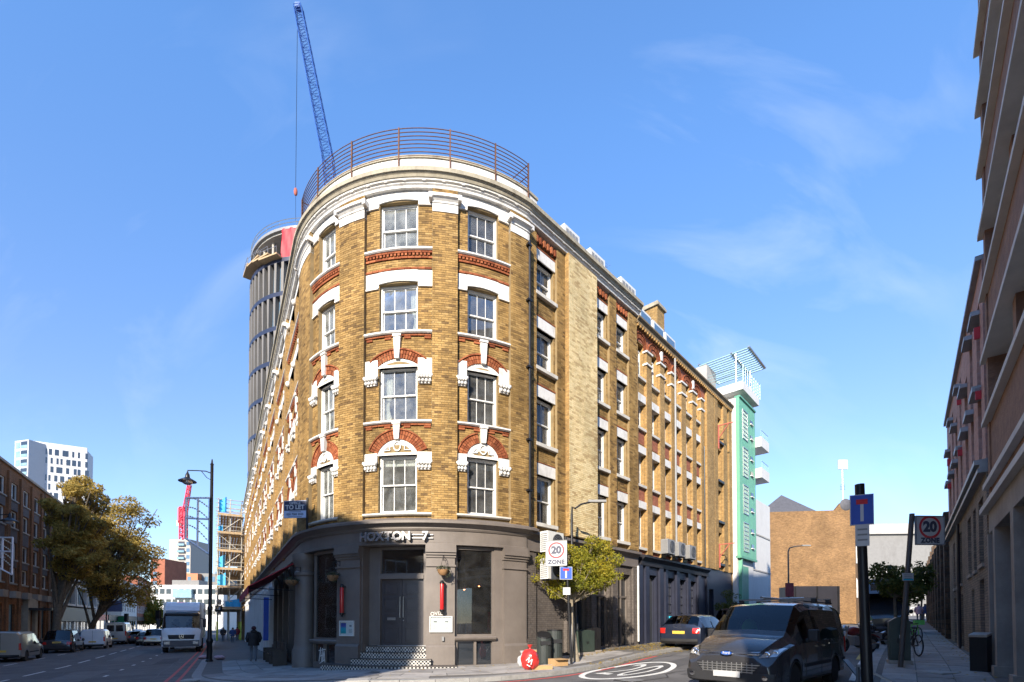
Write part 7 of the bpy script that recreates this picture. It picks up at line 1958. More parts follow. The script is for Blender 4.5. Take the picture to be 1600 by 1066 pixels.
def mk_car(lab, loc, hd, L=4.4, hw=.9, h=1.46, paint='paint_black', grp=None, name='parked_car', boot=.25, bonnet=1.0, tallrear=False, front=True, cat='car'):
    f = L/2; K = car_keys(L, hw, h, True, bonnet, boot); a, b_ = f-bonnet-.95, f-bonnet-.15; r0, r1 = -f+boot, -f+boot+.45
    def gl(x, j):
        if j in (5,6) and a < x < b_: return 'windscreen'
        if j in (5,6) and r0 < x < r1: return 'rear_window'
        if j == 4 and r1 < x < a and not (-.10 < x-(r1+a)/2 < .02): return 'side_window'
        return None
    K += [((r1+a)/2-.10, *Body(K, (), .3).par((r1+a)/2-.10)), ((r1+a)/2+.02, *Body(K, (), .3).par((r1+a)/2+.02))]
    t, b = vehicle(name, lab, loc, hd, K, (f-.85, -f+.85), .31, hw, paint, gl, grp, p5=.10, cat=cat, glassmat='car_glass')
    add_rear(t, b, hw, (.68,.90), (.66,.78) if not tallrear else (.80,.92), 'plate_yellow', (.27,.46), lx=(.66,.95))
    if front: add_front(t, b, hw)
    seats(t, (.1,-.85), .55, hw)
    for sy in (-1,1): mirror_(t, f-bonnet-.75, hw, .93, paint, sy)
    return t, b
# ---- left street traffic, heading away along the street
def LPg(t, d): p = LP(t, d); return Vector((p.x, p.y, g(p.x, p.y)))
def t_of(px, d):          # how far along the left street the pixel column meets the line d across
    P0 = LP(0, d); r_ = ray(px, HOR); den = DL.x*r_.y-DL.y*r_.x; return (P0.y*r_.x-P0.x*r_.y)/den
HD = (DL.x, DL.y)
k1 = t_of(-6, 13.9)
mk_van('pale grey panel van parked on the left street beside a bicycle', LPg(t_of(34, 13.9)-1.2, 13.9), HD, 4.75, .93, 1.86, 'paint_grey')
tx, txb = mk_car('black people carrier taxi between two parked vans', LPg(t_of(93, 13.7)+1.6, 13.7), HD, 4.6, .92, 1.84, 'paint_black', boot=.12, bonnet=.9, tallrear=True, name='taxi', cat='taxi')
mk_van('white delivery van with closed rear doors on the left street', LPg(t_of(146, 12.6)+1.9, 12.6), HD, 4.4, .90, 1.82, 'paint_white_car', grp=None)
mk_van('tall silver van ahead of the white van in the traffic', LPg(t_of(178, 12.6)+3.5, 12.6), HD, 5.6, 1.0, 2.45, 'paint_silver', True, name='van')
for i, (px, d, lab, paint, L_, h_) in enumerate(((203, 11.6, 'black saloon queueing behind a dark estate', 'paint_black', 4.3, 1.44), (215, 10.8, 'dark navy car with lit tail lights in the queue', 'paint_navy', 4.5, 1.5), (228, 9.4, 'black estate car in the queue near the lorry', 'paint_black', 4.6, 1.48), (196, 12.2, 'red-brown hatchback in front of the silver van', 'paint_red_car', 4.0, 1.45), (240, 8.6, 'grey people carrier in the queue next to the lorry', 'paint_grey', 4.6, 1.75), (210, 12.6, 'dark car far along the queue under the traffic light', 'paint_navy', 4.3, 1.5))):
    mk_car(lab, LPg(t_of(px, d)+L_/2, d), HD, L_, .9, h_, paint, 'cars queueing down the left street', name='car', front=False)
mk_car('dark car parked by the office beyond the taxi', LPg(t_of(116, 15.0)+2.2, 14.6), HD, 4.3, .88, 1.46, 'paint_navy', name='parked_car', front=False)
# ---- lorry facing us on the near side
pl = gp(285, 1024); tl_ = t_of(283, 5.35)
lor_p = LP(tl_+4.2, 5.3); lorry = thing('lorry', 'white delivery lorry with roof deflector stopped by the red lines', 'lorry', (lor_p.x, lor_p.y, g(lor_p.x, lor_p.y)), math.atan2(-DL.y, -DL.x))
lk = [(1.9,.45,1.75,2.82,1.10,1.10,1.02),(2.0,.45,1.75,2.88,1.14,1.14,1.06),(3.2,.45,1.70,2.88,1.15,1.15,1.05),(3.5,.42,1.66,2.82,1.15,1.15,1.03),(3.78,.40,1.60,1.72,1.14,1.13,1.08),(3.86,.40,1.30,1.50,1.12,1.11,1.05),(3.92,.40,1.1,1.30,1.06,1.06,1.0)]
lb = Body(lk, (3.0,), .45, p5=.16)
def lg(x, j):
    if j in (5,6) and 3.5 < x < 3.78: return 'windscreen'
    if j == 4 and 2.3 < x < 3.5: return 'side_window'
    return None
lk2 = lk+[(2.3,.45,1.73,2.88,1.14,1.14,1.05)]; lb = Body(lk2, (3.0,), .45, p5=.16); B, G = lb.shell(lg); B.build('cab', 'paint_lorry', lorry, smooth=32, weld=True)
for (k, sg_), m in G.items(): m.build(k, 'car_glass', lorry, smooth=32, weld=True)
put_wheels(lorry, (3.0,-2.3), 1.12, .45, .30)
M = MB(); M.box(-4.0,1.75,-1.22,1.22,.95,3.55); M.build('box_body', 'paint_lorry', lorry)
M = MB(); M.box(-4.0,1.8,-.45,.45,.55,.92); M.build('chassis', 'trim_black', lorry)
M = MB(); M.prism([(1.95,2.90),(3.25,2.92),(2.9,3.25),(2.3,3.52),(1.95,3.56)], 'y', -1.0, 1.0); M.build('roof_deflector', 'paint_lorry', lorry)
ptch(lb, lorry, 'bumper', 'F', [(-1.04,.42),(1.04,.42),(1.05,.86),(-1.05,.86)], 'trim_grey', 10, .03)
ptch(lb, lorry, 'grille', 'F', [(-.72,.95),(.72,.95),(.78,1.24),(-.78,1.24)], 'trim_black', 8, .03)
M = MB(); n = 20; xf = 3.96
for i in range(n):
    a0, a1 = 2*math.pi*i/n, 2*math.pi*(i+1)/n; M.bar((xf,.13*math.cos(a0),1.13+.13*math.sin(a0)),(xf,.13*math.cos(a1),1.13+.13*math.sin(a1)), .02)
for a in (90, 210, 330): M.bar((xf,0,1.13),(xf,.13*math.cos(R_(a)),1.13+.13*math.sin(R_(a))), .022)
M.build('star_badge', 'chrome', lorry)
for sg_ in (-1,1):
    ptch(lb, lorry, 'headlight', 'F', [(sg_*.66,.58),(sg_*.98,.60),(sg_*.98,.78),(sg_*.66,.78)], 'lamp_clear', 5, .05)
    M = MB(); M.box(3.55,3.72,sg_*1.33-.10,sg_*1.33+.10,1.75,2.35); M.bar((3.6,sg_*1.08,2.4),(3.62,sg_*1.33,2.3),.05); o = M.build('wing_mirror', 'trim_black', lorry)
    M = MB(); M.box(2.5,3.55,sg_*1.13-.02,sg_*1.13+.02,.55,.62); M.build('cab_step', 'trim_black', lorry)
M = MB(); M.box(3.3,3.72,-.95,.95,1.45,1.68); M.build('dashboard', 'trim_black', lorry)
M = MB(); M.box(3.55,3.70,-.95,.95,2.60,2.72); M.build('sun_visor', 'trim_black', lorry)
for sg_ in (-1,1):
    M = MB(); M.tube([(3.80,sg_*.1,1.74),(3.72,sg_*.55,2.0)], .012, 4); M.build('wiper', 'trim_black', lorry)
seats(lorry, (2.7,), 1.5, 1.0)
lorry.scale = (1.14, 1.14, 1.14)
# ---- dark estate parked in the side street, tail towards us
ec = gp(1030, 1016); ep = Vector((ec.x, ec.y)); eh = DRB
cpos = ep+eh*2.2+Vector((eh.y,-eh.x))*.88
mk_car('navy estate car parked tail-on before the blue panels', (cpos.x, cpos.y, g(cpos.x, cpos.y)), (eh.x, eh.y), 4.5, .88, 1.47, 'paint_navy', boot=.1, name='parked_car')
# red car with striped bonnet just past it
cp2 = cpos+eh*5.6; mk_car('red car beyond the navy estate', (cp2.x, cp2.y, g(cp2.x, cp2.y)), (eh.x, eh.y), 4.2, .9, 1.75, 'paint_red_car', name='parked_car')
# ---- tall box van up the side street facing us
bp_ = gp(1387, 985); hv = vpdir(1410); bc = Vector((bp_.x, bp_.y))
BX = at(1384, 985, 27.0); bc = Vector((BX.x, BX.y))+hv*2.8
t, b = mk_van('dark high-roofed box van facing us up the side street', (bc.x, bc.y, g(bc.x, bc.y)), (-hv.x, -hv.y), 5.4, 1.0, 2.3, 'paint_black', name='box_van')
M = MB(); M.prism([(-2.6,1.2),(.9,2.32),(1.75,2.42),(1.62,3.0),(1.1,3.3),(-2.6,3.35)], 'y', -1.08, 1.08); o = M.build('box_body', 'paint_navy', t); 
M = MB(); M.box(1.55,1.72,-.7,.7,2.6,3.0); M.build('overcab_window', 'dark_glass', t)
# ---- two-wheelers
def ringw(M, c, r, rt, ax='y', n=26, m=6):
    c = Vector(c); pts = []
    base = len(M.v)
    for i in range(n):
        a = 2*math.pi*i/n
        for j in range(m):
            b_ = 2*math.pi*j/m; rr = r+rt*math.cos(b_); M.v.append((c.x+rr*math.cos(a), c.y+rt*math.sin(b_), c.z+rr*math.sin(a)))
    for i in range(n):
        for j in range(m):
            M.f.append((base+i*m+j, base+((i+1)%n)*m+j, base+((i+1)%n)*m+(j+1)%m, base+i*m+(j+1)%m)); M.mi.append(M.m)
def motorbike(lab, loc, rz, paint='paint_black', box=True):
    t = thing('motorbike', lab, 'motorbike', tuple(loc), rz, 'motorbikes parked behind the van')
    for x in (-.65, .70):
        M = MB(); ringw(M, (x,0,.31), .25, .07); w = M.build('wheel', 'tyre', t, smooth=True)
        M = MB(); M.lathe([(.19,-.02),(.19,.02)], 16, (x,0,.31), Matrix.Rotation(R_(90),3,'X')); M.build('brake_disc', 'steel', w)
    M = MB(); M.ball((.18,0,.80), .28, 10, 8, (1.1,.55,.62)); M.build('tank', paint, t, smooth=True)
    M = MB(); M.ball((-.35,0,.78), .36, 10, 6, (1.15,.42,.28)); M.build('saddle', 'seat_fabric', t, smooth=True)
    M = MB(); M.box(-.25,.28,-.16,.16,.28,.62); M.build('engine', 'steel_dull', t)
    M = MB(); M.tube([(.70,.09,.31),(.48,.09,1.0)], .025, 6); M.tube([(.70,-.09,.31),(.48,-.09,1.0)], .025, 6); M.build('fork', 'steel', t, kind='stuff')
    M = MB(); M.tube([(.35,.36,1.05),(.46,.2,1.07),(.46,-.2,1.07),(.35,-.36,1.05)], .016, 6); M.build('handlebar', 'trim_black', t)
    M = MB(); M.tube([(-.1,.14,.30),(-.75,.18,.36)], .045, 8); M.build('exhaust', 'chrome', t, smooth=True)
    M = MB(); M.ball((.58,0,.92), .11, 8, 6); M.build('headlamp', 'lamp_clear', t, smooth=True)
    M = MB(); M.tube([(-.65,.1,.31),(-.2,.12,.38)], .025, 6); M.tube([(-.65,-.1,.31),(-.2,-.12,.38)], .025, 6); M.tube([(.45,0,.95),(-.1,0,.6),(-.6,0,.75)], .03, 6); M.build('frame', 'trim_black', t, kind='stuff')
    M = MB(); M.prism([(-.98,.52),(-.9,.60),(-.62,.70),(-.4,.62),(-.62,.66)], 'y', -.07, .07); M.build('mudguard', paint, t)
    if box:
        M = MB(); M.ball((-.78,0,1.0), .22, 10, 8, (1,1,.85)); M.build('top_box', 'trim_black', t, smooth=True)
mp_ = gp(1381, 1012); mrot = math.atan2(hv.y, hv.x)
motorbike('black motorbike with top box behind the leaning road sign', (mp_.x-.35, mp_.y+.1, g(mp_.x, mp_.y)), R_(188))
mp2 = gp(1340, 1020); motorbike('older motorbike with maroon tank close behind the van', (mp2.x, mp2.y, g(mp2.x, mp2.y)), R_(192), 'paint_red_car', False)
def bicycle(lab, loc, rz, col='trim_black', grp='bicycles at the cabinet'):
    t = thing('bicycle', lab, 'bicycle', tuple(loc), rz, grp)
    for x in (-.52, .52):
        M = MB(); ringw(M, (x,0,.34), .32, .022, n=24, m=5); w = M.build('wheel', 'tyre', t, smooth=True)
        M = MB()
        for i in range(12): a = math.pi*i/6; M.tube([(x,0,.34),(x+.3*math.cos(a),0,.34+.3*math.sin(a))], .003, 3, False)
        M.build('spokes', 'steel', w, kind='stuff')
    M = MB()
    for a, b_ in (((-.52,0,.34),(-.08,0,.30)),((-.08,0,.30),(-.22,0,.82)),((-.52,0,.34),(-.2,0,.75)),((-.2,0,.75),(.36,0,.80)),((-.08,0,.30),(.38,0,.70)),((.52,0,.34),(.34,0,.95))): M.tube([a, b_], .022, 6)
    M.build('frame', col, t)
    M = MB(); M.ball((-.24,0,.88), .12, 8, 5, (1.1,.6,.35)); M.build('saddle', 'seat_fabric', t, smooth=True)
    M = MB(); M.tube([(.22,.28,1.02),(.34,.2,1.0),(.34,-.2,1.0),(.22,-.28,1.02)], .014, 6); M.build('handlebar', 'trim_black', t)
    M = MB(); M.box(.40,.66,-.16,.16,.78,.98); M.build('basket', col, t) if col == 'hivis_green' else None
    M = MB(); M.tube([(-.08,.1,.30),(.06,.1,.2)], .012, 4); M.tube([(-.08,-.1,.30),(-.22,-.1,.4)], .012, 4); M.tube([(-.08,-.1,.30),(-.08,.1,.30)], .02, 5); M.build('crank', 'steel', t)
    return t
b1 = gp(1424, 1030); bicycle('dark bicycle leaning behind the green cabinet', (b1.x, b1.y, g(b1.x,b1.y)+KH), R_(70))
b2 = gp(1428, 1008); bicycle('bright green hire bicycle on the right pavement', (b2.x, b2.y, g(b2.x,b2.y)+KH), R_(250), 'hivis_green')
q = LPg(t_of(62, 16.3), 16.3); bicycle('bicycle parked by the office entrance across the street', (q.x, q.y, q.z+KH), math.atan2(DL.y, DL.x), grp='bicycles by the office')
P('bin_dark', (.03,.036,.034), .45, var=.15, dirt=.2)
# ================================================================== street furniture
EMIT('red_light', (1,.05,.02), 6)
def on_g(px, py, up=0.0): p = gp(px, py, up); return p
def pole_z(px, py, Y): return at(px, py, Y).z
# ---- tall lamp post with bracket lantern on the left pavement
p = gp(327, 1034, KH); lampY = p.y; top = at(333, 727, lampY).z-p.z
lp_ = thing('street_lamp', 'tall black lamp post with a single bracket lantern by the red lines', 'street lamp', tuple(p), 0)
M = MB(); M.lathe([(.17,0),(.17,.08),(.13,.12),(.13,.95),(.16,1.0),(.16,1.08),(.10,1.2),(.095,2.6),(.12,2.65),(.12,2.75),(.085,2.85),(.07,top),(.09,top+.04),(.05,top+.1),(.03,top+.28),(.01,top+.32)], 18); M.build('column', 'iron_black', lp_, smooth=True)
def lantern_head(t, c, sc_=1.0):
    c = Vector(c)
    M = MB(); M.lathe([(.03*sc_,.52*sc_),(.05*sc_,.42*sc_),(.09*sc_,.36*sc_),(.11*sc_,.20*sc_),(.16*sc_,.16*sc_),(.40*sc_,.02*sc_),(.41*sc_,-.02*sc_),(.30*sc_,.0)], 20, tuple(c)); M.build('lantern_hood', 'iron_black', t, smooth=True)
    M = MB(); M.lathe([(.24*sc_,0),(.22*sc_,-.10*sc_),(.12*sc_,-.17*sc_),(.02*sc_,-.19*sc_)], 18, tuple(c)); M.build('lantern_glass', 'lamp_clear', t, smooth=True)
zz = at(300, 737, lampY).z-p.z; xl = at(293, 744, lampY).x-p.x
M = MB(); M.tube([(0,0,zz-.1),(xl*.25,0,zz+.02),(xl*.6,0,zz+.05),(xl,0,zz+.06)], .028, 8); M.tube([(0,0,zz-.45),(xl*.2,0,zz-.32),(xl*.42,0,zz+.0)], .018, 6); M.build('bracket_arm', 'iron_black', lp_, smooth=True)
lantern_head(lp_, (xl,0,zz-.50))
# ---- festive light frames: white tube rectangles with sprays of bulbs
P('frame_white', (.88,.88,.9), .5, var=.04); P('bulb', (.7,.64,.5), .4, var=.2)
def light_frame(lab, loc, rz, w, h):
    t = thing('light_frame', lab, 'light decoration', tuple(loc), rz, 'festive light frames on the lamp posts')
    M = MB()
    for a, b in (((0,0),(0,h)),((0,h),(-w,h)),((-w,h),(-w,h*.28)),((-w,h*.28),(0,0)),((0,h*.62),(-w,h*.64)),((-w*.5,h*.14),(-w*.5,h))): M.tube([(a[0],0,a[1]),(b[0],0,b[1])], .05, 5)
    M.build('tube_frame', 'frame_white', t)
    for k in range(4):
        M = MB(); x0, z0 = -w*.02, h*(.22+.2*k)
        pts = [(x0-w*.9*u, 0, z0+h*.10*math.sin(u*2.2)+h*.22*u*(1-.2*k)) for u in [i/9 for i in range(10)]]
        M.tube(pts, .012, 4)
        for q in pts[1:]: M.ball(q, .045, 5, 4)
        M.build('bulb_spray', 'bulb', t)
f0 = at(326, 866, lampY); f1 = at(291, 778, lampY); light_frame('white festive light frame hung on the tall lamp post', (p.x-.10, p.y, f0.z), 0, (f0.x-f1.x), f1.z-f0.z)
# small far lamps and frames
q = LPg(t_of(334, 4.1)+38, 4.1); h2 = 7.0
t = thing('street_lamp', 'small far lamp post with a lantern, seen past the light frame', 'street lamp', (q.x, q.y, q.z+KH), 0)
M = MB(); M.lathe([(.13,0),(.13,1.0),(.07,1.2),(.06,h2+.5)], 10); M.build('column', 'iron_black', t, smooth=True); M = MB(); M.tube([(0,0,h2+.3),(-1.1,0,h2+.35)], .03, 6); M.build('bracket_arm', 'iron_black', t); lantern_head(t, (-1.1,0,h2-.2), 1.1)
light_frame('white festive light frame on the small far lamp post', (q.x, q.y, q.z+4.6), 0, 1.5, 2.4)
# frame and lantern by the office on the far pavement (its post stands out of view)
q = LPg(t_of(-14, 15.4), 15.4); t = thing('street_lamp', 'lamp post with lantern reaching in before the brick office', 'street lamp', (q.x, q.y, q.z+KH), 0)
zf = at(15, 815, q.y).z-q.z
M = MB(); M.lathe([(.16,0),(.13,1.0),(.08,1.2),(.07,zf+1.0)], 12); M.build('column', 'iron_black', t, smooth=True)
xo = at(15, 815, q.y).x-q.x; M = MB(); M.tube([(0,0,zf+.3),(xo,0,zf+.35)], .03, 6); M.build('bracket_arm', 'iron_black', t); lantern_head(t, (xo,0,zf-.1), 1.1)
a, b = at(20, 840, q.y), at(20, 898, q.y); light_frame('white festive light frame beside the brick office', (a.x, q.y, b.z), 0, a.x-q.x, a.z-b.z)
# ---- thin lamp column behind the street tree
p = gp(894, 1028, KH); Yl = p.y; zt = at(890, 803, Yl).z-p.z; ze = at(941, 783, Yl).z-p.z; xe = at(941, 783, Yl).x-at(890, 783, Yl).x
t = thing('street_lamp', 'thin modern lamp column with curved arm above the yellow tree', 'street lamp', tuple(p), 0)
M = MB(); M.lathe([(.08,0),(.08,1.2),(.05,1.25),(.045,zt)], 10); M.build('column', 'iron_black', t, smooth=True)
M = MB(); M.tube([(0,0,zt-.05),(.02,0,zt+.25),(.12,0,ze-.28),(.35,0,ze-.12),(xe*.6,0,ze-.03)], .035, 8); M.build('bracket_arm', 'iron_black', t, smooth=True)
M = MB(); M.box(xe*.5,xe*1.05,-.09,.09,ze-.05,ze+.03); M.build('lamp_head', 'plastic_grey', t)
# ---- traffic signs
def ring_disc(M, c, r0, r1, y, n=32):
    for i in range(n):
        a0, a1 = 2*math.pi*i/n, 2*math.pi*(i+1)/n
        M.face([(c[0]+r0*math.cos(a0),y,c[1]+r0*math.sin(a0)),(c[0]+r1*math.cos(a0),y,c[1]+r1*math.sin(a0)),(c[0]+r1*math.cos(a1),y,c[1]+r1*math.sin(a1)),(c[0]+r0*math.cos(a1),y,c[1]+r0*math.sin(a1))])
def sign20(t, c, w, h, turn=0):
    """white 20 ZONE plate, centre c in the thing's frame"""
    pl = MB(); pl.box(-w/2,w/2,-.012,.012,-h/2,h/2); o = pl.build('sign_plate', 'sign_white', t); o.location = c; o.rotation_euler = (0,0,turn)
    M = MB()
    for (a,b,d,e) in ((-w/2-.015,w/2+.015,h/2,h/2+.02),(-w/2-.015,w/2+.015,-h/2-.02,-h/2),(-w/2-.018,-w/2,-h/2,h/2),(w/2,w/2+.018,-h/2,h/2)): M.box(a,b,-.03,.02,d,e)
    M.build('sign_rim', 'plastic_grey', o)
    M = MB(); rr = w*.40; ring_disc(M, (0, h*.12), rr*.79, rr, -.0145); M.build('red_ring', 'sign_red', o)
    text_obj('20', rr*1.2, 'sign_navy', o, (0,-.0145,h*.12), extrude=.001, offset=.02)
    text_obj('ZONE', h*.235, 'sign_navy', o, (0,-.0145,-h*.365), extrude=.001, offset=.012, spacing=1.1)
    return o
def dead_end(t, c, w, h, turn=0, tilt=0):
    pl = MB(); pl.box(-w/2,w/2,-.01,.01,-h/2,h/2); o = pl.build('sign_plate', 'sign_white', t); o.location = c; o.rotation_euler = (0,tilt,turn)
    M = MB(); e = w*.035; M.box(-w/2+e,w/2-e,-.013,-.0105,-h/2+e,h/2-e); M.build('blue_field', 'sign_blue', o)
    M = MB(); M.box(-w*.07,w*.07,-.0155,-.0135,-h*.38,h*.18); M.build('white_stem', 'sign_white', o)
    M = MB(); M.box(-w*.24,w*.24,-.0165,-.0135,h*.18,h*.34); M.build('red_bar', 'sign_red', o)
    return o
def small_plate(t, c, w, h, mat='sign_white', turn=0):
    M = MB(); M.box(-w/2,w/2,-.008,.008,-h/2,h/2); o = M.build('small_plate', mat, t); o.location = c; o.rotation_euler = (0,0,turn)
    M = MB()
    for k in range(3): M.box(-w*.36,w*.36,-.0095,-.0085,h*(.22-.24*k),h*(.30-.24*k))
    M.build('print', 'plastic_grey', o); return o
# corner sign post (leaning slightly)
p = gp(893, 1038, KH); Y = p.y
t = thing('sign_post', 'black pole with 20 zone plate and blue dead end sign before the yellow tree', 'road sign', tuple(p), 0)
def rel(px, py, Y=Y, p=p): q = at(px, py, Y); return q-p
a = rel(883.5, 839); M = MB(); M.tube([(0,0,0), a], .042, 10); M.build('pole', 'iron_black', t, smooth=True)
c = rel(869, 865); w = (rel(886,865)-rel(854,865)).x; h = (rel(869,846)-rel(869,884)).z; sign20(t, c+Vector((0,-.06,0)), w, h, R_(-14))
c = rel(884, 896); w = (rel(894,896)-rel(874.5,896)).x; dead_end(t, c+Vector((0,-.07,0)), w, w*1.02, R_(4))
small_plate(t, rel(885, 924)+Vector((0,-.07,0)), .24, .24)
# thick pole with blue sign, right foreground
p = gp(1356, 1088, KH); Y = p.y
t = thing('sign_post', 'thick black pole with a tall blue no through road sign close to the van', 'road sign', tuple(p), 0)
a = rel(1343, 757, Y, p); M = MB(); M.tube([(0,0,0), a*.30, a*.32, a], [.10,.095,.085,.08], 14); M.build('pole', 'iron_black', t, smooth=True)
c = rel(1339.5, 799, Y, p); w = .38; h = (rel(1340,775,Y,p)-rel(1340,822,Y,p)).z; dead_end(t, c+Vector((-.0,-.12,0)), w, h, R_(-24))
small_plate(t, rel(1340.5, 838, Y, p)+Vector((0,-.12,0)), .22, .42, turn=R_(-24))
# leaning pole with 20 zone plate on the right pavement
p = gp(1407, 1043, KH); Y = p.y
t = thing('sign_post', 'leaning dark pole with a large 20 zone plate on the right pavement', 'road sign', tuple(p), 0)
a = rel(1425, 803, Y, p); M = MB(); M.tube([(0,0,0), a], .06, 10); M.build('pole', 'taupe_dark', t, smooth=True)
w = (rel(1474,830,Y,p)-rel(1428,830,Y,p)).x; h = (rel(1450,807,Y,p)-rel(1450,852,Y,p)).z; sign20(t, rel(1450.5, 829.5, Y, p)+Vector((0,-.04,0)), w*.98, h*.96, R_(3))
o = small_plate(t, rel(1415, 902, Y, p)+Vector((0,-.08,0)), .28, .20)
M = MB(); M.box(-.13,.13,-.0105,-.0085,-.09,-.05); M.build('cyan_strip', 'blue_board', o)
# ---- cabinets and bins
def cabinet(lab, loc, rz, w, d, h, mat='iron_dark_green', peak=.12):
    t = thing('utility_cabinet', lab, 'cabinet', tuple(loc), rz, None)
    M = MB(); M.prism([(-w/2,0),(w/2,0),(w/2,h-peak),(w*.12,h),(-w*.12,h),(-w/2,h-peak)], 'y', -d/2, d/2); M.build('body', mat, t)
    M = MB(); M.box(-w/2-.03,w/2+.03,-d/2-.03,d/2+.03,0,.10); M.build('plinth', 'concrete', t)
    for sx in (-1, 1):
        M = MB(); M.box(min(0,sx*w*.46)+.012, max(0,sx*w*.46)-.012, -d/2-.014, -d/2-.001, .14, h-peak-.06); dr = M.build('door', mat, t)
        M = MB(); M.box(sx*.05-.015,sx*.05+.015,-d/2-.03,-d/2-.0145,h*.45,h*.55); M.build('handle', 'iron_black', dr)
    return t
p = gp(1405, 1037, KH); c = cabinet('tall dark green cabinet with stickers behind the leaning sign', p, R_(-30), .46, .34, 1.28)
for (x, z, s_) in ((.08,.95,.05),(.05,.75,.06)):
    M = MB(); M.box(x-s_,x+s_,-.192,-.1855,z-s_*.8,z+s_*.8); M.build('sticker', 'paper', c)
p = FA.pt(SARC+2.75, 0, .55); p.z = g(p.x, p.y)+KH; cabinet('low grey-green cabinet against the dark wall behind the yellow tree', p, FA.rot(SARC+2.9), .95, .38, .95, 'iron_dark_green', .05)
p = FA.pt(SARC+3.45, 0, .5); p.z = g(p.x, p.y)+KH; cabinet('second low cabinet at the wall beyond the yellow tree', p, FA.rot(SARC+3.6), .6, .35, 1.0, 'iron_black', .05)
def litter_bin(lab, loc, rz, slant=True, r=.24, h=1.05, mat='bin_dark'):
    t = thing('litter_bin', lab, 'bin', tuple(loc), rz, None)
    M = MB(); n = 20
    B_, T_ = [], []
    for i in range(n):
        a = 2*math.pi*i/n; x, y = r*math.cos(a), r*math.sin(a); B_.append(Vector((x,y,0))); T_.append(Vector((x*1.03,y*1.03,h-(.20*(.5-.5*y/r) if slant else 0))))
    for i in range(n): M.face([B_[i], B_[(i+1)%n], T_[(i+1)%n], T_[i]])
    M.face(list(reversed(B_))); M.build('body', mat, t, smooth=True)
    M = MB(); M.face([v*1.0 for v in T_]) if False else None
    for i in range(n): M.face([T_[i], T_[(i+1)%n], T_[(i+1)%n]*1.0+Vector((0,0,.05)), T_[i]+Vector((0,0,.05))])
    M.face([v+Vector((0,0,.05)) for v in T_]); M.build('lid', 'iron_black', t)
    M = MB(); M.box(-r*.7,r*.7,-r*1.06,-r*.6,h*.62,h*.74); M.build('slot', 'sign_black', t)
p = gp(850, 1038, KH); litter_bin('round black litter bin with sloping mouth behind the red bag', p, R_(10))
p = gp(867, 1035, KH); litter_bin('round black litter bin with flat lid beside the sign pole', p, R_(10), False, .26, 1.08)
p = gp(1533, 1049, KH); t = thing('litter_bin', 'slim black litter bin with pale rim beside the red entrance', 'bin', tuple(p), R_(30))
M = MB(); M.prism([(-.15,0),(.15,0),(.16,.88),(-.16,.82)], 'y', -.16, .16); M.build('body', 'iron_black', t); M = MB(); M.prism([(-.17,.825),(.17,.885),(.17,.94),(-.17,.88)], 'y', -.17, .17); M.build('rim', 'steel', t)
# ---- rubbish by the bins
P('bag_red', (.48,.03,.025), .35, var=.1, coat=.3); P('bag_clear', (.45,.46,.46), .25, var=.2, ns=12); P('litter_pink', (.45,.30,.33), .8, var=.3, ns=12)
def blob(name, mat, loc, r, sq, lab, cat, seed=1, tie=True):
    t = thing(name, lab, cat, tuple(loc), seed)
    M = MB(); rnd = random.Random(seed); n, m = 18, 11; rows = []
    for j in range(m+1):
        th = math.pi*j/m; row = []
        for i in range(n+1):
            a = 2*math.pi*(i % n)/n; k = 1+.09*math.sin(3*a+seed)*math.sin(th*2)+.06*math.sin(7*a+2*seed+3*th)
            row.append((r*sq[0]*k*math.sin(th)*math.cos(a), r*sq[1]*k*math.sin(th)*math.sin(a), max(0, r*sq[2]*(1-math.cos(th)*k*.98))))
        rows.append(row)
    strip(M, rows); M.build('sack', mat, t, smooth=True, weld=True)
    if tie:
        M = MB(); M.lathe([(.10,-.06),(.04,.02),(.03,.05),(.09,.15),(.02,.10)], 9, (0,0,r*sq[2]*1.96)); M.build('tied_neck', mat, t, smooth=True)
    return t
p = gp(828, 1047, KH); t = blob('rubbish_bag', 'bag_red', p, .27, (1,.85,1.15), 'red plastic rubbish bag with white print beside the bins', 'rubbish bag', 3)
M = MB()
for (a, b) in (((-.12,.30),(-.02,.40)),((-.02,.40),(-.06,.24)),((-.06,.24),(.06,.34)),((.06,.34),(.02,.18)),((-.10,.18),(.0,.12))): M.bar((a[0],-.255+abs(a[0])*.3,a[1]),(b[0],-.255+abs(b[0])*.3,b[1]), .03, .012, (0,1,0))
M.build('print', 'sign_white', t)
t.rotation_euler = (0,0,0)
p = gp(816, 1043, KH); blob('rubbish_bag', 'bag_clear', p, .19, (.8,.8,1.0), 'small clear rubbish bag beside the red one', 'rubbish bag', 5)
for i, (px, py, w, d, h, rz, lab) in enumerate(((846,1046,.62,.30,.13,.15,'flat cardboard box with white tape on the pavement'),(872,1040,.50,.42,.22,.5,'open cardboard box by the foot of the sign pole'),(836,1036,.35,.25,.45,.2,'tall cardboard box behind the red bag'))):
    p = gp(px, py, KH); t = thing('cardboard_box', lab, 'box', tuple(p), rz); M = MB(); M.box(-w/2,w/2,-d/2,d/2,0,h); M.build('carton', 'cardboard', t)
    M = MB(); M.box(-w/2,w/2,-d/2-.12,-d/2,h-.012,h) if i == 1 else M.box(-w/2-.02,w/2+.02,-.03,.03,h+.001,h+.005); M.build('flap' if i == 1 else 'tape', 'cardboard' if i == 1 else 'sign_white', t)
p = gp(318, 1030, KH); t = blob('litter_heap', 'litter_pink', p, .22, (1.8,1.0,.5), 'low heap of pale litter round the foot of the tall lamp post', 'litter', 8, False)
p = gp(343, 1031, KH); blob('litter_heap', 'litter_pink', p, .22, (1.6,1.0,.55), 'crumpled pinkish sacks right of the tall lamp post', 'litter', 9, False)
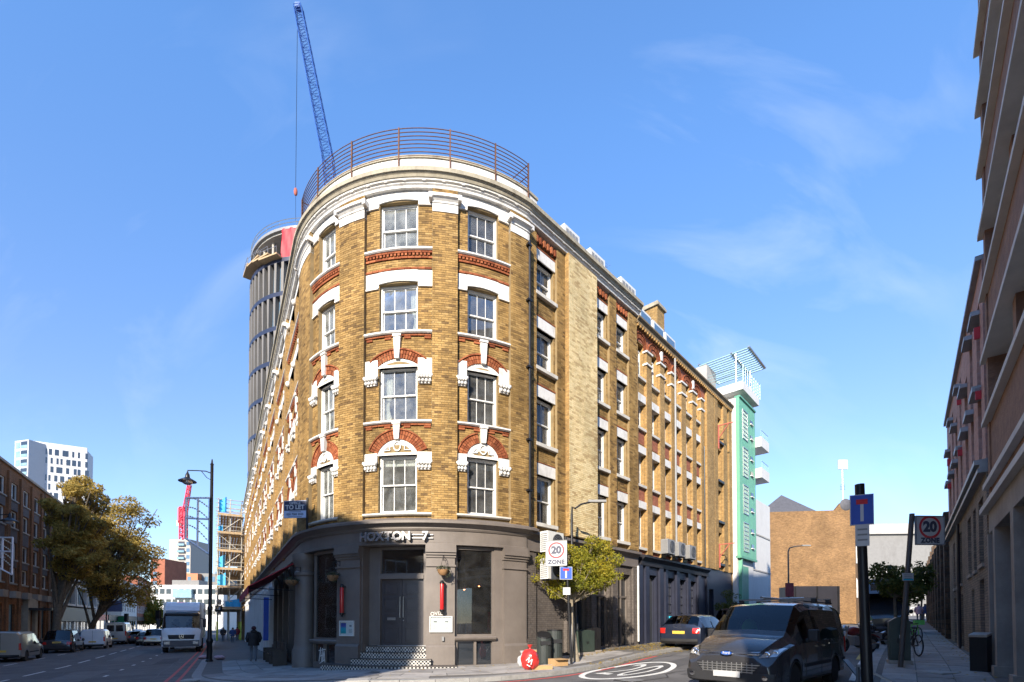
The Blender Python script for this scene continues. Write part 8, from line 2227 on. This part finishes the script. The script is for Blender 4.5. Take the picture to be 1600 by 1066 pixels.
# bent metal cycle stand in the right foreground
p = gp(1378, 1085, KH); t = thing('cycle_stand', 'bent flat steel cycle stand at the foot of the thick pole', 'cycle stand', tuple(p), R_(20))
M = MB(); M.bar((-.16,.35,.55),(.30,-.45,.03), .16, .035); M.build('leaning_bar', 'steel_dull', t)
M = MB(); M.bar((-.16,.35,.0),(-.16,.35,.56), .05, .05); M.build('upright', 'steel_dull', t); M = MB(); M.bar((.05,.75,.62),(-.14,.36,.34), .10, .03); M.build('upper_bar', 'steel_dull', t)
# ---- traffic lights on the left street
for (px, d, lab) in ((197, 15.2, 'traffic light on the far pavement showing red'), (247, 8.9, 'traffic light beyond the queue next to the lorry')):
    tt = t_of(px, d); q = LPg(tt, d); t = thing('traffic_light', lab, 'traffic light', (q.x, q.y, q.z+KH), FL.rot(0)+R_(60))
    M = MB(); M.tube([(0,0,0),(0,0,3.4)], .06, 8); M.build('pole', 'iron_black', t); M = MB(); M.box(-.22,.22,-.2,.15,2.5,3.7); M.build('head', 'sign_black', t)
    for k, (z, m) in enumerate(((3.48,'red_light'),(3.1,'sign_black'),(2.72,'sign_black'))):
        M = MB(); M.lathe([(.13,0),(.13,.02),(.05,.04)], 14, (0,-.2,z), Matrix.Rotation(R_(90),3,'X')); M.build('lens', m, t)
# ---- lamp at the white wing, with a red box on it
p = WE.pt(2.2, 0, 2.0); p.z = g(p.x, p.y)+KH; zt = at(1186, 862, p.y).z-p.z
t = thing('street_lamp', 'thin lamp column with short arm before the brick gable', 'street lamp', tuple(p), 0)
M = MB(); M.lathe([(.09,0),(.06,1.2),(.05,zt)], 10); M.build('column', 'taupe_dark', t, smooth=True); M = MB(); M.tube([(0,0,zt-.02),(.1,0,zt+.25),(.5,0,zt+.38),(1.3,0,zt+.45)], .05, 6); M.build('bracket_arm', 'taupe_dark', t, smooth=True); M = MB(); M.box(1.0,1.6,-.1,.1,zt+.40,zt+.48); M.build('lamp_head', 'plastic_grey', t)
zb2 = at(1186, 922, p.y).z-p.z; M = MB(); M.box(-.28,.28,-.16,-.06,zb2-.5,zb2+.5); M.build('notice_box', 'red_tile', t)
# thin dark pole in front of the far plane tree
q = LPg(t_of(166, 15.6), 15.6); t = thing('street_lamp', 'slim dark post beside the leaning plane tree', 'post', (q.x, q.y, q.z+KH), 0); zt = at(166, 920, q.y).z-q.z
M = MB(); M.lathe([(.13,0),(.11,1),(.08,1.1),(.07,zt)], 10); M.build('column', 'iron_black', t, smooth=True)
M = MB(); M.lathe([(.10,zt),(.13,zt+.05),(.03,zt+.2)], 10); M.build('finial', 'iron_black', t, smooth=True)
# ---- ironwork in the road
for i, (px, py, w, lab) in enumerate(((985,1063,.55,'square manhole cover in the side street near the roundel'),(300,1062,.4,'iron cover in the left pavement kerb strip'),(1465,1050,.6,'pale inset cover in the right pavement'),(560,1062,.5,'cover set in the corner paving'))):
    up = KH+.012 if i in (1,2,3) else .006
    p = gp(px, py, up); t = thing('manhole_cover', lab, 'manhole cover', tuple(p), R_(40 if i == 0 else 12)); M = MB(); M.box(-w/2-.04,w/2+.04,-w/2-.04,w/2+.04,-.03,.004); M.build('frame', 'iron_black' if i == 0 else 'concrete_pale', t)
    M = MB(); M.box(-w/2,w/2,-w/2,w/2,.0045,.010); M.build('lid', 'steel_dull' if i == 0 else 'concrete_pale', t)
# ================================================================== trees
LEAF('leaf_plane', [(0,(.15,.11,.03)),(.3,(.30,.22,.05)),(.6,(.46,.33,.08)),(.85,(.56,.42,.12)),(1,(.40,.37,.10))], .5)
LEAF('leaf_lime', [(0,(.10,.12,.012)),(.35,(.20,.21,.02)),(.7,(.34,.29,.025)),(1,(.42,.30,.03))], .4)
LEAF('leaf_green', [(0,(.03,.05,.012)),(.4,(.06,.09,.02)),(.75,(.14,.15,.03)),(1,(.26,.20,.04))], .35)
LEAF('leaf_far', [(0,(.08,.11,.015)),(.4,(.17,.19,.025)),(.7,(.34,.24,.03)),(1,(.42,.24,.03))], .3)
LEAF('leaf_dry', [(0,(.20,.11,.015)),(.5,(.38,.25,.03)),(1,(.46,.34,.05))], .1)
def tree(name, lab, base, trunk_pts, trunk_r, limbs, clumps, nleaf, lsize, leafmat, bark='bark', grp=None, cat='tree'):
    """trunk_pts in local coordinates; limbs = list of point lists; clumps = ellipsoids (centre, rx, ry, rz)"""
    t = thing(name, lab, cat, tuple(base), 0, grp)
    M = MB(); n = len(trunk_pts); M.tube(trunk_pts, [trunk_r*(1-.55*i/(n-1))*(1.35 if i == 0 else 1) for i in range(n)], 12); M.build('trunk', bark, t, smooth=True)
    for pts in limbs:
        M = MB(); k = len(pts); M.tube(pts, [trunk_r*.45*(1-.8*i/(k-1)) for i in range(k)], 7); M.build('limb', bark, t, smooth=True)
    M = MB()
    top = Vector(trunk_pts[-1])
    for c, rx, ry, rz in clumps:      # twigs out to the clumps
        c = Vector(c); a = top.lerp(c, .35)+Vector((0,0,-.1)); M.tube([top, a, c], [trunk_r*.16, trunk_r*.10, trunk_r*.03], 5)
        for _ in range(6):
            d = Vector((random.uniform(-1,1)*rx, random.uniform(-1,1)*ry, random.uniform(-.8,1)*rz))*.9; M.tube([c.lerp(a,.3), c+d*.6, c+d], [trunk_r*.05, trunk_r*.03, trunk_r*.012], 4)
    M.build('twigs', bark, t, smooth=True, kind='stuff')
    M = MB(); leaves(M, clumps, nleaf, lsize); M.build('crown', leafmat, t, kind='stuff')
    return t
def clumpset(c, R3, n, r, seed, shell=.75, low=-.9):
    rnd = random.Random(seed); out = []
    while len(out) < n:
        v = Vector((rnd.gauss(0,1), rnd.gauss(0,1), rnd.gauss(0,1))).normalized()*rnd.uniform(shell*.55, 1.0)
        if v.z < low: continue
        k = rnd.uniform(.65, 1.3)*r; out.append(((c[0]+v.x*R3[0], c[1]+v.y*R3[1], c[2]+v.z*R3[2]), k, k, k*.72))
    return out
# two London planes on the far pavement of the left street
def plane(lab, px_base, d, crown, lean, n, seed, trunk_h, tr):
    q = LPg(t_of(px_base, d), d); b = Vector((q.x, q.y, q.z+KH)); Y = q.y
    x0, x1, y0, y1 = crown; A, Bp = at(x0, y1, Y), at(x1, y0, Y); c = ((A.x+Bp.x)/2-b.x, 0, (A.z+Bp.z)/2-b.z); R3 = ((Bp.x-A.x)/2, (Bp.x-A.x)/2*.8, (Bp.z-A.z)/2)
    rnd = random.Random(seed); tp = [Vector((lean*u*u, 0, trunk_h*u)) for u in (0,.12,.35,.6,.85,1)]; top = tp[-1]
    cl = clumpset(c, (R3[0]*.84, R3[1]*.84, R3[2]*.84), n, R3[0]*.19, seed, .3)
    limbs = []
    for i in range(11):
        a = 2*math.pi*i/11+rnd.uniform(-.3,.3); e = Vector((c[0]+math.cos(a)*R3[0]*.72, math.sin(a)*R3[1]*.7, c[2]+rnd.uniform(-.5,.75)*R3[2])); s_ = tp[rnd.choice((2,3,4,5))]
        m = s_.lerp(e, .5)+Vector((0,0,.6)); limbs.append([s_, s_.lerp(m,.5)+Vector((0,0,.1)), m, e])
    return tree('plane_tree', lab, b, tp, tr, limbs, cl, 22000, .165, 'leaf_plane', grp='plane trees on the far pavement')
plane('tall golden plane tree with upright trunk by the office canopy', 88, 15.7, (58, 182, 728, 945), .3, 110, 11, 6.0, .42)
plane('broad golden plane tree with leaning trunk near the white block', 139, 15.7, (100, 262, 760, 970), 1.9, 110, 23, 4.2, .36)
# clipped street tree by the bar
p = gp(898, 1035, KH); Y = p.y
A, Bp = at(838, 938, Y), at(988, 822, Y); c = ((A.x+Bp.x)/2-p.x-.1, .75, (A.z+Bp.z)/2-p.z-.05); R3 = ((Bp.x-A.x)/2*1.22, 1.05, (Bp.z-A.z)/2*1.36)
zt = c[2]-R3[2]*.75; tp = [Vector(v) for v in ((.08,.1,0),(.05,.15,.5),(.0,.3,1.2),(-.02,.5,zt))]
cl = clumpset(c, (R3[0]*.82, R3[1]*.8, R3[2]*.8), 60, .33, 5, .35, -.75)
limbs = [[tp[-1], tp[-1].lerp(Vector(e[0]), .5)+Vector((0,0,-.05)), Vector(e[0])] for e in cl[::4]]
tree('street_tree', 'small yellow-green street tree with a dense rounded crown beside the bar', p, tp, .085, limbs, cl, 20000, .048, 'leaf_lime', 'bark_pale')
# tree on the right pavement
q = at(1399, 972, 21.5); b = Vector((q.x, q.y, g(q.x,q.y)+KH)); Y = b.y
A, Bp = at(1352, 962, Y), at(1482, 848, Y); c = ((A.x+Bp.x)/2-b.x, .2, (A.z+Bp.z)/2-b.z); R3 = ((Bp.x-A.x)/2, 1.5, (Bp.z-A.z)/2)
cl = clumpset(c, (R3[0]*.85, R3[1]*.8, R3[2]*.82), 24, .42, 9, .55, -.7)
tp = [Vector((0,0,0)), Vector((.03,0,.8)), Vector((-.02,0,c[2]-R3[2]*.5))]
limbs = [[tp[-1], tp[-1].lerp(Vector(e[0]), .5), Vector(e[0])] for e in cl[::3]]
tree('street_tree', 'thin airy street tree between the two sign poles', b, tp, .10, limbs, cl, 4200, .085, 'leaf_green')
q = at(1440, 972, 48); b = Vector((q.x, q.y, g(q.x,q.y))); cl = clumpset((0,0,3.6), (2.0,1.6,1.6), 14, .7, 4); tree('street_tree', 'dark leafy tree far up the right pavement', b, [Vector((0,0,0)),Vector((0,0,1.4)),Vector((.1,0,2.8))], .12, [[Vector((0,0,2.4)),Vector((.8,.2,3.6))]], cl, 2600, .14, 'leaf_green')
# trees at the far end of the left street
for i, (px, Y, r, h, mat, lab) in enumerate(((205, 118, 4.6, 6.2, 'leaf_far', 'bright green tree at the end of the street'), (228, 124, 5.6, 9.0, 'leaf_far', 'orange-topped tree at the end of the street'), (246, 122, 4.4, 7.0, 'leaf_far', 'small yellowing tree behind the lorry'))):
    q = at(px, 972, Y); b = Vector((q.x, q.y, -.9)); cl = clumpset((0,0,h*.55), (r*.8, r*.7, h*.42), 22, r*.30, 30+i, .6)
    tree('far_tree', lab, b, [Vector((0,0,0)),Vector((0,0,1.5)),Vector((0,0,h*.45))], .25, [[Vector((0,0,2)),Vector((1,0,h*.5))]], cl, 3600, .30, mat, grp='trees at the end of the street')
# shrub in a tub by the warehouse front
p = FB.pt(9.7, 0, .9); p.z = g(p.x, p.y)+KH; t = thing('potted_shrub', 'loose dark shrub in a black tub by the navy front', 'shrub', tuple(p), 0)
M = MB(); M.box(-.35,.35,-.3,.3,0,.6); M.build('tub', 'black_paint', t); M = MB(); M.tube([(0,0,.55),(.05,0,1.3),(0,0,2.0)], .035, 6); M.build('stem', 'bark', t)
M = MB(); leaves(M, clumpset((0,0,2.1), (.7,.6,.75), 12, .3, 3), 1500, .05); M.build('crown', 'leaf_green', t, kind='stuff')
# fallen leaves along the side street kerb
M = MB()
def leafdrop(s0, s1, d0, d1, n, up):
    for _ in range(n):
        s = random.uniform(s0, s1); d = random.uniform(d0, d1); q = JN.pt(s, d); k = up if d < offs(s) else .012
        a = random.uniform(0, 6.28); r = random.uniform(.025, .055); z = g(q.x, q.y)+k+random.uniform(.004,.02); v = len(M.v)
        M.v += [(q.x+r*math.cos(a), q.y+r*math.sin(a), z), (q.x-r*.5*math.sin(a), q.y+r*.5*math.cos(a), z+.012), (q.x-r*math.cos(a), q.y-r*math.sin(a), z), (q.x+r*.5*math.sin(a), q.y-r*.5*math.cos(a), z+.006)]; M.f.append((v,v+1,v+2,v+3)); M.mi.append(0)
leafdrop(SARC+2.0, SARC+9.5, .3, 1.0, 700, KH+.012); leafdrop(SARC+4.5, SARC+10.5, .9, 2.3, 900, KH+.012); leafdrop(SARC+.5, SARC+11, 2.35, 2.85, 420, KH+.012); leafdrop(SARC-4, SARC+2, .2, 3, 60, KH+.012)
o = M.build('fallen_leaves', 'leaf_dry', kind='stuff')
M = MB()
for _ in range(420):
    q = RP(random.uniform(-6, 22), random.choice((random.uniform(.02,.35), random.uniform(.0,2.3)))); a = random.uniform(0,6.28); r = random.uniform(.025,.05); z = g(q.x,q.y)+KH+.014; v = len(M.v)
    M.v += [(q.x+r*math.cos(a), q.y+r*math.sin(a), z), (q.x-r*.5*math.sin(a), q.y+r*.5*math.cos(a), z+.01), (q.x-r*math.cos(a), q.y-r*math.sin(a), z), (q.x+r*.5*math.sin(a), q.y-r*.5*math.cos(a), z+.006)]; M.f.append((v,v+1,v+2,v+3)); M.mi.append(0)
M.build('fallen_leaves', 'leaf_dry', kind='stuff')
# ================================================================== people
P('skin', (.45,.27,.19), .5, var=.06); P('coat_black', (.018,.018,.021), .75, var=.2, ns=9, bump=.3, bs=30); P('jeans_grey', (.13,.14,.16), .85, var=.15); P('shoe', (.20,.17,.14), .7); P('hat_maroon', (.06,.02,.03), .9, var=.2); P('coat_blue', (.03,.06,.16), .8); P('coat_red', (.25,.03,.03), .8)
def person(lab, loc, rz, coat='coat_black', trousers='jeans_grey', hat='hat_maroon', h=1.68, stride=.16, seed=0, bulky=True):
    """one continuous skinned figure; coat, hood and hat are children. Faces +x"""
    t = thing('person', lab, 'person', tuple(loc), rz); k = h/1.70
    V_ = []; E_ = []; Rr = []
    def v(x, y, z, r): V_.append((x*k, y*k, z*k)); Rr.append(r*k); return len(V_)-1
    pel = v(0,0,.93,.15); wa = v(.0,0,1.08,.14); che = v(0,0,1.28,.165); nk = v(.0,0,1.45,.065); hd = v(.02,0,1.52,.075); hc = v(.03,0,1.60,.10); ht = v(.03,0,1.67,.07)
    for a, b in ((pel,wa),(wa,che),(che,nk),(nk,hd),(hd,hc),(hc,ht)): E_.append((a,b))
    for sg_, st in ((1, stride), (-1, -stride)):
        hip = v(0,.09*sg_,.88,.105); kn = v(st*.75+.03,.095*sg_,.50,.068); an = v(st-.04 if st > 0 else st*1.2,.09*sg_,.085+(0 if st > 0 else .03),.045); to = v(an and (st+.14 if st > 0 else st*1.2+.14),.10*sg_,.035,.04)
        for a, b in ((pel,hip),(hip,kn),(kn,an),(an,to)): E_.append((a,b))
        sh = v(0,.19*sg_,1.40,.07); el = v(-.08*sg_*0-.03,.27*sg_,1.12,.05); wr = v(.14,.22*sg_,.95,.036); hn = v(.20,.19*sg_,.93,.032)
        for a, b in ((che,sh),(sh,el),(el,wr),(wr,hn)): E_.append((a,b))
        for i, (dx, dy, dz) in enumerate(((.075,-.03,.0),(.085,-.012,-.012),(.082,.006,-.016),(.065,.022,-.014))):
            f1 = v(.20+dx*.55,(.19+dy)*sg_,.93+dz*.5,.010); f2 = v(.20+dx,(.19+dy*.9)*sg_,.93+dz-.02,.008); E_ += [(hn,f1),(f1,f2)]
        th = v(.215,(.19-.05)*sg_,.95,.011); th2 = v(.25,(.19-.055)*sg_,.945,.009); E_ += [(hn,th),(th,th2)]
    me = bpy.data.meshes.new('body'); me.from_pydata(V_, E_, []); o = bpy.data.objects.new('body', me); COL.objects.link(o)
    sk = o.modifiers.new('skin','SKIN'); sb = o.modifiers.new('sub','SUBSURF'); sb.levels = 1; sb.render_levels = 1
    for i, q in enumerate(me.skin_vertices[0].data): q.radius = (Rr[i], Rr[i]); q.use_root = (i == 0)
    dg = bpy.context.evaluated_depsgraph_get(); m2 = bpy.data.meshes.new_from_object(o.evaluated_get(dg)); bpy.data.objects.remove(o, do_unlink=True)
    m2.materials.clear()
    for m in ('skin', trousers, 'shoe', coat): m2.materials.append(MAT(m))
    for f in m2.polygons:
        z = f.center.z/k; x = f.center.x/k; f.use_smooth = True
        f.material_index = 2 if z < .085 else 0 if (z > 1.44 or (x > .165 and z < 1.0 and z > .85)) else 1 if z < .90 and abs(f.center.y/k) < .17 else 3
    b = link('body', m2, t)
    M = MB(); rows = []       # coat: padded parka to the thigh
    for (z, rx, ry) in ((.78,.20,.24),(.82,.205,.25),(.95,.19,.235),(1.10,.185,.235),(1.25,.195,.25),(1.36,.18,.255),(1.43,.12,.18),(1.47,.085,.10)):
        rows.append([(math.cos(2*math.pi*i/20)*rx*k*(1+.02*math.sin(5*z*9+i)), math.sin(2*math.pi*i/20)*ry*k*(1 if bulky else .88), z*k) for i in range(21)])
    strip(M, rows); M.build('coat', coat, b, smooth=True, weld=True)
    for sg_ in (-1, 1):
        M = MB(); M.tube([Vector((0,.20*sg_,1.40))*k, Vector((-.03,.29*sg_,1.12))*k, Vector((.11,.25*sg_,.965))*k], [.095*k,.08*k,.062*k], 10); M.build('sleeve', coat, b, smooth=True)
    M = MB(); M.ball((-.07*k,0,1.46*k), .13*k, 12, 8, (.8,1.15,.7)); M.build('hood', coat, b, smooth=True)
    M = MB(); M.ball((.015*k,0,1.63*k), .118*k, 14, 10, (1,.92,.85)); M.build('hat' if hat == 'hat_maroon' else 'hair', hat, b, smooth=True)
    for sg_ in (-1, 1):
        M = MB(); M.ball((.028*k,sg_*.098*k,1.585*k), .026*k, 6, 5, (.6,.4,1.1)); M.build('ear', 'skin', b, smooth=True)
        M = MB(); M.ball((.118*k,sg_*.034*k,1.605*k), .012*k, 6, 5); M.build('eye', 'sign_black', b, smooth=True)
    M = MB(); M.ball((.128*k,0,1.58*k), .017*k, 6, 5, (1,.8,1.4)); M.build('nose', 'skin', b, smooth=True)
    M = MB(); M.ball((.116*k,0,1.545*k), .02*k, 6, 4, (.4,1.1,.3)); M.build('mouth', 'hat_maroon', b, smooth=True)
    return t
q = gp(396, 1034, KH); hd_ = math.atan2(DL.y, DL.x)
person('person in a black padded coat and maroon hat walking away on the left pavement', q, hd_)
for (t_, d, rz, coat, lab) in ((42.0, 1.5, hd_+3.1, 'coat_blue', 'person in a dark blue coat under the scaffolding'), (46.5, 2.4, hd_+2.9, 'coat_black', 'person in a black coat coming out below the scaffold'), (49.0, .9, hd_, 'coat_red', 'person in a red jacket deep under the scaffold')):
    p = LPg(t_, d); person(lab, (p.x, p.y, p.z+KH), rz, coat, hat='sign_black', seed=1)
for (px, Y, coat, lab) in ((1436, 44, 'litter_pink', 'person in a pink jacket far up the right pavement'), (1446, 45, 'coat_blue', 'person in a blue jacket far up the right pavement')):
    q = at(px, 972, Y); person(lab, (q.x, q.y, g(q.x,q.y)+KH), 1.0, coat, hat='sign_black')
